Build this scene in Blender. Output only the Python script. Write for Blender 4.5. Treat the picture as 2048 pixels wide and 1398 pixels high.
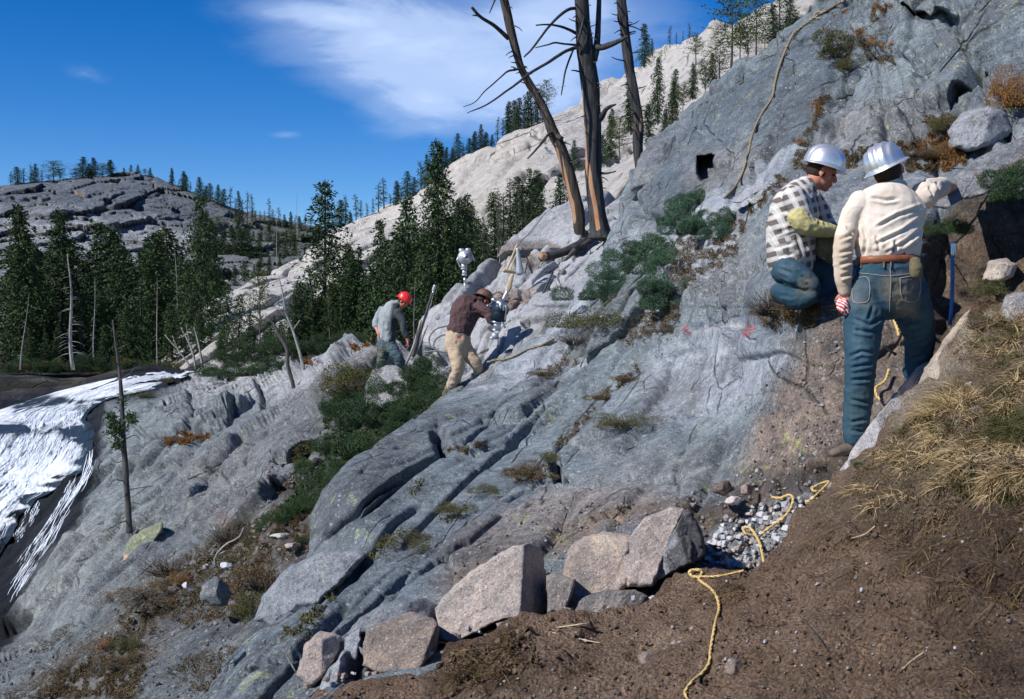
import bpy, bmesh, math, random
import numpy as np
from mathutils import Vector, Matrix
from math import radians as R, sin, cos, pi
random.seed(7); np.random.seed(7)
for o in list(bpy.data.objects): bpy.data.objects.remove(o)
sc = bpy.context.scene
COL = sc.collection

# ------------------------------------------------------------ camera, light, sky
F = 2275.0                      # focal length in photo pixels (photo 2048 x 1398)
PITCH = math.atan(79 / F)       # eye level lies at row 620
FWD = np.array([0, cos(PITCH), -sin(PITCH)]); UPV = np.array([0, sin(PITCH), cos(PITCH)]); RT = np.array([1., 0, 0])
cam = bpy.data.objects.new('camera', bpy.data.cameras.new('camera')); COL.objects.link(cam)
cam.location = (0, 0, 0); cam.rotation_euler = (pi / 2 - PITCH, 0, 0)
cam.data.sensor_width = 36; cam.data.lens = 36 * F / 2048
cam.data.clip_start = 0.05; cam.data.clip_end = 5000
sc.camera = cam
SUN = Vector((-0.66, -0.36, 0.66)).normalized()
sl = bpy.data.lights.new('sun', 'SUN'); sl.energy = 4.6; sl.angle = R(0.5); sl.color = (1.0, 0.95, 0.88)
so = bpy.data.objects.new('sun', sl); COL.objects.link(so)
so.rotation_euler = SUN.to_track_quat('Z', 'Y').to_euler()
sc.view_settings.view_transform = 'Standard'; sc.view_settings.look = 'None'
sc.view_settings.exposure = 0.42; sc.view_settings.gamma = 1.0
sc.cycles.max_bounces = 5; sc.cycles.use_denoising = True

BED_E = (Matrix.Rotation(R(-34), 3, 'Y') @ Matrix.Rotation(R(-28), 3, 'Z')).to_euler()
class NT:
    """tiny helper around a node tree"""
    def __init__(s, tree): s.t = tree; s.n = tree.nodes; s.l = tree.links
    def add(s, typ, ins=None, **kw):
        n = s.n.new(typ)
        for k, v in kw.items(): setattr(n, k, v)
        for k, v in (ins or {}).items():
            if isinstance(v, bpy.types.NodeSocket): s.l.new(v, n.inputs[k])
            else: n.inputs[k].default_value = v
        return n
    def math(s, op, a, b=0.0, c=0.0, clamp=False):
        n = s.n.new('ShaderNodeMath'); n.operation = op; n.use_clamp = clamp
        for i, v in enumerate((a, b, c)):
            if isinstance(v, bpy.types.NodeSocket): s.l.new(v, n.inputs[i])
            else: n.inputs[i].default_value = v
        return n.outputs[0]
    def mix(s, f, a, b, blend='MIX'):
        n = s.n.new('ShaderNodeMix'); n.data_type = 'RGBA'; n.blend_type = blend
        for i, v in ((0, f), (6, a), (7, b)):
            if isinstance(v, bpy.types.NodeSocket): s.l.new(v, n.inputs[i])
            else: n.inputs[i].default_value = v if i == 0 or len(v) == 4 else (*v, 1)
        return n.outputs[2]
    def ramp(s, f, stops, interp='LINEAR'):
        n = s.n.new('ShaderNodeValToRGB'); n.color_ramp.interpolation = interp
        e = n.color_ramp.elements
        while len(e) < len(stops): e.new(0.5)
        for i, (p, c) in enumerate(stops):
            e[i].position = p; e[i].color = (c, c, c, 1) if not hasattr(c, '__len__') else (*c, 1)
        s.l.new(f, n.inputs[0]); return n.outputs[0]
    def noise(s, vec, scale, detail=4, rough=0.55, dist=0.0):
        n = s.add('ShaderNodeTexNoise', {'Vector': vec, 'Scale': scale, 'Detail': detail, 'Roughness': rough, 'Distortion': dist})
        return n.outputs['Fac']
    def bed(s, vec, sc_):
        return s.add('ShaderNodeMapping', {'Vector': vec, 'Scale': tuple(1 / k for k in sc_), 'Rotation': tuple(BED_E)}, vector_type='TEXTURE').outputs[0]
    def mapping(s, vec, scale=(1, 1, 1), rot=(0, 0, 0), loc=(0, 0, 0)):
        return s.add('ShaderNodeMapping', {'Vector': vec, 'Scale': scale, 'Rotation': rot, 'Location': loc}).outputs[0]

world = bpy.data.worlds.new('World'); sc.world = world; world.use_nodes = True
t = NT(world.node_tree); t.n.clear()
sky = t.add('ShaderNodeTexSky', sky_type='NISHITA', sun_disc=False)
sky.sun_elevation = math.asin(SUN.z); sky.sun_rotation = math.atan2(SUN.x, SUN.y) % (2 * pi)
sky.altitude = 2800; sky.air_density = 1.0; sky.dust_density = 0.1; sky.ozone_density = 3.0
hs = t.add('ShaderNodeHueSaturation', {'Color': sky.outputs[0], 'Hue': 0.511, 'Saturation': 1.42, 'Value': 0.97, 'Fac': 1.0})
tc = t.add('ShaderNodeTexCoord').outputs['Generated']
sx = t.add('ShaderNodeSeparateXYZ', {0: tc})
yy = t.math('MAXIMUM', sx.outputs[1], 0.05)
u = t.math('DIVIDE', sx.outputs[0], yy); v = t.math('DIVIDE', sx.outputs[2], yy)
uv = t.add('ShaderNodeCombineXYZ', {0: u, 1: v}).outputs[0]
def blob(cu, cv, ru, rv, ang):
    du = t.math('SUBTRACT', u, cu); dv = t.math('SUBTRACT', v, cv)
    a = t.math('ADD', t.math('MULTIPLY', du, cos(ang)), t.math('MULTIPLY', dv, sin(ang)))
    b = t.math('SUBTRACT', t.math('MULTIPLY', dv, cos(ang)), t.math('MULTIPLY', du, sin(ang)))
    a = t.math('DIVIDE', a, ru); b = t.math('DIVIDE', b, rv)
    d = t.math('ADD', t.math('MULTIPLY', a, a), t.math('MULTIPLY', b, b))
    return t.math('SUBTRACT', 1.0, t.math('SQRT', d))
def du_(px): return (px - 1024) / F
def dv_(py): return (620 - py) / F
m = blob(du_(895), dv_(125), 0.24, 0.078, -0.28)
m = t.math('MAXIMUM', m, blob(du_(690), dv_(45), 0.12, 0.026, -0.12))
m = t.math('MAXIMUM', m, t.math('MULTIPLY', blob(du_(1080), dv_(70), 0.17, 0.07, 0.0), 0.8))
m = t.math('MAXIMUM', m, t.math('MULTIPLY', blob(du_(175), dv_(150), 0.035, 0.012, -0.35), 0.30))
m = t.math('MAXIMUM', m, t.math('MULTIPLY', blob(du_(575), dv_(272), 0.02, 0.005, 0.0), 0.3))
m = t.math('MAXIMUM', m, t.math('MULTIPLY', blob(du_(855), dv_(205), 0.085, 0.045, 0.0), 0.9))
nz = t.noise(t.mapping(uv, (5.5, 15, 1), (0, 0, 0.30)), 1.0, 7, 0.60, 0.7)
nz2 = t.noise(t.mapping(uv, (2.2, 5, 1), (0, 0, 0.5), (3, 1, 0)), 3.0, 5, 0.65, 0.4)
cl = t.math('ADD', m, t.math('MULTIPLY', t.math('SUBTRACT', nz, 0.5), 1.1))
cl = t.math('ADD', cl, t.math('MULTIPLY', t.math('SUBTRACT', nz2, 0.5), 0.7))
cl = t.math('MULTIPLY', t.ramp(cl, [(0.0, 0.0), (0.35, 0.30), (0.70, 0.72), (1.0, 0.9)], 'EASE'), t.ramp(m, [(0.0, 0.0), (0.42, 1.0)]))
skyc = t.mix(cl, hs.outputs[0], (4.7, 5.9, 8.3))
bg = t.add('ShaderNodeBackground', {'Color': skyc, 'Strength': 0.10})
out = t.add('ShaderNodeOutputWorld', {'Surface': bg.outputs[0]})

# ------------------------------------------------------------ numeric helpers
def W(px, py, d):
    """photo pixel + distance -> point in the place"""
    px = np.asarray(px, float); py = np.asarray(py, float); d = np.asarray(d, float)
    return (d[..., None]) * (FWD + RT * ((px - 1024) / F)[..., None] + UPV * ((699 - py) / F)[..., None])
def PX(P):
    P = np.asarray(P, float); d = P @ FWD
    return 1024 + F * (P @ RT) / d, 699 - F * (P @ UPV) / d, d
def _h(ix, iy, iz, seed):
    h = (ix * 374761393 + iy * 668265263 + iz * 2147483647 + seed * 1274126177) & 0xFFFFFFFF
    h = ((h ^ (h >> 13)) * 1274126177) & 0xFFFFFFFF
    h = ((h ^ (h >> 16)) * 2246822519) & 0xFFFFFFFF
    return ((h ^ (h >> 15)) & 0xFFFFFF) / float(0xFFFFFF)
def vnoise(P, seed=0):
    i = np.floor(P).astype(np.int64); f = P - i; w = f * f * f * (f * (f * 6 - 15) + 10)
    r = 0
    for a in (0, 1):
        for b in (0, 1):
            for c in (0, 1):
                k = (w[:, 0] if a else 1 - w[:, 0]) * (w[:, 1] if b else 1 - w[:, 1]) * (w[:, 2] if c else 1 - w[:, 2])
                r = r + k * _h(i[:, 0] + a, i[:, 1] + b, i[:, 2] + c, seed)
    return r * 2 - 1
def fbm(P, oct=4, seed=0, gain=0.5, ridged=False):
    s = 0; a = 1.0; tot = 0; Q = P.copy()
    for k in range(oct):
        n = vnoise(Q + k * 17.3, seed + k)
        if ridged: n = 1 - 2 * np.abs(n)
        s = s + a * n; tot += a; a *= gain; Q = Q * 2.03
    return s / tot
def cells(P, seed=0):
    i = np.floor(P).astype(np.int64); f1 = np.full(len(P), 9e9); f2 = f1.copy(); f3 = None
    idv = np.zeros((len(P), 3)); off = np.zeros((len(P), 3))
    for a in (-1, 0, 1):
        for b in (-1, 0, 1):
            for c in (-1, 0, 1):
                jx, jy, jz = i[:, 0] + a, i[:, 1] + b, i[:, 2] + c
                q = np.stack([jx + _h(jx, jy, jz, seed), jy + _h(jx, jy, jz, seed + 1), jz + _h(jx, jy, jz, seed + 2)], 1)
                dd = P - q; d = np.sqrt((dd ** 2).sum(1))
                n1 = d < f1
                f2 = np.where(n1, f1, np.minimum(f2, d)); f1 = np.where(n1, d, f1)
                off[n1] = dd[n1]
                idv[n1] = np.stack([_h(jx, jy, jz, seed + 5), _h(jx, jy, jz, seed + 6), _h(jx, jy, jz, seed + 7)], 1)[n1]
    return f1, f2, idv, off
ROTM = Matrix.Rotation(R(-34), 3, 'Y') @ Matrix.Rotation(R(-28), 3, 'Z'); ROT = np.array(ROTM)   # bedding frame: tilts with the hillside
def block_disp(P, size, amp, seed, stretch=(1, 2.4, 0.6), crack=0.35, cw=0.07):
    Q = (P @ ROT) / size
    Q = Q + 0.12 * np.stack([fbm(P / size * 1.3, 3, seed + 40 + k) for k in range(3)], 1)
    Q = Q / np.array(stretch)
    f1, f2, idv, off = cells(Q, seed)
    d = (idv[:, 0] - 0.5) * 1.0 + (off * (idv - 0.5)).sum(1) * 1.6
    e = np.clip((f2 - f1) / cw, 0, 1)
    return amp * (d - crack * (1 - e) ** 2)
def brick_disp(P, a, b, amp, seed, groove=0.5, gw=0.04, tilt=0.5, wob=0.10):
    """rectangular jointing that follows the bedding: straight cracks, blocks set in and out"""
    Q = P @ ROT; w_ = np.stack([fbm(P / (2.2 * b), 2, seed + 60 + k) for k in range(2)], 1) * wob * b
    x = (Q[:, 0] + w_[:, 0]) / a; x = x + 0.30 * np.sin(x * 1.7 + seed); y = (Q[:, 1] + w_[:, 1]) / b
    i = np.floor(x).astype(np.int64); fx = x - i; z0 = 0 * i
    y = y + _h(i, z0, z0, seed) * 7 + 0.35 * np.sin(y * 2.1 + _h(i, z0, z0, seed + 1) * 6); j = np.floor(y).astype(np.int64); fy = y - j
    h1, h2, h3 = _h(i, j, z0, seed + 2), _h(i, j, z0, seed + 3), _h(i, j, z0, seed + 4)
    d = (h1 - 0.5) + tilt * ((fx - .5) * (h2 - .5) + (fy - .5) * (h3 - .5)) * 2
    e = np.minimum(np.minimum(fx, 1 - fx) * a, np.minimum(fy, 1 - fy) * b) / (gw * b)
    return amp * (d - groove * np.exp(-e ** 2) * (0.35 + h2))
def seg_dist(px, py, line):
    """distance (photo px) and signed side to a polyline"""
    best = np.full(px.shape, 1e9); sg = np.zeros(px.shape); tt = np.zeros(px.shape)
    n = len(line) - 1
    for k in range(n):
        (x0, y0), (x1, y1) = line[k], line[k + 1]
        dx, dy = x1 - x0, y1 - y0; L = dx * dx + dy * dy + 1e-9
        u_ = np.clip(((px - x0) * dx + (py - y0) * dy) / L, 0, 1)
        qx, qy = px - x0 - u_ * dx, py - y0 - u_ * dy
        d = np.hypot(qx, qy); m_ = d < best
        best = np.where(m_, d, best); sg = np.where(m_, np.sign(dx * (py - y0) - dy * (px - x0)), sg); tt = np.where(m_, (k + u_) / n, tt)
    return best, sg, tt
def inside(px, py, poly):
    r = np.zeros(px.shape, bool); n = len(poly); j = n - 1
    for i in range(n):
        xi, yi = poly[i]; xj, yj = poly[j]
        c = ((yi > py) != (yj > py)) & (px < (xj - xi) * (py - yi) / (yj - yi + 1e-12) + xi)
        r ^= c; j = i
    return r
def poly_mask(px, py, poly, soft):
    ins = inside(px, py, poly); d, _, _ = seg_dist(px, py, list(poly) + [poly[0]])
    sd = np.where(ins, d, -d)
    return np.clip(0.5 + sd / (2 * soft), 0, 1)
def rbf(ctrl):
    c = np.array(ctrl, float); X = c[:, :2] / 400.0; y = np.log(c[:, 2]); n = len(c)
    def ph(r): return np.where(r > 1e-9, r ** 2 * np.log(r + 1e-12), 0)
    d = np.sqrt(((X[:, None] - X[None]) ** 2).sum(2))
    A = np.zeros((n + 3, n + 3)); A[:n, :n] = ph(d) + np.eye(n) * 0.02
    A[:n, n:] = np.c_[np.ones(n), X]; A[n:, :n] = A[:n, n:].T
    w = np.linalg.solve(A, np.r_[y, 0, 0, 0])
    lo, hi = y.min() - 0.15, y.max() + 0.15
    def f(px, py):
        q = np.stack([np.ravel(px), np.ravel(py)], 1) / 400.0; out = np.zeros(len(q))
        for s in range(0, len(q), 20000):
            r = np.sqrt(((q[s:s + 20000, None] - X[None]) ** 2).sum(2))
            out[s:s + 20000] = ph(r) @ w[:n] + w[n] + q[s:s + 20000] @ w[n + 1:]
        return np.exp(np.clip(out, lo, hi)).reshape(np.shape(px))
    return f
def mesh_np(name, V, Fq, mat=None, parent=None, smooth=True, col=None, attrs=None):
    """V (n,3), Fq list of face arrays (quads or tris) -> linked object"""
    me = bpy.data.meshes.new(name)
    if isinstance(Fq, np.ndarray): Fq = [Fq]
    Fq = [np.asarray(f) for f in Fq if len(f)]
    me.vertices.add(len(V)); me.vertices.foreach_set('co', np.asarray(V, np.float32).ravel())
    loops = np.concatenate([f.ravel() for f in Fq]); tot = np.concatenate([np.full(len(f), f.shape[1]) for f in Fq])
    st = np.concatenate([[0], np.cumsum(tot)[:-1]])
    me.loops.add(len(loops)); me.loops.foreach_set('vertex_index', loops.astype(np.int32))
    me.polygons.add(len(tot)); me.polygons.foreach_set('loop_start', st.astype(np.int32)); me.polygons.foreach_set('loop_total', tot.astype(np.int32))
    me.update(calc_edges=True)
    if smooth: me.polygons.foreach_set('use_smooth', np.ones(len(tot), bool))
    if col is not None:
        a = me.color_attributes.new('tint', 'FLOAT_COLOR', 'POINT')
        a.data.foreach_set('color', np.c_[col, np.ones(len(V))].astype(np.float32).ravel())
    for k, arr in (attrs or {}).items():
        a = me.attributes.new(k, 'FLOAT', 'POINT'); a.data.foreach_set('value', np.asarray(arr, np.float32))
    me.validate(); me.update()
    if mat: me.materials.append(mat)
    return link(name, me, parent)
def link(name, me, parent=None):
    o = bpy.data.objects.new(name, me); COL.objects.link(o)
    if parent: o.parent = parent
    return o
def tag(o, label=None, cat=None, group=None, kind=None):
    if label: o['label'] = label
    if cat: o['category'] = cat
    if group: o['group'] = group
    if kind: o['kind'] = kind
    return o
def empty(name, loc=(0, 0, 0)):
    o = bpy.data.objects.new(name, None); COL.objects.link(o); o.location = loc; o.empty_display_size = 0.1
    return o
def copy_tree(o, parent=None):
    c = o.copy(); COL.objects.link(c)
    if parent: c.parent = parent
    for ch in list(o.children): copy_tree(ch, c)
    return c
SHEETS = []; CREST = {}; RAW = {}
def sheet(name, pairs, ctrl, nr, nc, mat, disp=None, strokes=(), pits=(), paint=None, back=1.0, kind='structure', rowpow=1.0, nv=0.0, blur=2):
    pairs = [((a, b), (c, d)) for a, b, c, d in pairs]
    T = np.array([p[0] for p in pairs], float); B = np.array([p[1] for p in pairs], float)
    L = np.r_[0, np.cumsum(np.hypot(*(T[1:] - T[:-1]).T) * 0.6 + np.hypot(*(B[1:] - B[:-1]).T) * 0.4)]; L /= L[-1]
    s = np.linspace(0, 1, nc)
    tx, ty = np.interp(s, L, T[:, 0]), np.interp(s, L, T[:, 1]); bx, by = np.interp(s, L, B[:, 0]), np.interp(s, L, B[:, 1])
    r = (np.linspace(0, 1, nr) ** rowpow)[:, None]
    px = tx + (bx - tx) * r; py = ty + (by - ty) * r
    f = rbf(ctrl); d = f(px, py)
    P = W(px, py, d)
    def normals(P):
        du = np.gradient(P, axis=1); dv = np.gradient(P, axis=0)
        n = np.cross(du, dv); n /= np.linalg.norm(n, axis=2, keepdims=True) + 1e-12
        sgn = np.sign((n * -P).sum(2, keepdims=True)); return n * np.where(sgn == 0, 1, sgn)
    N = normals(P); flat = P.reshape(-1, 3)
    N = N * (1 - nv) - nv * P / np.linalg.norm(P, axis=2, keepdims=True)
    if disp is not None:
        dd = disp(flat, px.ravel(), py.ravel(), d.ravel())
        dd = dd.reshape(nr, nc)
        for _ in range(blur):
            e = np.pad(dd, 1, mode='edge'); dd = (e[:-2, 1:-1] + 2 * e[1:-1, 1:-1] + e[2:, 1:-1]) / 4
            e = np.pad(dd, 1, mode='edge'); dd = (e[1:-1, :-2] + 2 * e[1:-1, 1:-1] + e[1:-1, 2:]) / 4
        P = P + N * dd[..., None]
    for line, prof in strokes:
        line = [tuple(q) for q in line]
        xs = [q[0] for q in line]; ys = [q[1] for q in line]; m_ = 90
        sel = (px > min(xs) - m_) & (px < max(xs) + m_) & (py > min(ys) - m_) & (py < max(ys) + m_)
        wob = 5 * vnoise(np.stack([px[sel] / 28, py[sel] / 28, 0 * px[sel]], 1), 3) + 3 * vnoise(np.stack([px[sel] / 9, py[sel] / 9, 0 * px[sel]], 1), 5)
        q, sg, tt = seg_dist(px[sel] + wob, py[sel] - wob, line)
        end = np.clip(np.minimum(tt, 1 - tt) * 8 + 0.15, 0, 1)
        P[sel] += N[sel] * (prof(q, sg) * end)[:, None]
    for poly, dep, soft in pits:
        w_ = poly_mask(px, py, poly, soft)
        P = P + (P / np.linalg.norm(P, axis=2, keepdims=True)) * (w_ * dep)[..., None]
    colr = paint(px.ravel(), py.ravel(), P.reshape(-1, 3)) if paint else np.full((nr * nc, 3), 0.3)
    vx, vy, vd = PX(P.reshape(-1, 3)); G = 4.0; gw, gh = 640, 430
    ix = np.clip(((vx + 200) / G).astype(int), 0, gw - 1); iy = np.clip(((vy + 150) / G).astype(int), 0, gh - 1)
    acc = np.full((gh, gw), np.inf); np.minimum.at(acc, (iy, ix), vd)
    for _ in range(6):
        e = np.pad(acc, 1, constant_values=np.inf); nb = np.minimum(np.minimum(e[:-2, 1:-1], e[2:, 1:-1]), np.minimum(e[1:-1, :-2], e[1:-1, 2:]))
        acc = np.where(np.isinf(acc), nb, acc)
    cx_, cy_, _ = PX(P[0]); od = np.argsort(cx_)
    def fz(x, y):
        x = np.asarray(x, float); y = np.asarray(y, float)
        i = np.clip(((x + 200) / G).astype(int), 0, gw - 1); j = np.clip(((y + 150) / G).astype(int), 0, gh - 1)
        r_ = acc[j, i]; return np.where(np.isinf(r_), RAW[name](x, y), r_)
    CREST[name] = lambda x: float(np.interp(x, cx_[od], cy_[od]))
    RAW[name] = f; f = fz
    top = P[0]; hb = top * np.array([1, 1, 0]); hb /= np.linalg.norm(hb, axis=1, keepdims=True)
    rows = []
    for w_, dr in ((4.0, 5.0), (1.6, 1.3), (0.6, 0.28), (0.2, 0.05)):
        rows.append(top + hb * w_ * back - np.array([0, 0, dr * back]))
    P = np.concatenate([np.array(rows), P], 0)
    colr = np.concatenate([np.tile(colr[:nc], (4, 1)), colr], 0); nr += 4
    idx = np.arange(nr * nc).reshape(nr, nc)
    q = np.stack([idx[:-1, :-1], idx[1:, :-1], idx[1:, 1:], idx[:-1, 1:]], 2).reshape(-1, 4)
    o = mesh_np(name, P.reshape(-1, 3), q, mat, col=colr, smooth=name not in ('granite_slope', 'pale_granite_hillside', 'dark_rocky_hill'))
    o['kind'] = kind
    SHEETS.append(o)
    return o, f
def painter(base, patches, nscale=0.35):
    """patches: (polygon, colour, softness px, strength): materials lying on / exposed in the ground, and some painted shade"""
    def f(px, py, P):
        wob = np.stack([px / 45, py / 45, 0 * px], 1)
        ox = 22 * fbm(wob, 3, 11); oy = 22 * fbm(wob, 3, 12)
        c = np.tile(np.array(base, float), (len(px), 1))
        for poly, colr, soft, st in patches:
            xs = [p[0] for p in poly]; ys = [p[1] for p in poly]; g = soft + 40
            sel = (px > min(xs) - g) & (px < max(xs) + g) & (py > min(ys) - g) & (py < max(ys) + g)
            if not sel.any(): continue
            k = poly_mask(px[sel] + ox[sel] * min(1, soft / 14), py[sel] + oy[sel] * min(1, soft / 14), poly, soft)[:, None] * st
            c[sel] = c[sel] * (1 - k) + np.array(colr) * k
        return c
    return f
def crack(dep, w): return lambda q, sg: -dep * np.exp(-(q / w) ** 2)
def ledge(h, w, side=1, fall=70.0):
    """one side of the line stands h proud and fades away from it"""
    return lambda q, sg: np.where(sg * side > 0, h * np.clip(q / w, 0, 1) * np.exp(-q / fall), -0.35 * h * np.exp(-(q / (w * 1.5)) ** 2))
def smooth_path(pts, n):
    """Catmull-Rom through rows of numbers"""
    p = np.array(pts, float); p = np.concatenate([2 * p[:1] - p[1:2], p, 2 * p[-1:] - p[-2:-1]]); m_ = len(p) - 3; out = []
    for s in np.linspace(0, m_ - 1e-6, n):
        i = int(s); u_ = s - i; a, b, c, d = p[i:i + 4]
        out.append(0.5 * (2 * b + (c - a) * u_ + (2 * a - 5 * b + 4 * c - d) * u_ ** 2 + (3 * b - a - 3 * c + d) * u_ ** 3))
    return np.array(out)
# ------------------------------------------------------------ materials
def mat_new(name):
    m = bpy.data.materials.new(name); m.use_nodes = True; t = NT(m.node_tree); t.n.clear()
    return m, t
def finish(t, col, rough=0.8, bump=None, bstr=0.5, bdist=0.02, spec=0.3, normal=None, **extra):
    ins = {'Base Color': col if isinstance(col, bpy.types.NodeSocket) else (*col, 1), 'Roughness': rough, 'Specular IOR Level': spec}
    ins.update(extra)
    if bump is not None:
        b = t.add('ShaderNodeBump', {'Height': bump, 'Strength': bstr, 'Distance': bdist})
        ins['Normal'] = b.outputs[0]
    p = t.add('ShaderNodeBsdfPrincipled', ins)
    t.add('ShaderNodeOutputMaterial', {'Surface': p.outputs[0]})
def pos(t): return t.add('ShaderNodeNewGeometry').outputs['Position']
def objc(t): return t.add('ShaderNodeTexCoord').outputs['Object']
def rock_mat(name, sc_=1.0, lichen=0.5, dark=0.5, use_tint=True, base=(0.3, 0.31, 0.33), speck=1.0, bdist=0.03, obj=False, ylichen=0.35, cracks=1.0, gain=1.3):
    m, t = mat_new(name)
    p = objc(t) if obj else pos(t)
    c = t.add('ShaderNodeVertexColor', layer_name='tint').outputs[0] if use_tint else t.add('ShaderNodeRGB').outputs[0]
    if not use_tint: c.default_value = (*base, 1)
    c0 = c; lum = t.add('ShaderNodeRGBToBW', {0: c}).outputs[0]
    # broad weathering
    n1 = t.noise(p, 0.8 / sc_, 6, 0.62, 0.3); n2 = t.noise(p, 3.5 / sc_, 7, 0.7, 0.2)
    c = t.mix(t.ramp(n1, [(0.30, 0.0), (0.72, 1.0)]), t.mix(1.0, c, (0.78, 0.80, 0.84), 'MULTIPLY'), t.mix(1.0, c, (1.18, 1.15, 1.10), 'MULTIPLY'))
    c = t.mix(t.ramp(n2, [(0.35, 0.55), (0.60, 0.0)]), c, t.mix(1.0, c, (0.50, 0.53, 0.56), 'MULTIPLY'))
    # streaks that run with the bedding
    st = t.noise(t.bed(p, (4.0 / sc_, 0.7 / sc_, 8.0 / sc_)), 1.0, 7, 0.68, 0.3)
    c = t.mix(t.math('MULTIPLY', t.ramp(st, [(0.40, 1.0), (0.56, 0.0)]), 0.30 * dark), c, t.mix(1.0, c, (0.42, 0.45, 0.48), 'MULTIPLY'))
    # black lichen in patches
    lp = t.noise(p, 1.1 / sc_, 3, 0.5); lf = t.noise(p, 11 / sc_, 6, 0.75)
    k = t.ramp(t.math('ADD', lp, t.math('MULTIPLY', t.math('SUBTRACT', lf, 0.5), 0.9)), [(0.50, 0.0), (0.60, 1.0)])
    c = t.mix(t.math('MULTIPLY', k, 0.75 * lichen), c, (0.075, 0.08, 0.085))
    # pale lichen spots
    v = t.add('ShaderNodeTexVoronoi', {'Vector': p, 'Scale': 16 / sc_, 'Randomness': 1.0}).outputs['Distance']
    vn = t.noise(p, 2.3 / sc_, 4, 0.6)
    k2 = t.math('MULTIPLY', t.ramp(t.math('ADD', v, t.math('MULTIPLY', lf, 0.35)), [(0.30, 1.0), (0.38, 0.0)]), t.ramp(vn, [(0.50, 0.0), (0.60, 1.0)]))
    c = t.mix(t.math('MULTIPLY', t.math('MULTIPLY', k2, 0.55 * lichen), t.ramp(lum, [(0.07, 0.0), (0.17, 1.0)])), c, (0.42, 0.44, 0.42))
    k3 = t.math('MULTIPLY', t.ramp(t.noise(p, 7.0 / sc_, 5, 0.75), [(0.585, 0.0), (0.63, 1.0)]), t.ramp(t.noise(p, 0.9 / sc_, 2, 0.5), [(0.50, 0.0), (0.62, 1.0)]))
    c = t.mix(t.math('MULTIPLY', t.math('MULTIPLY', k3, ylichen), t.ramp(lum, [(0.07, 0.0), (0.17, 1.0)])), c, (0.40, 0.42, 0.14))
    mt = t.noise(p, 6.5 / sc_, 8, 0.78, 0.1); mt2 = t.noise(p, 19 / sc_, 6, 0.8)
    c = t.mix(t.math('MULTIPLY', t.ramp(mt, [(0.36, 1.0), (0.49, 0.0)]), 0.75 * dark + 0.15), c, t.mix(1.0, c, (0.40, 0.44, 0.49), 'MULTIPLY'))
    c = t.mix(t.ramp(mt, [(0.52, 0.0), (0.66, 0.85)]), c, t.mix(1.0, c, (1.55, 1.5, 1.45), 'MULTIPLY'))
    c = t.mix(t.math('MULTIPLY', t.ramp(mt2, [(0.40, 1.0), (0.47, 0.0)]), 0.55), c, t.mix(1.0, c, (0.45, 0.47, 0.5), 'MULTIPLY'))
    # crystals
    sp = t.noise(p, 58 / sc_, 4, 0.75); sp2 = t.noise(p, 160 / sc_, 2, 0.6)
    c = t.mix(0.75 * speck, c, t.ramp(sp, [(0.34, (0.34, 0.35, 0.38)), (0.5, (0.52, 0.52, 0.52)), (0.68, (0.80, 0.79, 0.76))]), 'OVERLAY')
    c = t.mix(0.6 * speck, c, t.ramp(sp2, [(0.36, 0.28), (0.5, 0.5), (0.66, 0.76)]), 'OVERLAY')
    vs = t.add('ShaderNodeTexVoronoi', {'Vector': p, 'Scale': 30 / sc_, 'Randomness': 1.0}).outputs; vr = t.add('ShaderNodeSeparateColor', {0: vs['Color']}).outputs
    dot = t.math('MULTIPLY', t.math('LESS_THAN', vs['Distance'], t.math('MULTIPLY', vr[1], 0.42)), t.math('GREATER_THAN', vr[0], 0.45))
    lk = t.ramp(lum, [(0.07, 0.0), (0.17, 1.0)]); c = t.mix(t.math('MULTIPLY', t.math('MULTIPLY', dot, 0.5 * speck), lk), c, t.mix(t.math('GREATER_THAN', vr[2], 0.42), (0.055, 0.06, 0.065), (0.40, 0.43, 0.46)))
    c = t.mix(1.0, c, (gain, gain, gain * 1.02), 'MULTIPLY')
    c = t.mix(t.ramp(lum, [(0.02, 1.0), (0.08, 0.0)]), c, t.mix(1.0, c, (0.28, 0.30, 0.34), 'MULTIPLY'))
    clean = t.ramp(lum, [(0.36, 0.0), (0.56, 0.72)]); c = t.mix(clean, c, t.mix(t.math('MULTIPLY', t.ramp(mt, [(0.40, 1.0), (0.52, 0.0)]), 0.45), c0, t.mix(1.0, c0, (0.55, 0.57, 0.6), 'MULTIPLY')))
    # joints
    q = t.bed(p, (0.9 / sc_, 0.22 / sc_, 0.9 / sc_))
    qn = t.add('ShaderNodeTexNoise', {'Vector': p, 'Scale': 2.2 / sc_, 'Detail': 5.0}).outputs['Color']
    q = t.add('ShaderNodeVectorMath', {0: qn, 1: (0.06, 0.06, 0.06), 2: q}, operation='MULTIPLY_ADD').outputs[0]
    vc = t.add('ShaderNodeTexVoronoi', {'Vector': q, 'Scale': 1.0}, feature='DISTANCE_TO_EDGE').outputs['Distance']
    vc2 = t.add('ShaderNodeTexVoronoi', {'Vector': q, 'Scale': 2.9}, feature='DISTANCE_TO_EDGE').outputs['Distance']
    ck = t.math('MULTIPLY', t.ramp(vc, [(0.0, 1.0), (0.013, 0.0)]), t.ramp(t.noise(p, 1.6 / sc_, 3), [(0.44, 0.0), (0.52, 1.0)]))
    ck2 = t.math('MULTIPLY', t.ramp(vc2, [(0.0, 1.0), (0.02, 0.0)]), t.ramp(t.noise(p, 2.1 / sc_, 3), [(0.52, 0.0), (0.60, 1.0)]))
    ck = t.math('MAXIMUM', ck, t.math('MULTIPLY', ck2, 0.7))
    c = t.mix(t.math('MULTIPLY', ck, 0.55 * cracks), c, (0.05, 0.048, 0.042))
    h = t.math('ADD', t.math('MULTIPLY', n2, 1.4), t.math('MULTIPLY', st, 0.28))
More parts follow.
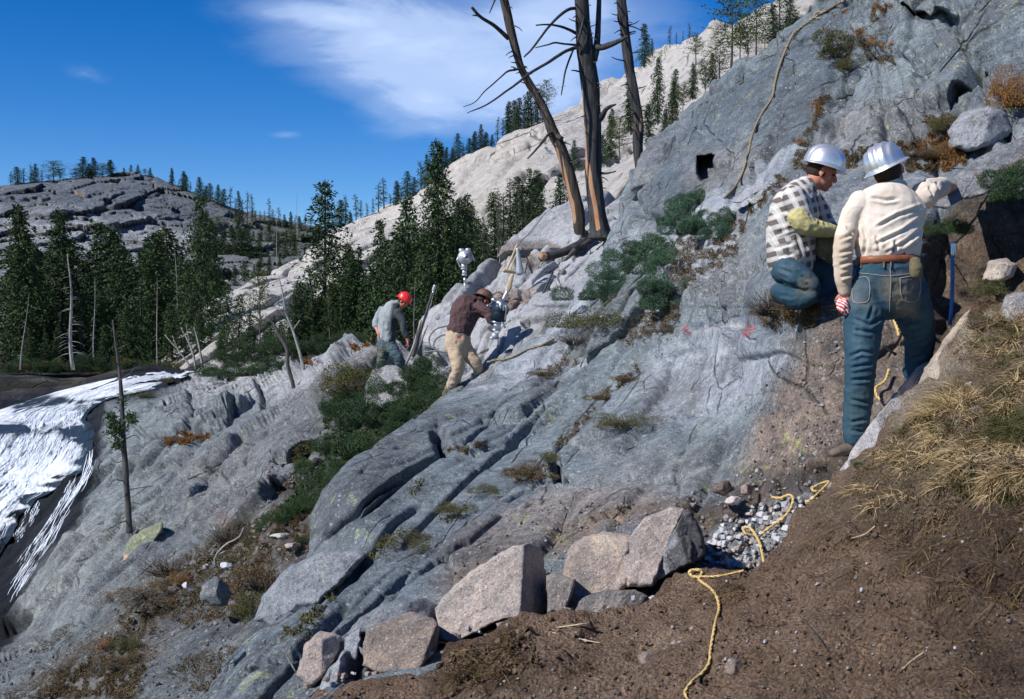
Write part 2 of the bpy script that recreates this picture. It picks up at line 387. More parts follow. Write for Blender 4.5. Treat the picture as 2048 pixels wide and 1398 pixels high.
    h = t.math('ADD', h, t.math('ADD', t.math('MULTIPLY', mt2, 0.6), t.math('MULTIPLY', mt, 1.2)))
    h = t.math('SUBTRACT', h, t.math('MULTIPLY', ck, 0.9 * cracks))
    finish(t, c, 0.82, h, 1.0, bdist * 2.0 * sc_, 0.25)
    return m
def soil_mat(name, tint=True, base=(0.12, 0.08, 0.055)):
    m, t = mat_new(name); p = pos(t)
    c = t.add('ShaderNodeVertexColor', layer_name='tint').outputs[0] if tint else t.add('ShaderNodeRGB').outputs[0]
    if not tint: c.default_value = (*base, 1)
    n1 = t.noise(p, 2.0, 6, 0.65, 0.1); n2 = t.noise(p, 14, 8, 0.8); n3 = t.noise(p, 70, 4, 0.7)
    c = t.mix(t.ramp(n1, [(0.32, 0.0), (0.68, 1.0)]), t.mix(1.0, c, (0.68, 0.66, 0.64), 'MULTIPLY'), t.mix(1.0, c, (1.3, 1.28, 1.25), 'MULTIPLY'))
    c = t.mix(0.8, c, t.ramp(n2, [(0.36, 0.28), (0.5, 0.5), (0.66, 0.72)]), 'OVERLAY')
    c = t.mix(0.8, c, t.ramp(n3, [(0.36, 0.26), (0.5, 0.5), (0.66, 0.74)]), 'OVERLAY')
    v = t.add('ShaderNodeTexVoronoi', {'Vector': p, 'Scale': 34.0}).outputs
    gr = t.math('MULTIPLY', t.ramp(v['Distance'], [(0.14, 1.0), (0.22, 0.0)]), t.ramp(n1, [(0.48, 0.0), (0.56, 1.0)]))
    c = t.mix(t.math('MULTIPLY', gr, 0.65), c, (0.30, 0.27, 0.24))
    st = t.noise(t.bed(p, (5, 1.6, 12)), 1.0, 6, 0.7, 0.6)
    h = t.math('ADD', t.math('MULTIPLY', n2, 1.2), t.math('MULTIPLY', n3, 0.35))
    v2 = t.add('ShaderNodeTexVoronoi', {'Vector': p, 'Scale': 60.0}).outputs['Distance']; h = t.math('ADD', h, t.math('MULTIPLY', gr, 0.3)); h = t.math('SUBTRACT', h, t.math('MULTIPLY', v2, 0.6)); h = t.math('ADD', h, t.math('MULTIPLY', st, 0.15))
    finish(t, c, 0.95, h, 1.0, 0.06, 0.1)
    return m
def leaf_mat(name, a, b, rough=0.7, sss=0.0, scale=3.0):
    m, t = mat_new(name); g = t.add('ShaderNodeNewGeometry')
    oi = t.add('ShaderNodeObjectInfo').outputs['Random']
    n = t.noise(g.outputs['Position'], scale, 3, 0.6)
    f = t.math('ADD', t.math('MULTIPLY', g.outputs['Random Per Island'], 0.65), t.math('MULTIPLY', n, 0.5))
    c = t.mix(t.ramp(f, [(0.15, 0.0), (0.95, 1.0)]), a, b)
    c = t.mix(t.math('MULTIPLY', oi, 0.35), c, t.mix(1.0, c, (1.35, 1.1, 0.7), 'MULTIPLY'))
    finish(t, c, rough, spec=0.15)
    return m
def plain_mat(name, col, rough=0.7, metal=0.0, nscale=20, var=0.3, bump=0.3, bdist=0.005, spec=0.3, obj=True):
    m, t = mat_new(name); p = objc(t) if obj else pos(t)
    n = t.noise(p, nscale, 5, 0.6)
    c = t.mix(t.ramp(n, [(0.3, 0.0), (0.7, 1.0)]), tuple(x * (1 - var) for x in col), tuple(min(1, x * (1 + var)) for x in col))
    finish(t, c, rough, n, bump, bdist, spec, Metallic=metal)
    return m
def wood_mat(name, a, b, scale=1.0, strip=False):
    m, t = mat_new(name); p = objc(t)
    n = t.noise(t.mapping(p, (26 / scale, 26 / scale, 1.6 / scale)), 1.0, 7, 0.7, 0.6)
    n2 = t.noise(p, 4 / scale, 4)
    c = t.mix(t.ramp(n, [(0.34, 0.0), (0.64, 1.0)]), a, b)
    c = t.mix(t.ramp(n2, [(0.4, 0.35), (0.6, 0.0)]), c, t.mix(1.0, c, (0.5, 0.5, 0.5), 'MULTIPLY'))
    if strip:   # bare wood where the bark is gone
        k = t.add('ShaderNodeAttribute', attribute_name='bare').outputs['Fac']
        k = t.ramp(t.math('ADD', k, t.math('MULTIPLY', t.math('SUBTRACT', n, 0.5), 0.5)), [(0.45, 0.0), (0.55, 1.0)])
        w = t.mix(t.ramp(n2, [(0.35, 0.0), (0.65, 1.0)]), (0.40, 0.17, 0.07), (0.33, 0.25, 0.18))
        c = t.mix(k, c, w)
    finish(t, c, 0.85, n, 1.0, 0.02 * scale, 0.15)
    return m
M = {}
M['rock'] = rock_mat('granite', 1.0, 0.7, 0.7, ylichen=0.6, gain=1.26, speck=1.25)
M['rock_mid'] = rock_mat('granite_mid', 1.9, 0.65, 0.8, bdist=0.035, gain=1.28, speck=1.2)
M['rock_far'] = rock_mat('granite_far', 9.0, 0.55, 0.9, bdist=0.045, ylichen=0.0, gain=1.2)
M['rock_bright'] = rock_mat('granite_pale', 7.0, 0.20, 0.75, bdist=0.035, ylichen=0.0, gain=1.5)
M['soil'] = soil_mat('soil')
M['spruce'] = leaf_mat('spruce_needles', (0.014, 0.032, 0.015), (0.050, 0.092, 0.034), scale=0.8)
M['pine'] = leaf_mat('pine_needles', (0.026, 0.050, 0.014), (0.095, 0.125, 0.035), scale=1.0)
M['juniper'] = leaf_mat('juniper_leaves', (0.018, 0.050, 0.034), (0.095, 0.170, 0.115), scale=6)
M['juniper_green'] = leaf_mat('green_juniper_leaves', (0.012, 0.033, 0.017), (0.055, 0.098, 0.042), scale=4)
M['heather'] = leaf_mat('brown_heather', (0.045, 0.035, 0.022), (0.17, 0.125, 0.070), scale=6)
M['olive'] = leaf_mat('olive_shrub', (0.035, 0.042, 0.018), (0.14, 0.135, 0.055), scale=6)
M['straw'] = leaf_mat('dry_grass', (0.20, 0.145, 0.075), (0.55, 0.43, 0.25), scale=4)
M['rust'] = leaf_mat('rusty_leaves', (0.12, 0.045, 0.015), (0.32, 0.17, 0.05), scale=6)
M['bark'] = wood_mat('grey_bark', (0.035, 0.033, 0.032), (0.14, 0.13, 0.125))
M['dead_bark'] = wood_mat('dead_trunk_bark', (0.014, 0.014, 0.016), (0.080, 0.080, 0.084), strip=True)
M['dead_brown'] = wood_mat('brown_dead_trunk_bark', (0.020, 0.018, 0.017), (0.105, 0.088, 0.074), strip=True)
M['snag'] = wood_mat('bleached_wood', (0.16, 0.155, 0.15), (0.42, 0.41, 0.39))
# ------------------------------------------------------------ the lie of the land
GREY = (0.208, 0.246, 0.268)
PALE = (0.42, 0.43, 0.45); WHITE = (0.60, 0.60, 0.60); DARK = (0.10, 0.115, 0.13); DIRT = (0.20, 0.155, 0.12)
BROWN = (0.115, 0.078, 0.055); PINK = (0.44, 0.34, 0.28); DUST = (0.29, 0.255, 0.235)
# near slope ------------------------------------------------
A_ctrl = [(400,1430,6.5),(600,1350,6),(800,1400,5.2),(1100,1400,4.9),(1500,1400,4.6),(2200,1500,4.0),(622,1090,9.3),(640,1040,9.4),(665,985,9.5),(720,985,8.9),(700,1060,8.6),(735,1110,8.2),(800,1010,9.3),(790,900,10.8),
 (800,1200,7),(880,800,13.3),(830,835,12.2),(900,900,10.5),(1000,1000,8.8),(1100,1150,7.0),(1250,1050,7.3),(1060,692,15.5),(1110,668,15.8),
 (1200,750,12),(1100,850,11),(1300,850,9.3),(1400,720,10),(1450,1000,7.2),(1600,1000,6.8),(1690,905,6.75),(1560,800,7.5),(1600,608,7.68),(1550,592,7.85),(1660,600,7.6),(1500,640,9),
 (1300,620,12.5),(1200,620,15),(1185,560,17),(1215,500,18),(1400,450,13.4),(1500,480,11),(1600,400,10.5),(1480,360,14.5),(1262,340,19.5),(1290,285,20),
 (1410,330,16.5),(1345,235,20),(1500,112,19),(1600,22,18.5),(1500,250,16),(1600,150,16),(1640,300,12.5),(1800,200,12.5),(1800,50,14.5),(1900,100,12.5),
 (2048,0,12.5),(2048,200,10),(1950,300,9.5),(1760,340,10),(1850,400,8.4),(1850,600,7.9),(1900,700,7.4),(1950,600,7.9),(2200,600,7.3),(2200,1000,5.6),(1760,800,7.0)]
A_top = [(380,1430,400,1480),(500,1262,600,1500),(590,1180,820,1500),(620,1100,950,1500),(624,1035,1100,1500),(648,985,1250,1500),(700,925,1450,1500),(760,880,1600,1500),
 (830,835,1750,1500),(880,800,1900,1500),(960,748,2100,1500),(1060,692,2250,1450),(1110,668,2250,1250),(1150,620,2250,1100),(1185,560,2250,980),(1215,500,2250,850),
 (1228,440,2250,720),(1262,340,2250,580),(1290,285,2250,480),(1345,235,2250,400),(1400,190,2250,320),(1500,112,2250,180),(1600,22,2250,60),(1660,-30,2250,-20),(1760,-90,2250,-90)]
def A_disp(P, px, py, d):
    big = 0.09 * fbm(P / 2.4, 3, 1)
    up = np.clip((1250 - (py + 0.9 * px - 1000)) / 500, 0, 1)
    b = block_disp(P, 1.6, 0.15, 27, (1, 3.0, 0.9), 0.30, 0.035)
    b = b + brick_disp(P, 0.62, 1.9, 0.19, 23, 0.6, 0.02) * np.clip(0.7 + 1.2 * fbm(P / 3, 2, 24), 0.1, 1.3) + brick_disp(P, 0.22, 0.6, 0.09, 26, 0.6, 0.03) * np.clip(0.4 + 1.6 * fbm(P / 1.6, 2, 25), 0, 1.2)
    s = 0.014 * fbm((P @ ROT) / np.array([0.35, 2.2, 0.35]), 4, 8, 0.55)
    fine = 0.014 * fbm(P / 0.09, 4, 9, 0.6)
    d1 = poly_mask(px, py, [(1350,1010),(1480,930),(1680,860),(1720,940),(1500,1150),(1380,1170),(1340,1100)], 30)
    rub = 0.07 * np.clip(block_disp(P, 0.13, 1.0, 77, (1, 1, 1), 0.5, 0.2), -1, 1)
    q_ = (P @ ROT) / np.array([0.55, 4.5, 0.55]); gr = np.abs(fbm(q_, 3, 91)); gk = np.clip(fbm(P / 1.7, 2, 92) + 0.15, 0, 1)
    s = s - 0.055 * np.exp(-(gr / 0.028) ** 2) * gk * 1.6
    dg = poly_mask(px, py, [(1480,800),(1560,700),(1640,620),(1700,580),(1880,600),(1880,720),(1700,900),(1560,960),(1440,960)], 30)
    b = b * (1 - 0.65 * poly_mask(px, py, [(600,1140),(620,960),(740,860),(900,780),(1010,860),(880,1010),(760,1150)], 40))
    hole = poly_mask(px, py, [(1375,295),(1450,295),(1450,380),(1375,380)], 12)
    return (big + (b * 0.9 + s) * (1 - hole)) * (1 - 0.5 * dg) * np.clip(d / 9, 0.6, 1.5) + fine + rub * d1
A_strokes = [
 ([(700,1040),(760,1000),(830,940),(880,905),(960,880)], crack(0.14, 6)),
 ([(615,1240),(700,1150),(790,1045),(850,1000)], crack(0.10, 6)),
 ([(870,862),(884,900),(940,905),(1020,880),(1090,850),(1190,770),(1290,740)], ledge(0.099, 8, -1)),
 ([(875,850),(884,905)], crack(0.45, 9)),
 ([(1060,960),(1110,900),(1180,850),(1230,800),(1300,745)], ledge(0.124, 8, 1)),
 ([(1110,960),(1115,905),(1125,880)], crack(0.4, 9)),
 ([(790,1160),(860,1090),(960,1040),(1060,1000),(1160,975),(1280,970)], ledge(0.074, 8, 1)),
 ([(1080,1000),(1230,960),(1390,930)], crack(0.06, 8)),
 ([(1310,650),(1400,640),(1500,655),(1600,690)], ledge(0.087, 10, 1, 90)),
 ([(1290,280),(1270,330),(1260,400),(1290,430),(1330,440)], crack(0.2, 8)),
 ([(1240,520),(1340,440),(1450,380),(1560,330),(1640,300)], ledge(0.217, 12, 1, 100)),
 ([(1650,200),(1700,165),(1750,110)], crack(0.35, 8)),
 ([(1590,320),(1620,280),(1650,200),(1700,60)], crack(0.15, 9)),
 ([(1700,55),(1770,130),(1800,85),(1830,80),(1850,60)], crack(0.30, 7)),
 ([(1775,100),(1830,125),(1850,115)], crack(0.4, 7)),
 ([(1860,215),(1900,205),(1930,180),(1960,130),(2010,105)], crack(0.5, 9)),
 ([(1710,320),(1800,280),(1880,260),(1960,230),(2100,200)], crack(0.25, 12)),
 ([(1820,140),(1870,170),(1990,80),(2060,50)], crack(0.15, 8)),
 ([(1560,340),(1700,290),(1860,270)], ledge(0.136, 12, 1, 60)),
 ([(1360,620),(1450,560),(1560,500),(1700,430)], crack(0.10, 8)),
 ([(1230,900),(1330,830),(1420,800)], crack(0.08, 7)),
 ([(960,780),(1090,720),(1200,680)], crack(0.08, 6)),
 ([(1730,60),(1800,120),(1880,110),(1990,40)], ledge(0.155, 10, 1, 60)),
 ([(640,1080),(720,1010),(790,960),(880,905)], crack(0.2, 4)), ([(800,1090),(850,1040),(930,960),(1000,900),(1090,830),(1190,770)], crack(0.16, 4)),
 ([(920,900),(1010,820),(1120,740)], crack(0.12, 4)), ([(1010,1000),(1080,960),(1150,960)], crack(0.12, 4)), ([(760,1170),(850,1130),(940,1090),(1010,1030),(1100,1000)], crack(0.12, 4)),
 ([(560,1380),(640,1330),(700,1240),(790,1170)], crack(0.15, 5)), ([(420,1398),(520,1330),(600,1290),(700,1200)], crack(0.15, 5)), ([(1290,740),(1340,700),(1400,690)], crack(0.1, 4)),
 ([(1000,790),(1100,700),(1200,620),(1290,560)], crack(0.12, 4)), ([(1250,620),(1350,550),(1450,500)], crack(0.1, 4)), ([(1620,480),(1720,450),(1860,400)], crack(0.12, 4)),
 ([(1560,430),(1680,330),(1800,300)], crack(0.12, 4)), ([(1400,200),(1480,160),(1600,60)], crack(0.15, 5)), ([(1500,210),(1600,150)], crack(0.1, 4)),
 ([(1735,210),(1850,215)], crack(0.2, 4)), ([(1700,240),(1760,232),(1860,228)], crack(0.08, 3)), ([(1900,60),(2048,10)], ledge(0.124, 8, 1, 60)), ([(1860,60),(1960,30),(2060,-10)], crack(0.25, 5)), ([(1840,20),(1900,-10)], crack(0.2, 6)),
]
A_pits = [([(1398,316),(1414,316),(1424,312),(1432,316),(1430,328),(1436,346),(1428,360),(1404,364),(1398,352)], 1.3, 2),
 ([(1806,8),(1830,18),(1870,18),(1914,32),(1905,50),(1880,55),(1840,40)], 1.0, 4),
 ([(1880,222),(1915,180),(1950,160),(1985,125),(1990,130),(1960,190),(1925,240),(1890,235)], 0.7, 5),
 ([(1860,470),(1900,400),(1990,390),(2200,330),(2200,560),(1960,600),(1900,690),(1866,690),(1850,600)], 0.30, 34),
]
A_paint = painter(GREY, [
 ([(1380,480),(1480,440),(1540,520),(1460,600),(1360,590)], (0.33,0.33,0.32), 30, .6), ([(1650,210),(1860,200),(1840,290),(1640,310)], (0.29,0.285,0.275), 30, .7), ([(900,1080),(1080,980),(1180,1000),(1060,1080),(930,1180),(860,1180)], (0.30,0.265,0.235), 25, .7), ([(1180,900),(1380,880),(1440,960),(1260,980)], (0.28,0.28,0.27), 25, .5), ([(1480,240),(1560,240),(1530,330),(1460,350)], (0.24,0.235,0.23), 20, .6),
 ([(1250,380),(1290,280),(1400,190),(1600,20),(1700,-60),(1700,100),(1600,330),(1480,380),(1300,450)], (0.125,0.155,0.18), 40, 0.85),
 ([(620,1100),(620,1030),(700,920),(880,810),(900,880),(790,1000),(700,1100)], (0.15,0.17,0.18), 25, 0.75),
 ([(940,760),(1100,670),(1190,570),(1300,470),(1500,380),(1560,330),(1620,330),(1500,430),(1350,560),(1200,680),(1050,780)], (0.52,0.55,0.60), 30, 0.8),
 ([(1100,980),(1280,960),(1440,1000),(1400,1060),(1250,1060),(1100,1060),(960,1130),(900,1130),(960,1040)], DUST, 25, 0.8),
 ([(1080,1060),(1280,985),(1330,1000),(1180,1060),(1090,1100)], (0.26,0.20,0.15), 10, 0.8),
 ([(880,1150),(1000,1080),(1080,1090),(1080,1160),(900,1240)], DIRT, 18, 0.6),
 ([(1330,690),(1460,640),(1580,700),(1500,800),(1360,830),(1250,800)], (0.44,0.47,0.52), 25, 0.75),
 ([(1450,960),(1520,830),(1590,690),(1660,600),(1880,560),(1900,720),(1700,900),(1560,960)], (0.27,0.21,0.17), 26, 0.95),
 ([(1300,1010),(1430,970),(1560,930),(1690,880),(1740,900),(1650,1000),(1530,1120),(1330,1200)], BROWN, 16, 0.9),
 ([(1400,1060),(1500,1010),(1640,990),(1600,1060),(1500,1140),(1410,1120)], (0.36,0.38,0.41), 14, 0.8),
 ([(1640,330),(1800,300),(1870,200),(1990,240),(2100,210),(2100,300),(1900,340),(1760,430),(1640,470),(1600,400)], (0.33,0.34,0.35), 25, 0.5),
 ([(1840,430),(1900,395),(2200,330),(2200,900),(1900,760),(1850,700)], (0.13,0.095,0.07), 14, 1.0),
 ([(1475,645),(1492,650),(1500,672),(1488,676)], (0.62,0.16,0.16), 3, 0.8),
 ([(1364,650),(1378,652),(1376,668),(1366,664)], (0.60,0.17,0.17), 3, 0.7),
 ([(1424,706),(1440,694),(1452,708),(1438,712),(1434,724)], (0.62,0.64,0.68), 4, 0.9),
 ([(1380,660),(1420,650),(1470,640),(1470,650),(1430,664)], (0.58,0.58,0.60), 6, 0.7),
 ([(1380,300),(1470,290),(1590,320),(1560,330),(1440,390),(1370,400)], (0.26,0.255,0.25), 20, 0.6),
])
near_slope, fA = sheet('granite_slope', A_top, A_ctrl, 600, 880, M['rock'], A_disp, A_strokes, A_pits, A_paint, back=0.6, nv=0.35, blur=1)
# middle slope and river bed ---------------------------------
B_ctrl = [(-80,790,70),(20,780,72),(200,745,80),(350,742,75),(385,765,55),(500,770,44),(600,735,38),(700,695,34),(760,690,30),(830,700,24),(850,660,24),(890,600,24.5),(930,565,25),(1000,505,25.5),
 (1040,460,27),(1100,420,27),(1240,390,26),(1180,520,20.5),(1100,480,23),(1000,640,18.5),(1100,600,18.2),(950,700,18.4),(880,780,17),(750,730,24),(800,800,18),(700,800,21),(640,850,20),(600,950,16.5),(600,1050,12.5),
 (500,850,27),(400,800,38),(280,800,46),(260,880,38),(200,1000,33),(350,950,28),(250,1060,25),(450,1000,20),(500,1100,14),(130,1150,26),(300,1200,16),(400,1250,11.5),
 (30,1330,20),(200,1350,11.5),(-60,1398,14),(400,1398,7.8),(600,1250,8.8),(700,1450,6.4),(20,850,56),(-80,950,47),(20,950,47),(100,900,48),(20,1050,41),(20,1150,36),(20,1250,28),
 (900,950,12.5),(1000,850,14.5),(1100,800,14.5),(1300,560,15),(1250,1000,9),(300,1498,7)]
B_top = [(-120,800,-120,1500),(20,782,0,1500),(200,742,150,1500),(350,736,260,1500),(385,752,330,1500),(450,762,420,1500),(520,765,520,1500),(600,732,680,1500),(690,695,800,1450),(760,690,880,1400),(830,700,960,1330),
 (848,665,1010,1250),(890,600,1060,1150),(930,562,1100,1080),(1000,503,1180,980),(1040,458,1250,880),(1100,420,1300,800),(1180,390,1350,700),(1260,370,1400,640)]
def B_disp(P, px, py, d):
    k = np.clip(d / 18, 0.35, 2.2)
    up = np.clip((1000 - py) / 200, 0.75, 1) 
    b = block_disp(P, 3.0, 0.5, 5, (1, 3.0, 0.9), 0.3, 0.05) + brick_disp(P, 1.5, 4.5, 0.75, 6, 0.6, 0.02)
    b = b + brick_disp(P, 0.5, 1.4, 0.26, 16, 0.6, 0.03)
    s = 0.04 * fbm((P @ ROT) / np.array([0.9, 2.4, 0.9]), 5, 8, 0.6)
    riv = poly_mask(px, py, [(-200,740),(360,725),(330,790),(200,830),(190,930),(160,1010),(110,1120),(20,1240),(-200,1380)], 18)
    near = poly_mask(px, py, [(-200,1500),(-200,1420),(200,1200),(420,1080),(560,1040),(640,1060),(900,1500)], 60)
    q_ = (P @ ROT) / np.array([1.3, 9, 1.3]); gr = np.abs(fbm(q_, 3, 93)); n = 0.05 * fbm(P / 0.25, 4, 4, 0.6) - 0.25 * np.exp(-(gr / 0.03) ** 2) * np.clip(fbm(P / 4, 2, 94) + 0.2, 0, 1) * np.clip(k, .4, 1.5)
    return (b * up + s + 0.2 * fbm(P / 5, 2, 3)) * (1 - 0.75 * riv) * (1 - 0.35 * near) * np.clip(k, 0.6, 1.6) + n
B_strokes = [
 ([(300,1000),(380,950),(470,900),(560,850)], crack(0.35, 4)), ([(200,1180),(300,1090),(420,1010),(520,960)], crack(0.3, 4)), ([(260,840),(300,870),(300,900)], crack(0.5, 4)), ([(420,930),(440,900),(470,870),(500,880)], crack(0.4, 5)),
 ([(60,1290),(140,1210),(220,1150),(320,1070),(430,1000)], ledge(0.22, 7, 1, 40)), ([(340,1010),(420,950),(520,890),(600,830)], ledge(0.3, 6, 1, 40)), ([(40,1380),(180,1290),(330,1200)], ledge(0.12, 6, 1, 40)), ([(290,960),(330,930),(400,915)], ledge(0.3, 5, -1, 30)), ([(560,830),(640,790),(700,760)], crack(0.4, 5)), ([(640,740),(720,720),(800,705)], crack(0.3, 5)),
 ([(255,885),(330,878),(380,860),(450,850),(475,815)], crack(0.9, 5)),
 ([(255,885),(330,878),(380,860),(450,850),(475,815),(540,790)], ledge(0.310, 6, -1, 60)),
 ([(370,780),(395,820),(370,860)], crack(0.5, 4)), ([(520,765),(530,800),(528,815)], crack(0.6, 5)),
 ([(280,1110),(310,1070),(345,1040)], ledge(0.186, 6, 1, 30)),
 ([(140,1180),(230,1120),(300,1040),(340,1000)], crack(0.3, 6)),
 ([(350,1120),(400,1060),(440,1030),(520,1000)], crack(0.3, 5)),
 ([(60,1200),(150,1060),(190,960)], ledge(0.186, 8, 1, 50)),
 ([(320,940),(420,930),(520,860),(620,800)], ledge(0.217, 8, -1, 60)),
 ([(1000,540),(1060,530),(1120,505),(1150,500)], ledge(0.186, 6, -1, 40)),
 ([(1000,570),(1040,590),(1080,600),(1120,560)], crack(0.4, 7)),
 ([(900,620),(960,590),(1010,560)], crack(0.3, 6)), ([(850,665),(900,650),(960,600)], crack(0.3, 6)),
 ([(100,1290),(260,1180),(380,1130)], crack(0.12, 8)), ([(200,1380),(330,1280),(470,1180)], crack(0.12, 8)),
 ([(820,760),(760,800),(690,840),(640,900),(600,980)], crack(0.5, 16)),
]
B_pits = [([(548,935),(575,900),(600,880),(618,868),(628,880),(600,930),(596,975),(570,985),(546,1000)], 2.2, 6),
 ([(1032,520),(1060,512),(1075,522),(1060,530)], 0.3, 4)]
WET = (0.007, 0.013, 0.021)
B_paint = painter((0.232, 0.264, 0.272), [
 ([(560,800),(640,720),(860,690),(900,600),(1000,500),(1100,410),(1240,380),(1250,520),(1120,650),(1000,730),(880,760),(740,770)], (0.60,0.61,0.64), 24, 0.95),
 ([(380,760),(520,760),(640,730),(620,790),(480,800),(380,800)], (0.46,0.47,0.48), 15, 0.8),
 ([(1000,500),(1050,500),(1085,520),(1040,540),(1000,520)], (0.27,0.235,0.21), 5, 0.95),
 ([(990,570),(1060,580),(1085,600),(1070,615),(1010,620),(980,600)], (0.34,0.22,0.15), 8, 0.85),
 ([(1080,640),(1180,530),(1240,500),(1240,600),(1120,660)], (0.40,0.42,0.45), 20, 0.7),
 ([(-200,700),(390,715),(395,760),(300,792),(215,812),(206,888),(172,1005),(132,1072),(80,1172),(20,1290),(-200,1420)], WET, 9, 0.97),
 ([(0,760),(200,728),(300,735),(200,760),(60,790),(0,800)], (0.075,0.062,0.05), 8, 0.95),  # dark brown bank rock, its shade put into the colour
 ([(420,1010),(450,1010),(452,1040),(422,1046)], (0.42,0.26,0.18), 4, 0.8),
 ([(380,920),(520,830),(600,790),(640,830),(560,900),(540,1000),(400,1060),(340,1060)], (0.23,0.235,0.24), 25, 0.8),
 ([(40,1200),(150,1060),(250,1030),(330,1000),(240,1110),(120,1240),(20,1340)], (0.36,0.38,0.36), 25, 0.5),
 ([(200,1220),(330,1130),(460,1050),(620,1000),(640,1100),(500,1180),(480,1250),(330,1260),(220,1290)], (0.16,0.125,0.095), 26, 0.85),
 ([(150,1250),(420,1120),(640,1130),(600,1300),(420,1398),(100,1398)], (0.19, 0.205, 0.205), 40, .7),
 ([(0,1398),(150,1300),(300,1240),(330,1300),(180,1398)], (0.19,0.17,0.13), 26, 0.6),
 ([(520,1040),(600,1020),(625,1080),(560,1110)], (0.13,0.10,0.08), 10, 0.9),
 ([(650,750),(760,720),(880,720),(880,800),(700,920),(590,1030),(570,980),(640,860)], (0.10,0.09,0.07), 16, 0.85),
])
mid_slope, fB = sheet('lower_granite_slope', B_top, B_ctrl, 470, 700, M['rock_mid'], B_disp, B_strokes, B_pits, B_paint, back=1.6, nv=0.5, blur=1)
# bright granite hillside across the gully --------------------
E_ctrl = [(430,600,100),(600,505,130),(600,620,88),(700,560,85),(740,420,135),(800,385,135),(920,300,125),(900,500,80),(1000,350,92),(1100,300,90),(1130,215,125),(1200,165,135),(1350,110,120),(1470,30,100),
 (1250,350,62),(1100,450,62),(800,700,62),(1450,200,60),(1600,100,50),(1700,-50,62),(500,700,80),(1000,700,55),(1300,500,45),(700,470,110),(540,560,105),(1030,260,118)]
E_top = [(300,760,300,800),(380,650,330,800),(430,592,380,800),(500,548,450,800),(600,500,560,800),(660,455,640,800),(740,420,740,800),(800,388,800,800),(860,352,880,800),(920,305,960,780),(980,288,1040,760),
 (1050,252,1120,740),(1130,218,1220,700),(1200,168,1300,640),(1260,146,1380,580),(1330,112,1460,480),(1400,72,1540,400),(1470,34,1620,320),(1560,-20,1700,240),(1700,-90,1800,100)]
def E_disp(P, px, py, d):
    return block_disp(P, 15, 3.6, 31, (1, 1.9, 0.7), 0.45, 0.05) + brick_disp(P, 6.5, 13, 2.4, 32, .7, .02) + brick_disp(P, 2.2, 4.5, 0.6, 35, .6, .03) + 0.3 * fbm((P @ ROT) / np.array([4., 14, 1.6]), 4, 33) + 0.25 * fbm(P / 1.5, 4, 34)
E_paint = painter((0.62, 0.59, 0.55), [
 ([(900,320),(1100,230),(1100,420),(900,480)], (0.60,0.56,0.51), 30, 0.7), ([(1080,240),(1250,150),(1250,330),(1100,330)], (0.40,0.39,0.38), 30, 0.7),
 ([(420,600),(660,500),(600,640),(430,680)], (0.58,0.57,0.54), 20, 0.7)])
E_strokes = [([(930,420),(1000,370),(1040,330),(1100,300)], crack(3, 7)), ([(960,470),(1000,440),(1050,420)], crack(2, 7)), ([(1040,340),(1060,420),(1100,430)], crack(2.5, 8)),
 ([(700,520),(780,480),(830,420)], crack(2, 7)), ([(480,600),(560,570),(640,540)], crack(1.4, 6)), ([(1160,330),(1200,250),(1260,200)], crack(3, 8)), ([(700,450),(800,430),(900,350)], crack(2.5, 8))]
bright_hill, fE = sheet('pale_granite_hillside', E_top, E_ctrl, 240, 420, M['rock_bright'], E_disp, E_strokes, (), E_paint, back=9, nv=0.7, blur=1)
# far dark hill on the left -----------------------------------
D_ctrl = [(-150,380,260),(0,365,260),(240,345,265),(440,405,250),(600,455,240),(800,480,240),(-100,480,205),(200,430,225),(400,480,205),(200,500,190),(-100,600,160),(200,600,150),(400,600,150),(600,560,170),(200,760,110),(800,760,110),(-150,760,110)]
D_top = [(-200,385,-200,800),(0,366,0,800),(60,360,60,800),(130,354,130,800),(200,354,200,800),(240,346,240,800),(300,350,300,800),(340,368,340,800),(400,392,400,800),(450,408,450,800),(500,422,500,800),(560,442,560,800),(640,458,640,800),(850,480,850,800)]
def D_disp(P, px, py, d):
    return block_disp(P, 20, 6.5, 51, (2.2, 1.2, 0.7), 0.25, 0.07) + block_disp(P, 8, 3.2, 52, (2.2, 1.2, 0.8), 0.4, 0.08) + 1.6 * fbm(P / np.array([9, 9, 1.6]), 5, 53, 0.6) + 0.5 * fbm(P / 2, 3, 54)
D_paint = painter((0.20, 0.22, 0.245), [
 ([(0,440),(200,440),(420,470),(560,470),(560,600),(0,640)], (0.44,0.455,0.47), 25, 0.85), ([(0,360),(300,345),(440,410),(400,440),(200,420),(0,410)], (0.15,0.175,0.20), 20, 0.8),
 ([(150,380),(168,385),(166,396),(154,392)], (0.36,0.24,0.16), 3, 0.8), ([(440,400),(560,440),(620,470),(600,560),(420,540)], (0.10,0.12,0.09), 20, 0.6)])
D_strokes = [([(0,395),(60,398),(110,400)], crack(3.5, 5)), ([(100,370),(170,395),(230,390)], crack(2.5, 4)), ([(10,415),(120,425),(240,440),(330,432)], ledge(2.5, 5, 1, 22)), ([(200,395),(280,380),(330,400),(360,430)], ledge(2.5, 5, 1, 20)),
 ([(180,400),(215,390),(225,410),(170,440)], crack(2, 5)), ([(300,400),(330,380),(345,395)], crack(2, 4)), ([(150,460),(300,465),(420,480)], ledge(2.2, 5, 1, 20)), ([(410,470),(460,455),(510,480)], crack(5, 10)), ([(260,415),(330,440),(400,430)], crack(2, 4))]
far_hill, fD = sheet('dark_rocky_hill', D_top, D_ctrl, 240, 520, M['rock_far'], D_disp, D_strokes, (), D_paint, back=14, nv=0.85, blur=0)
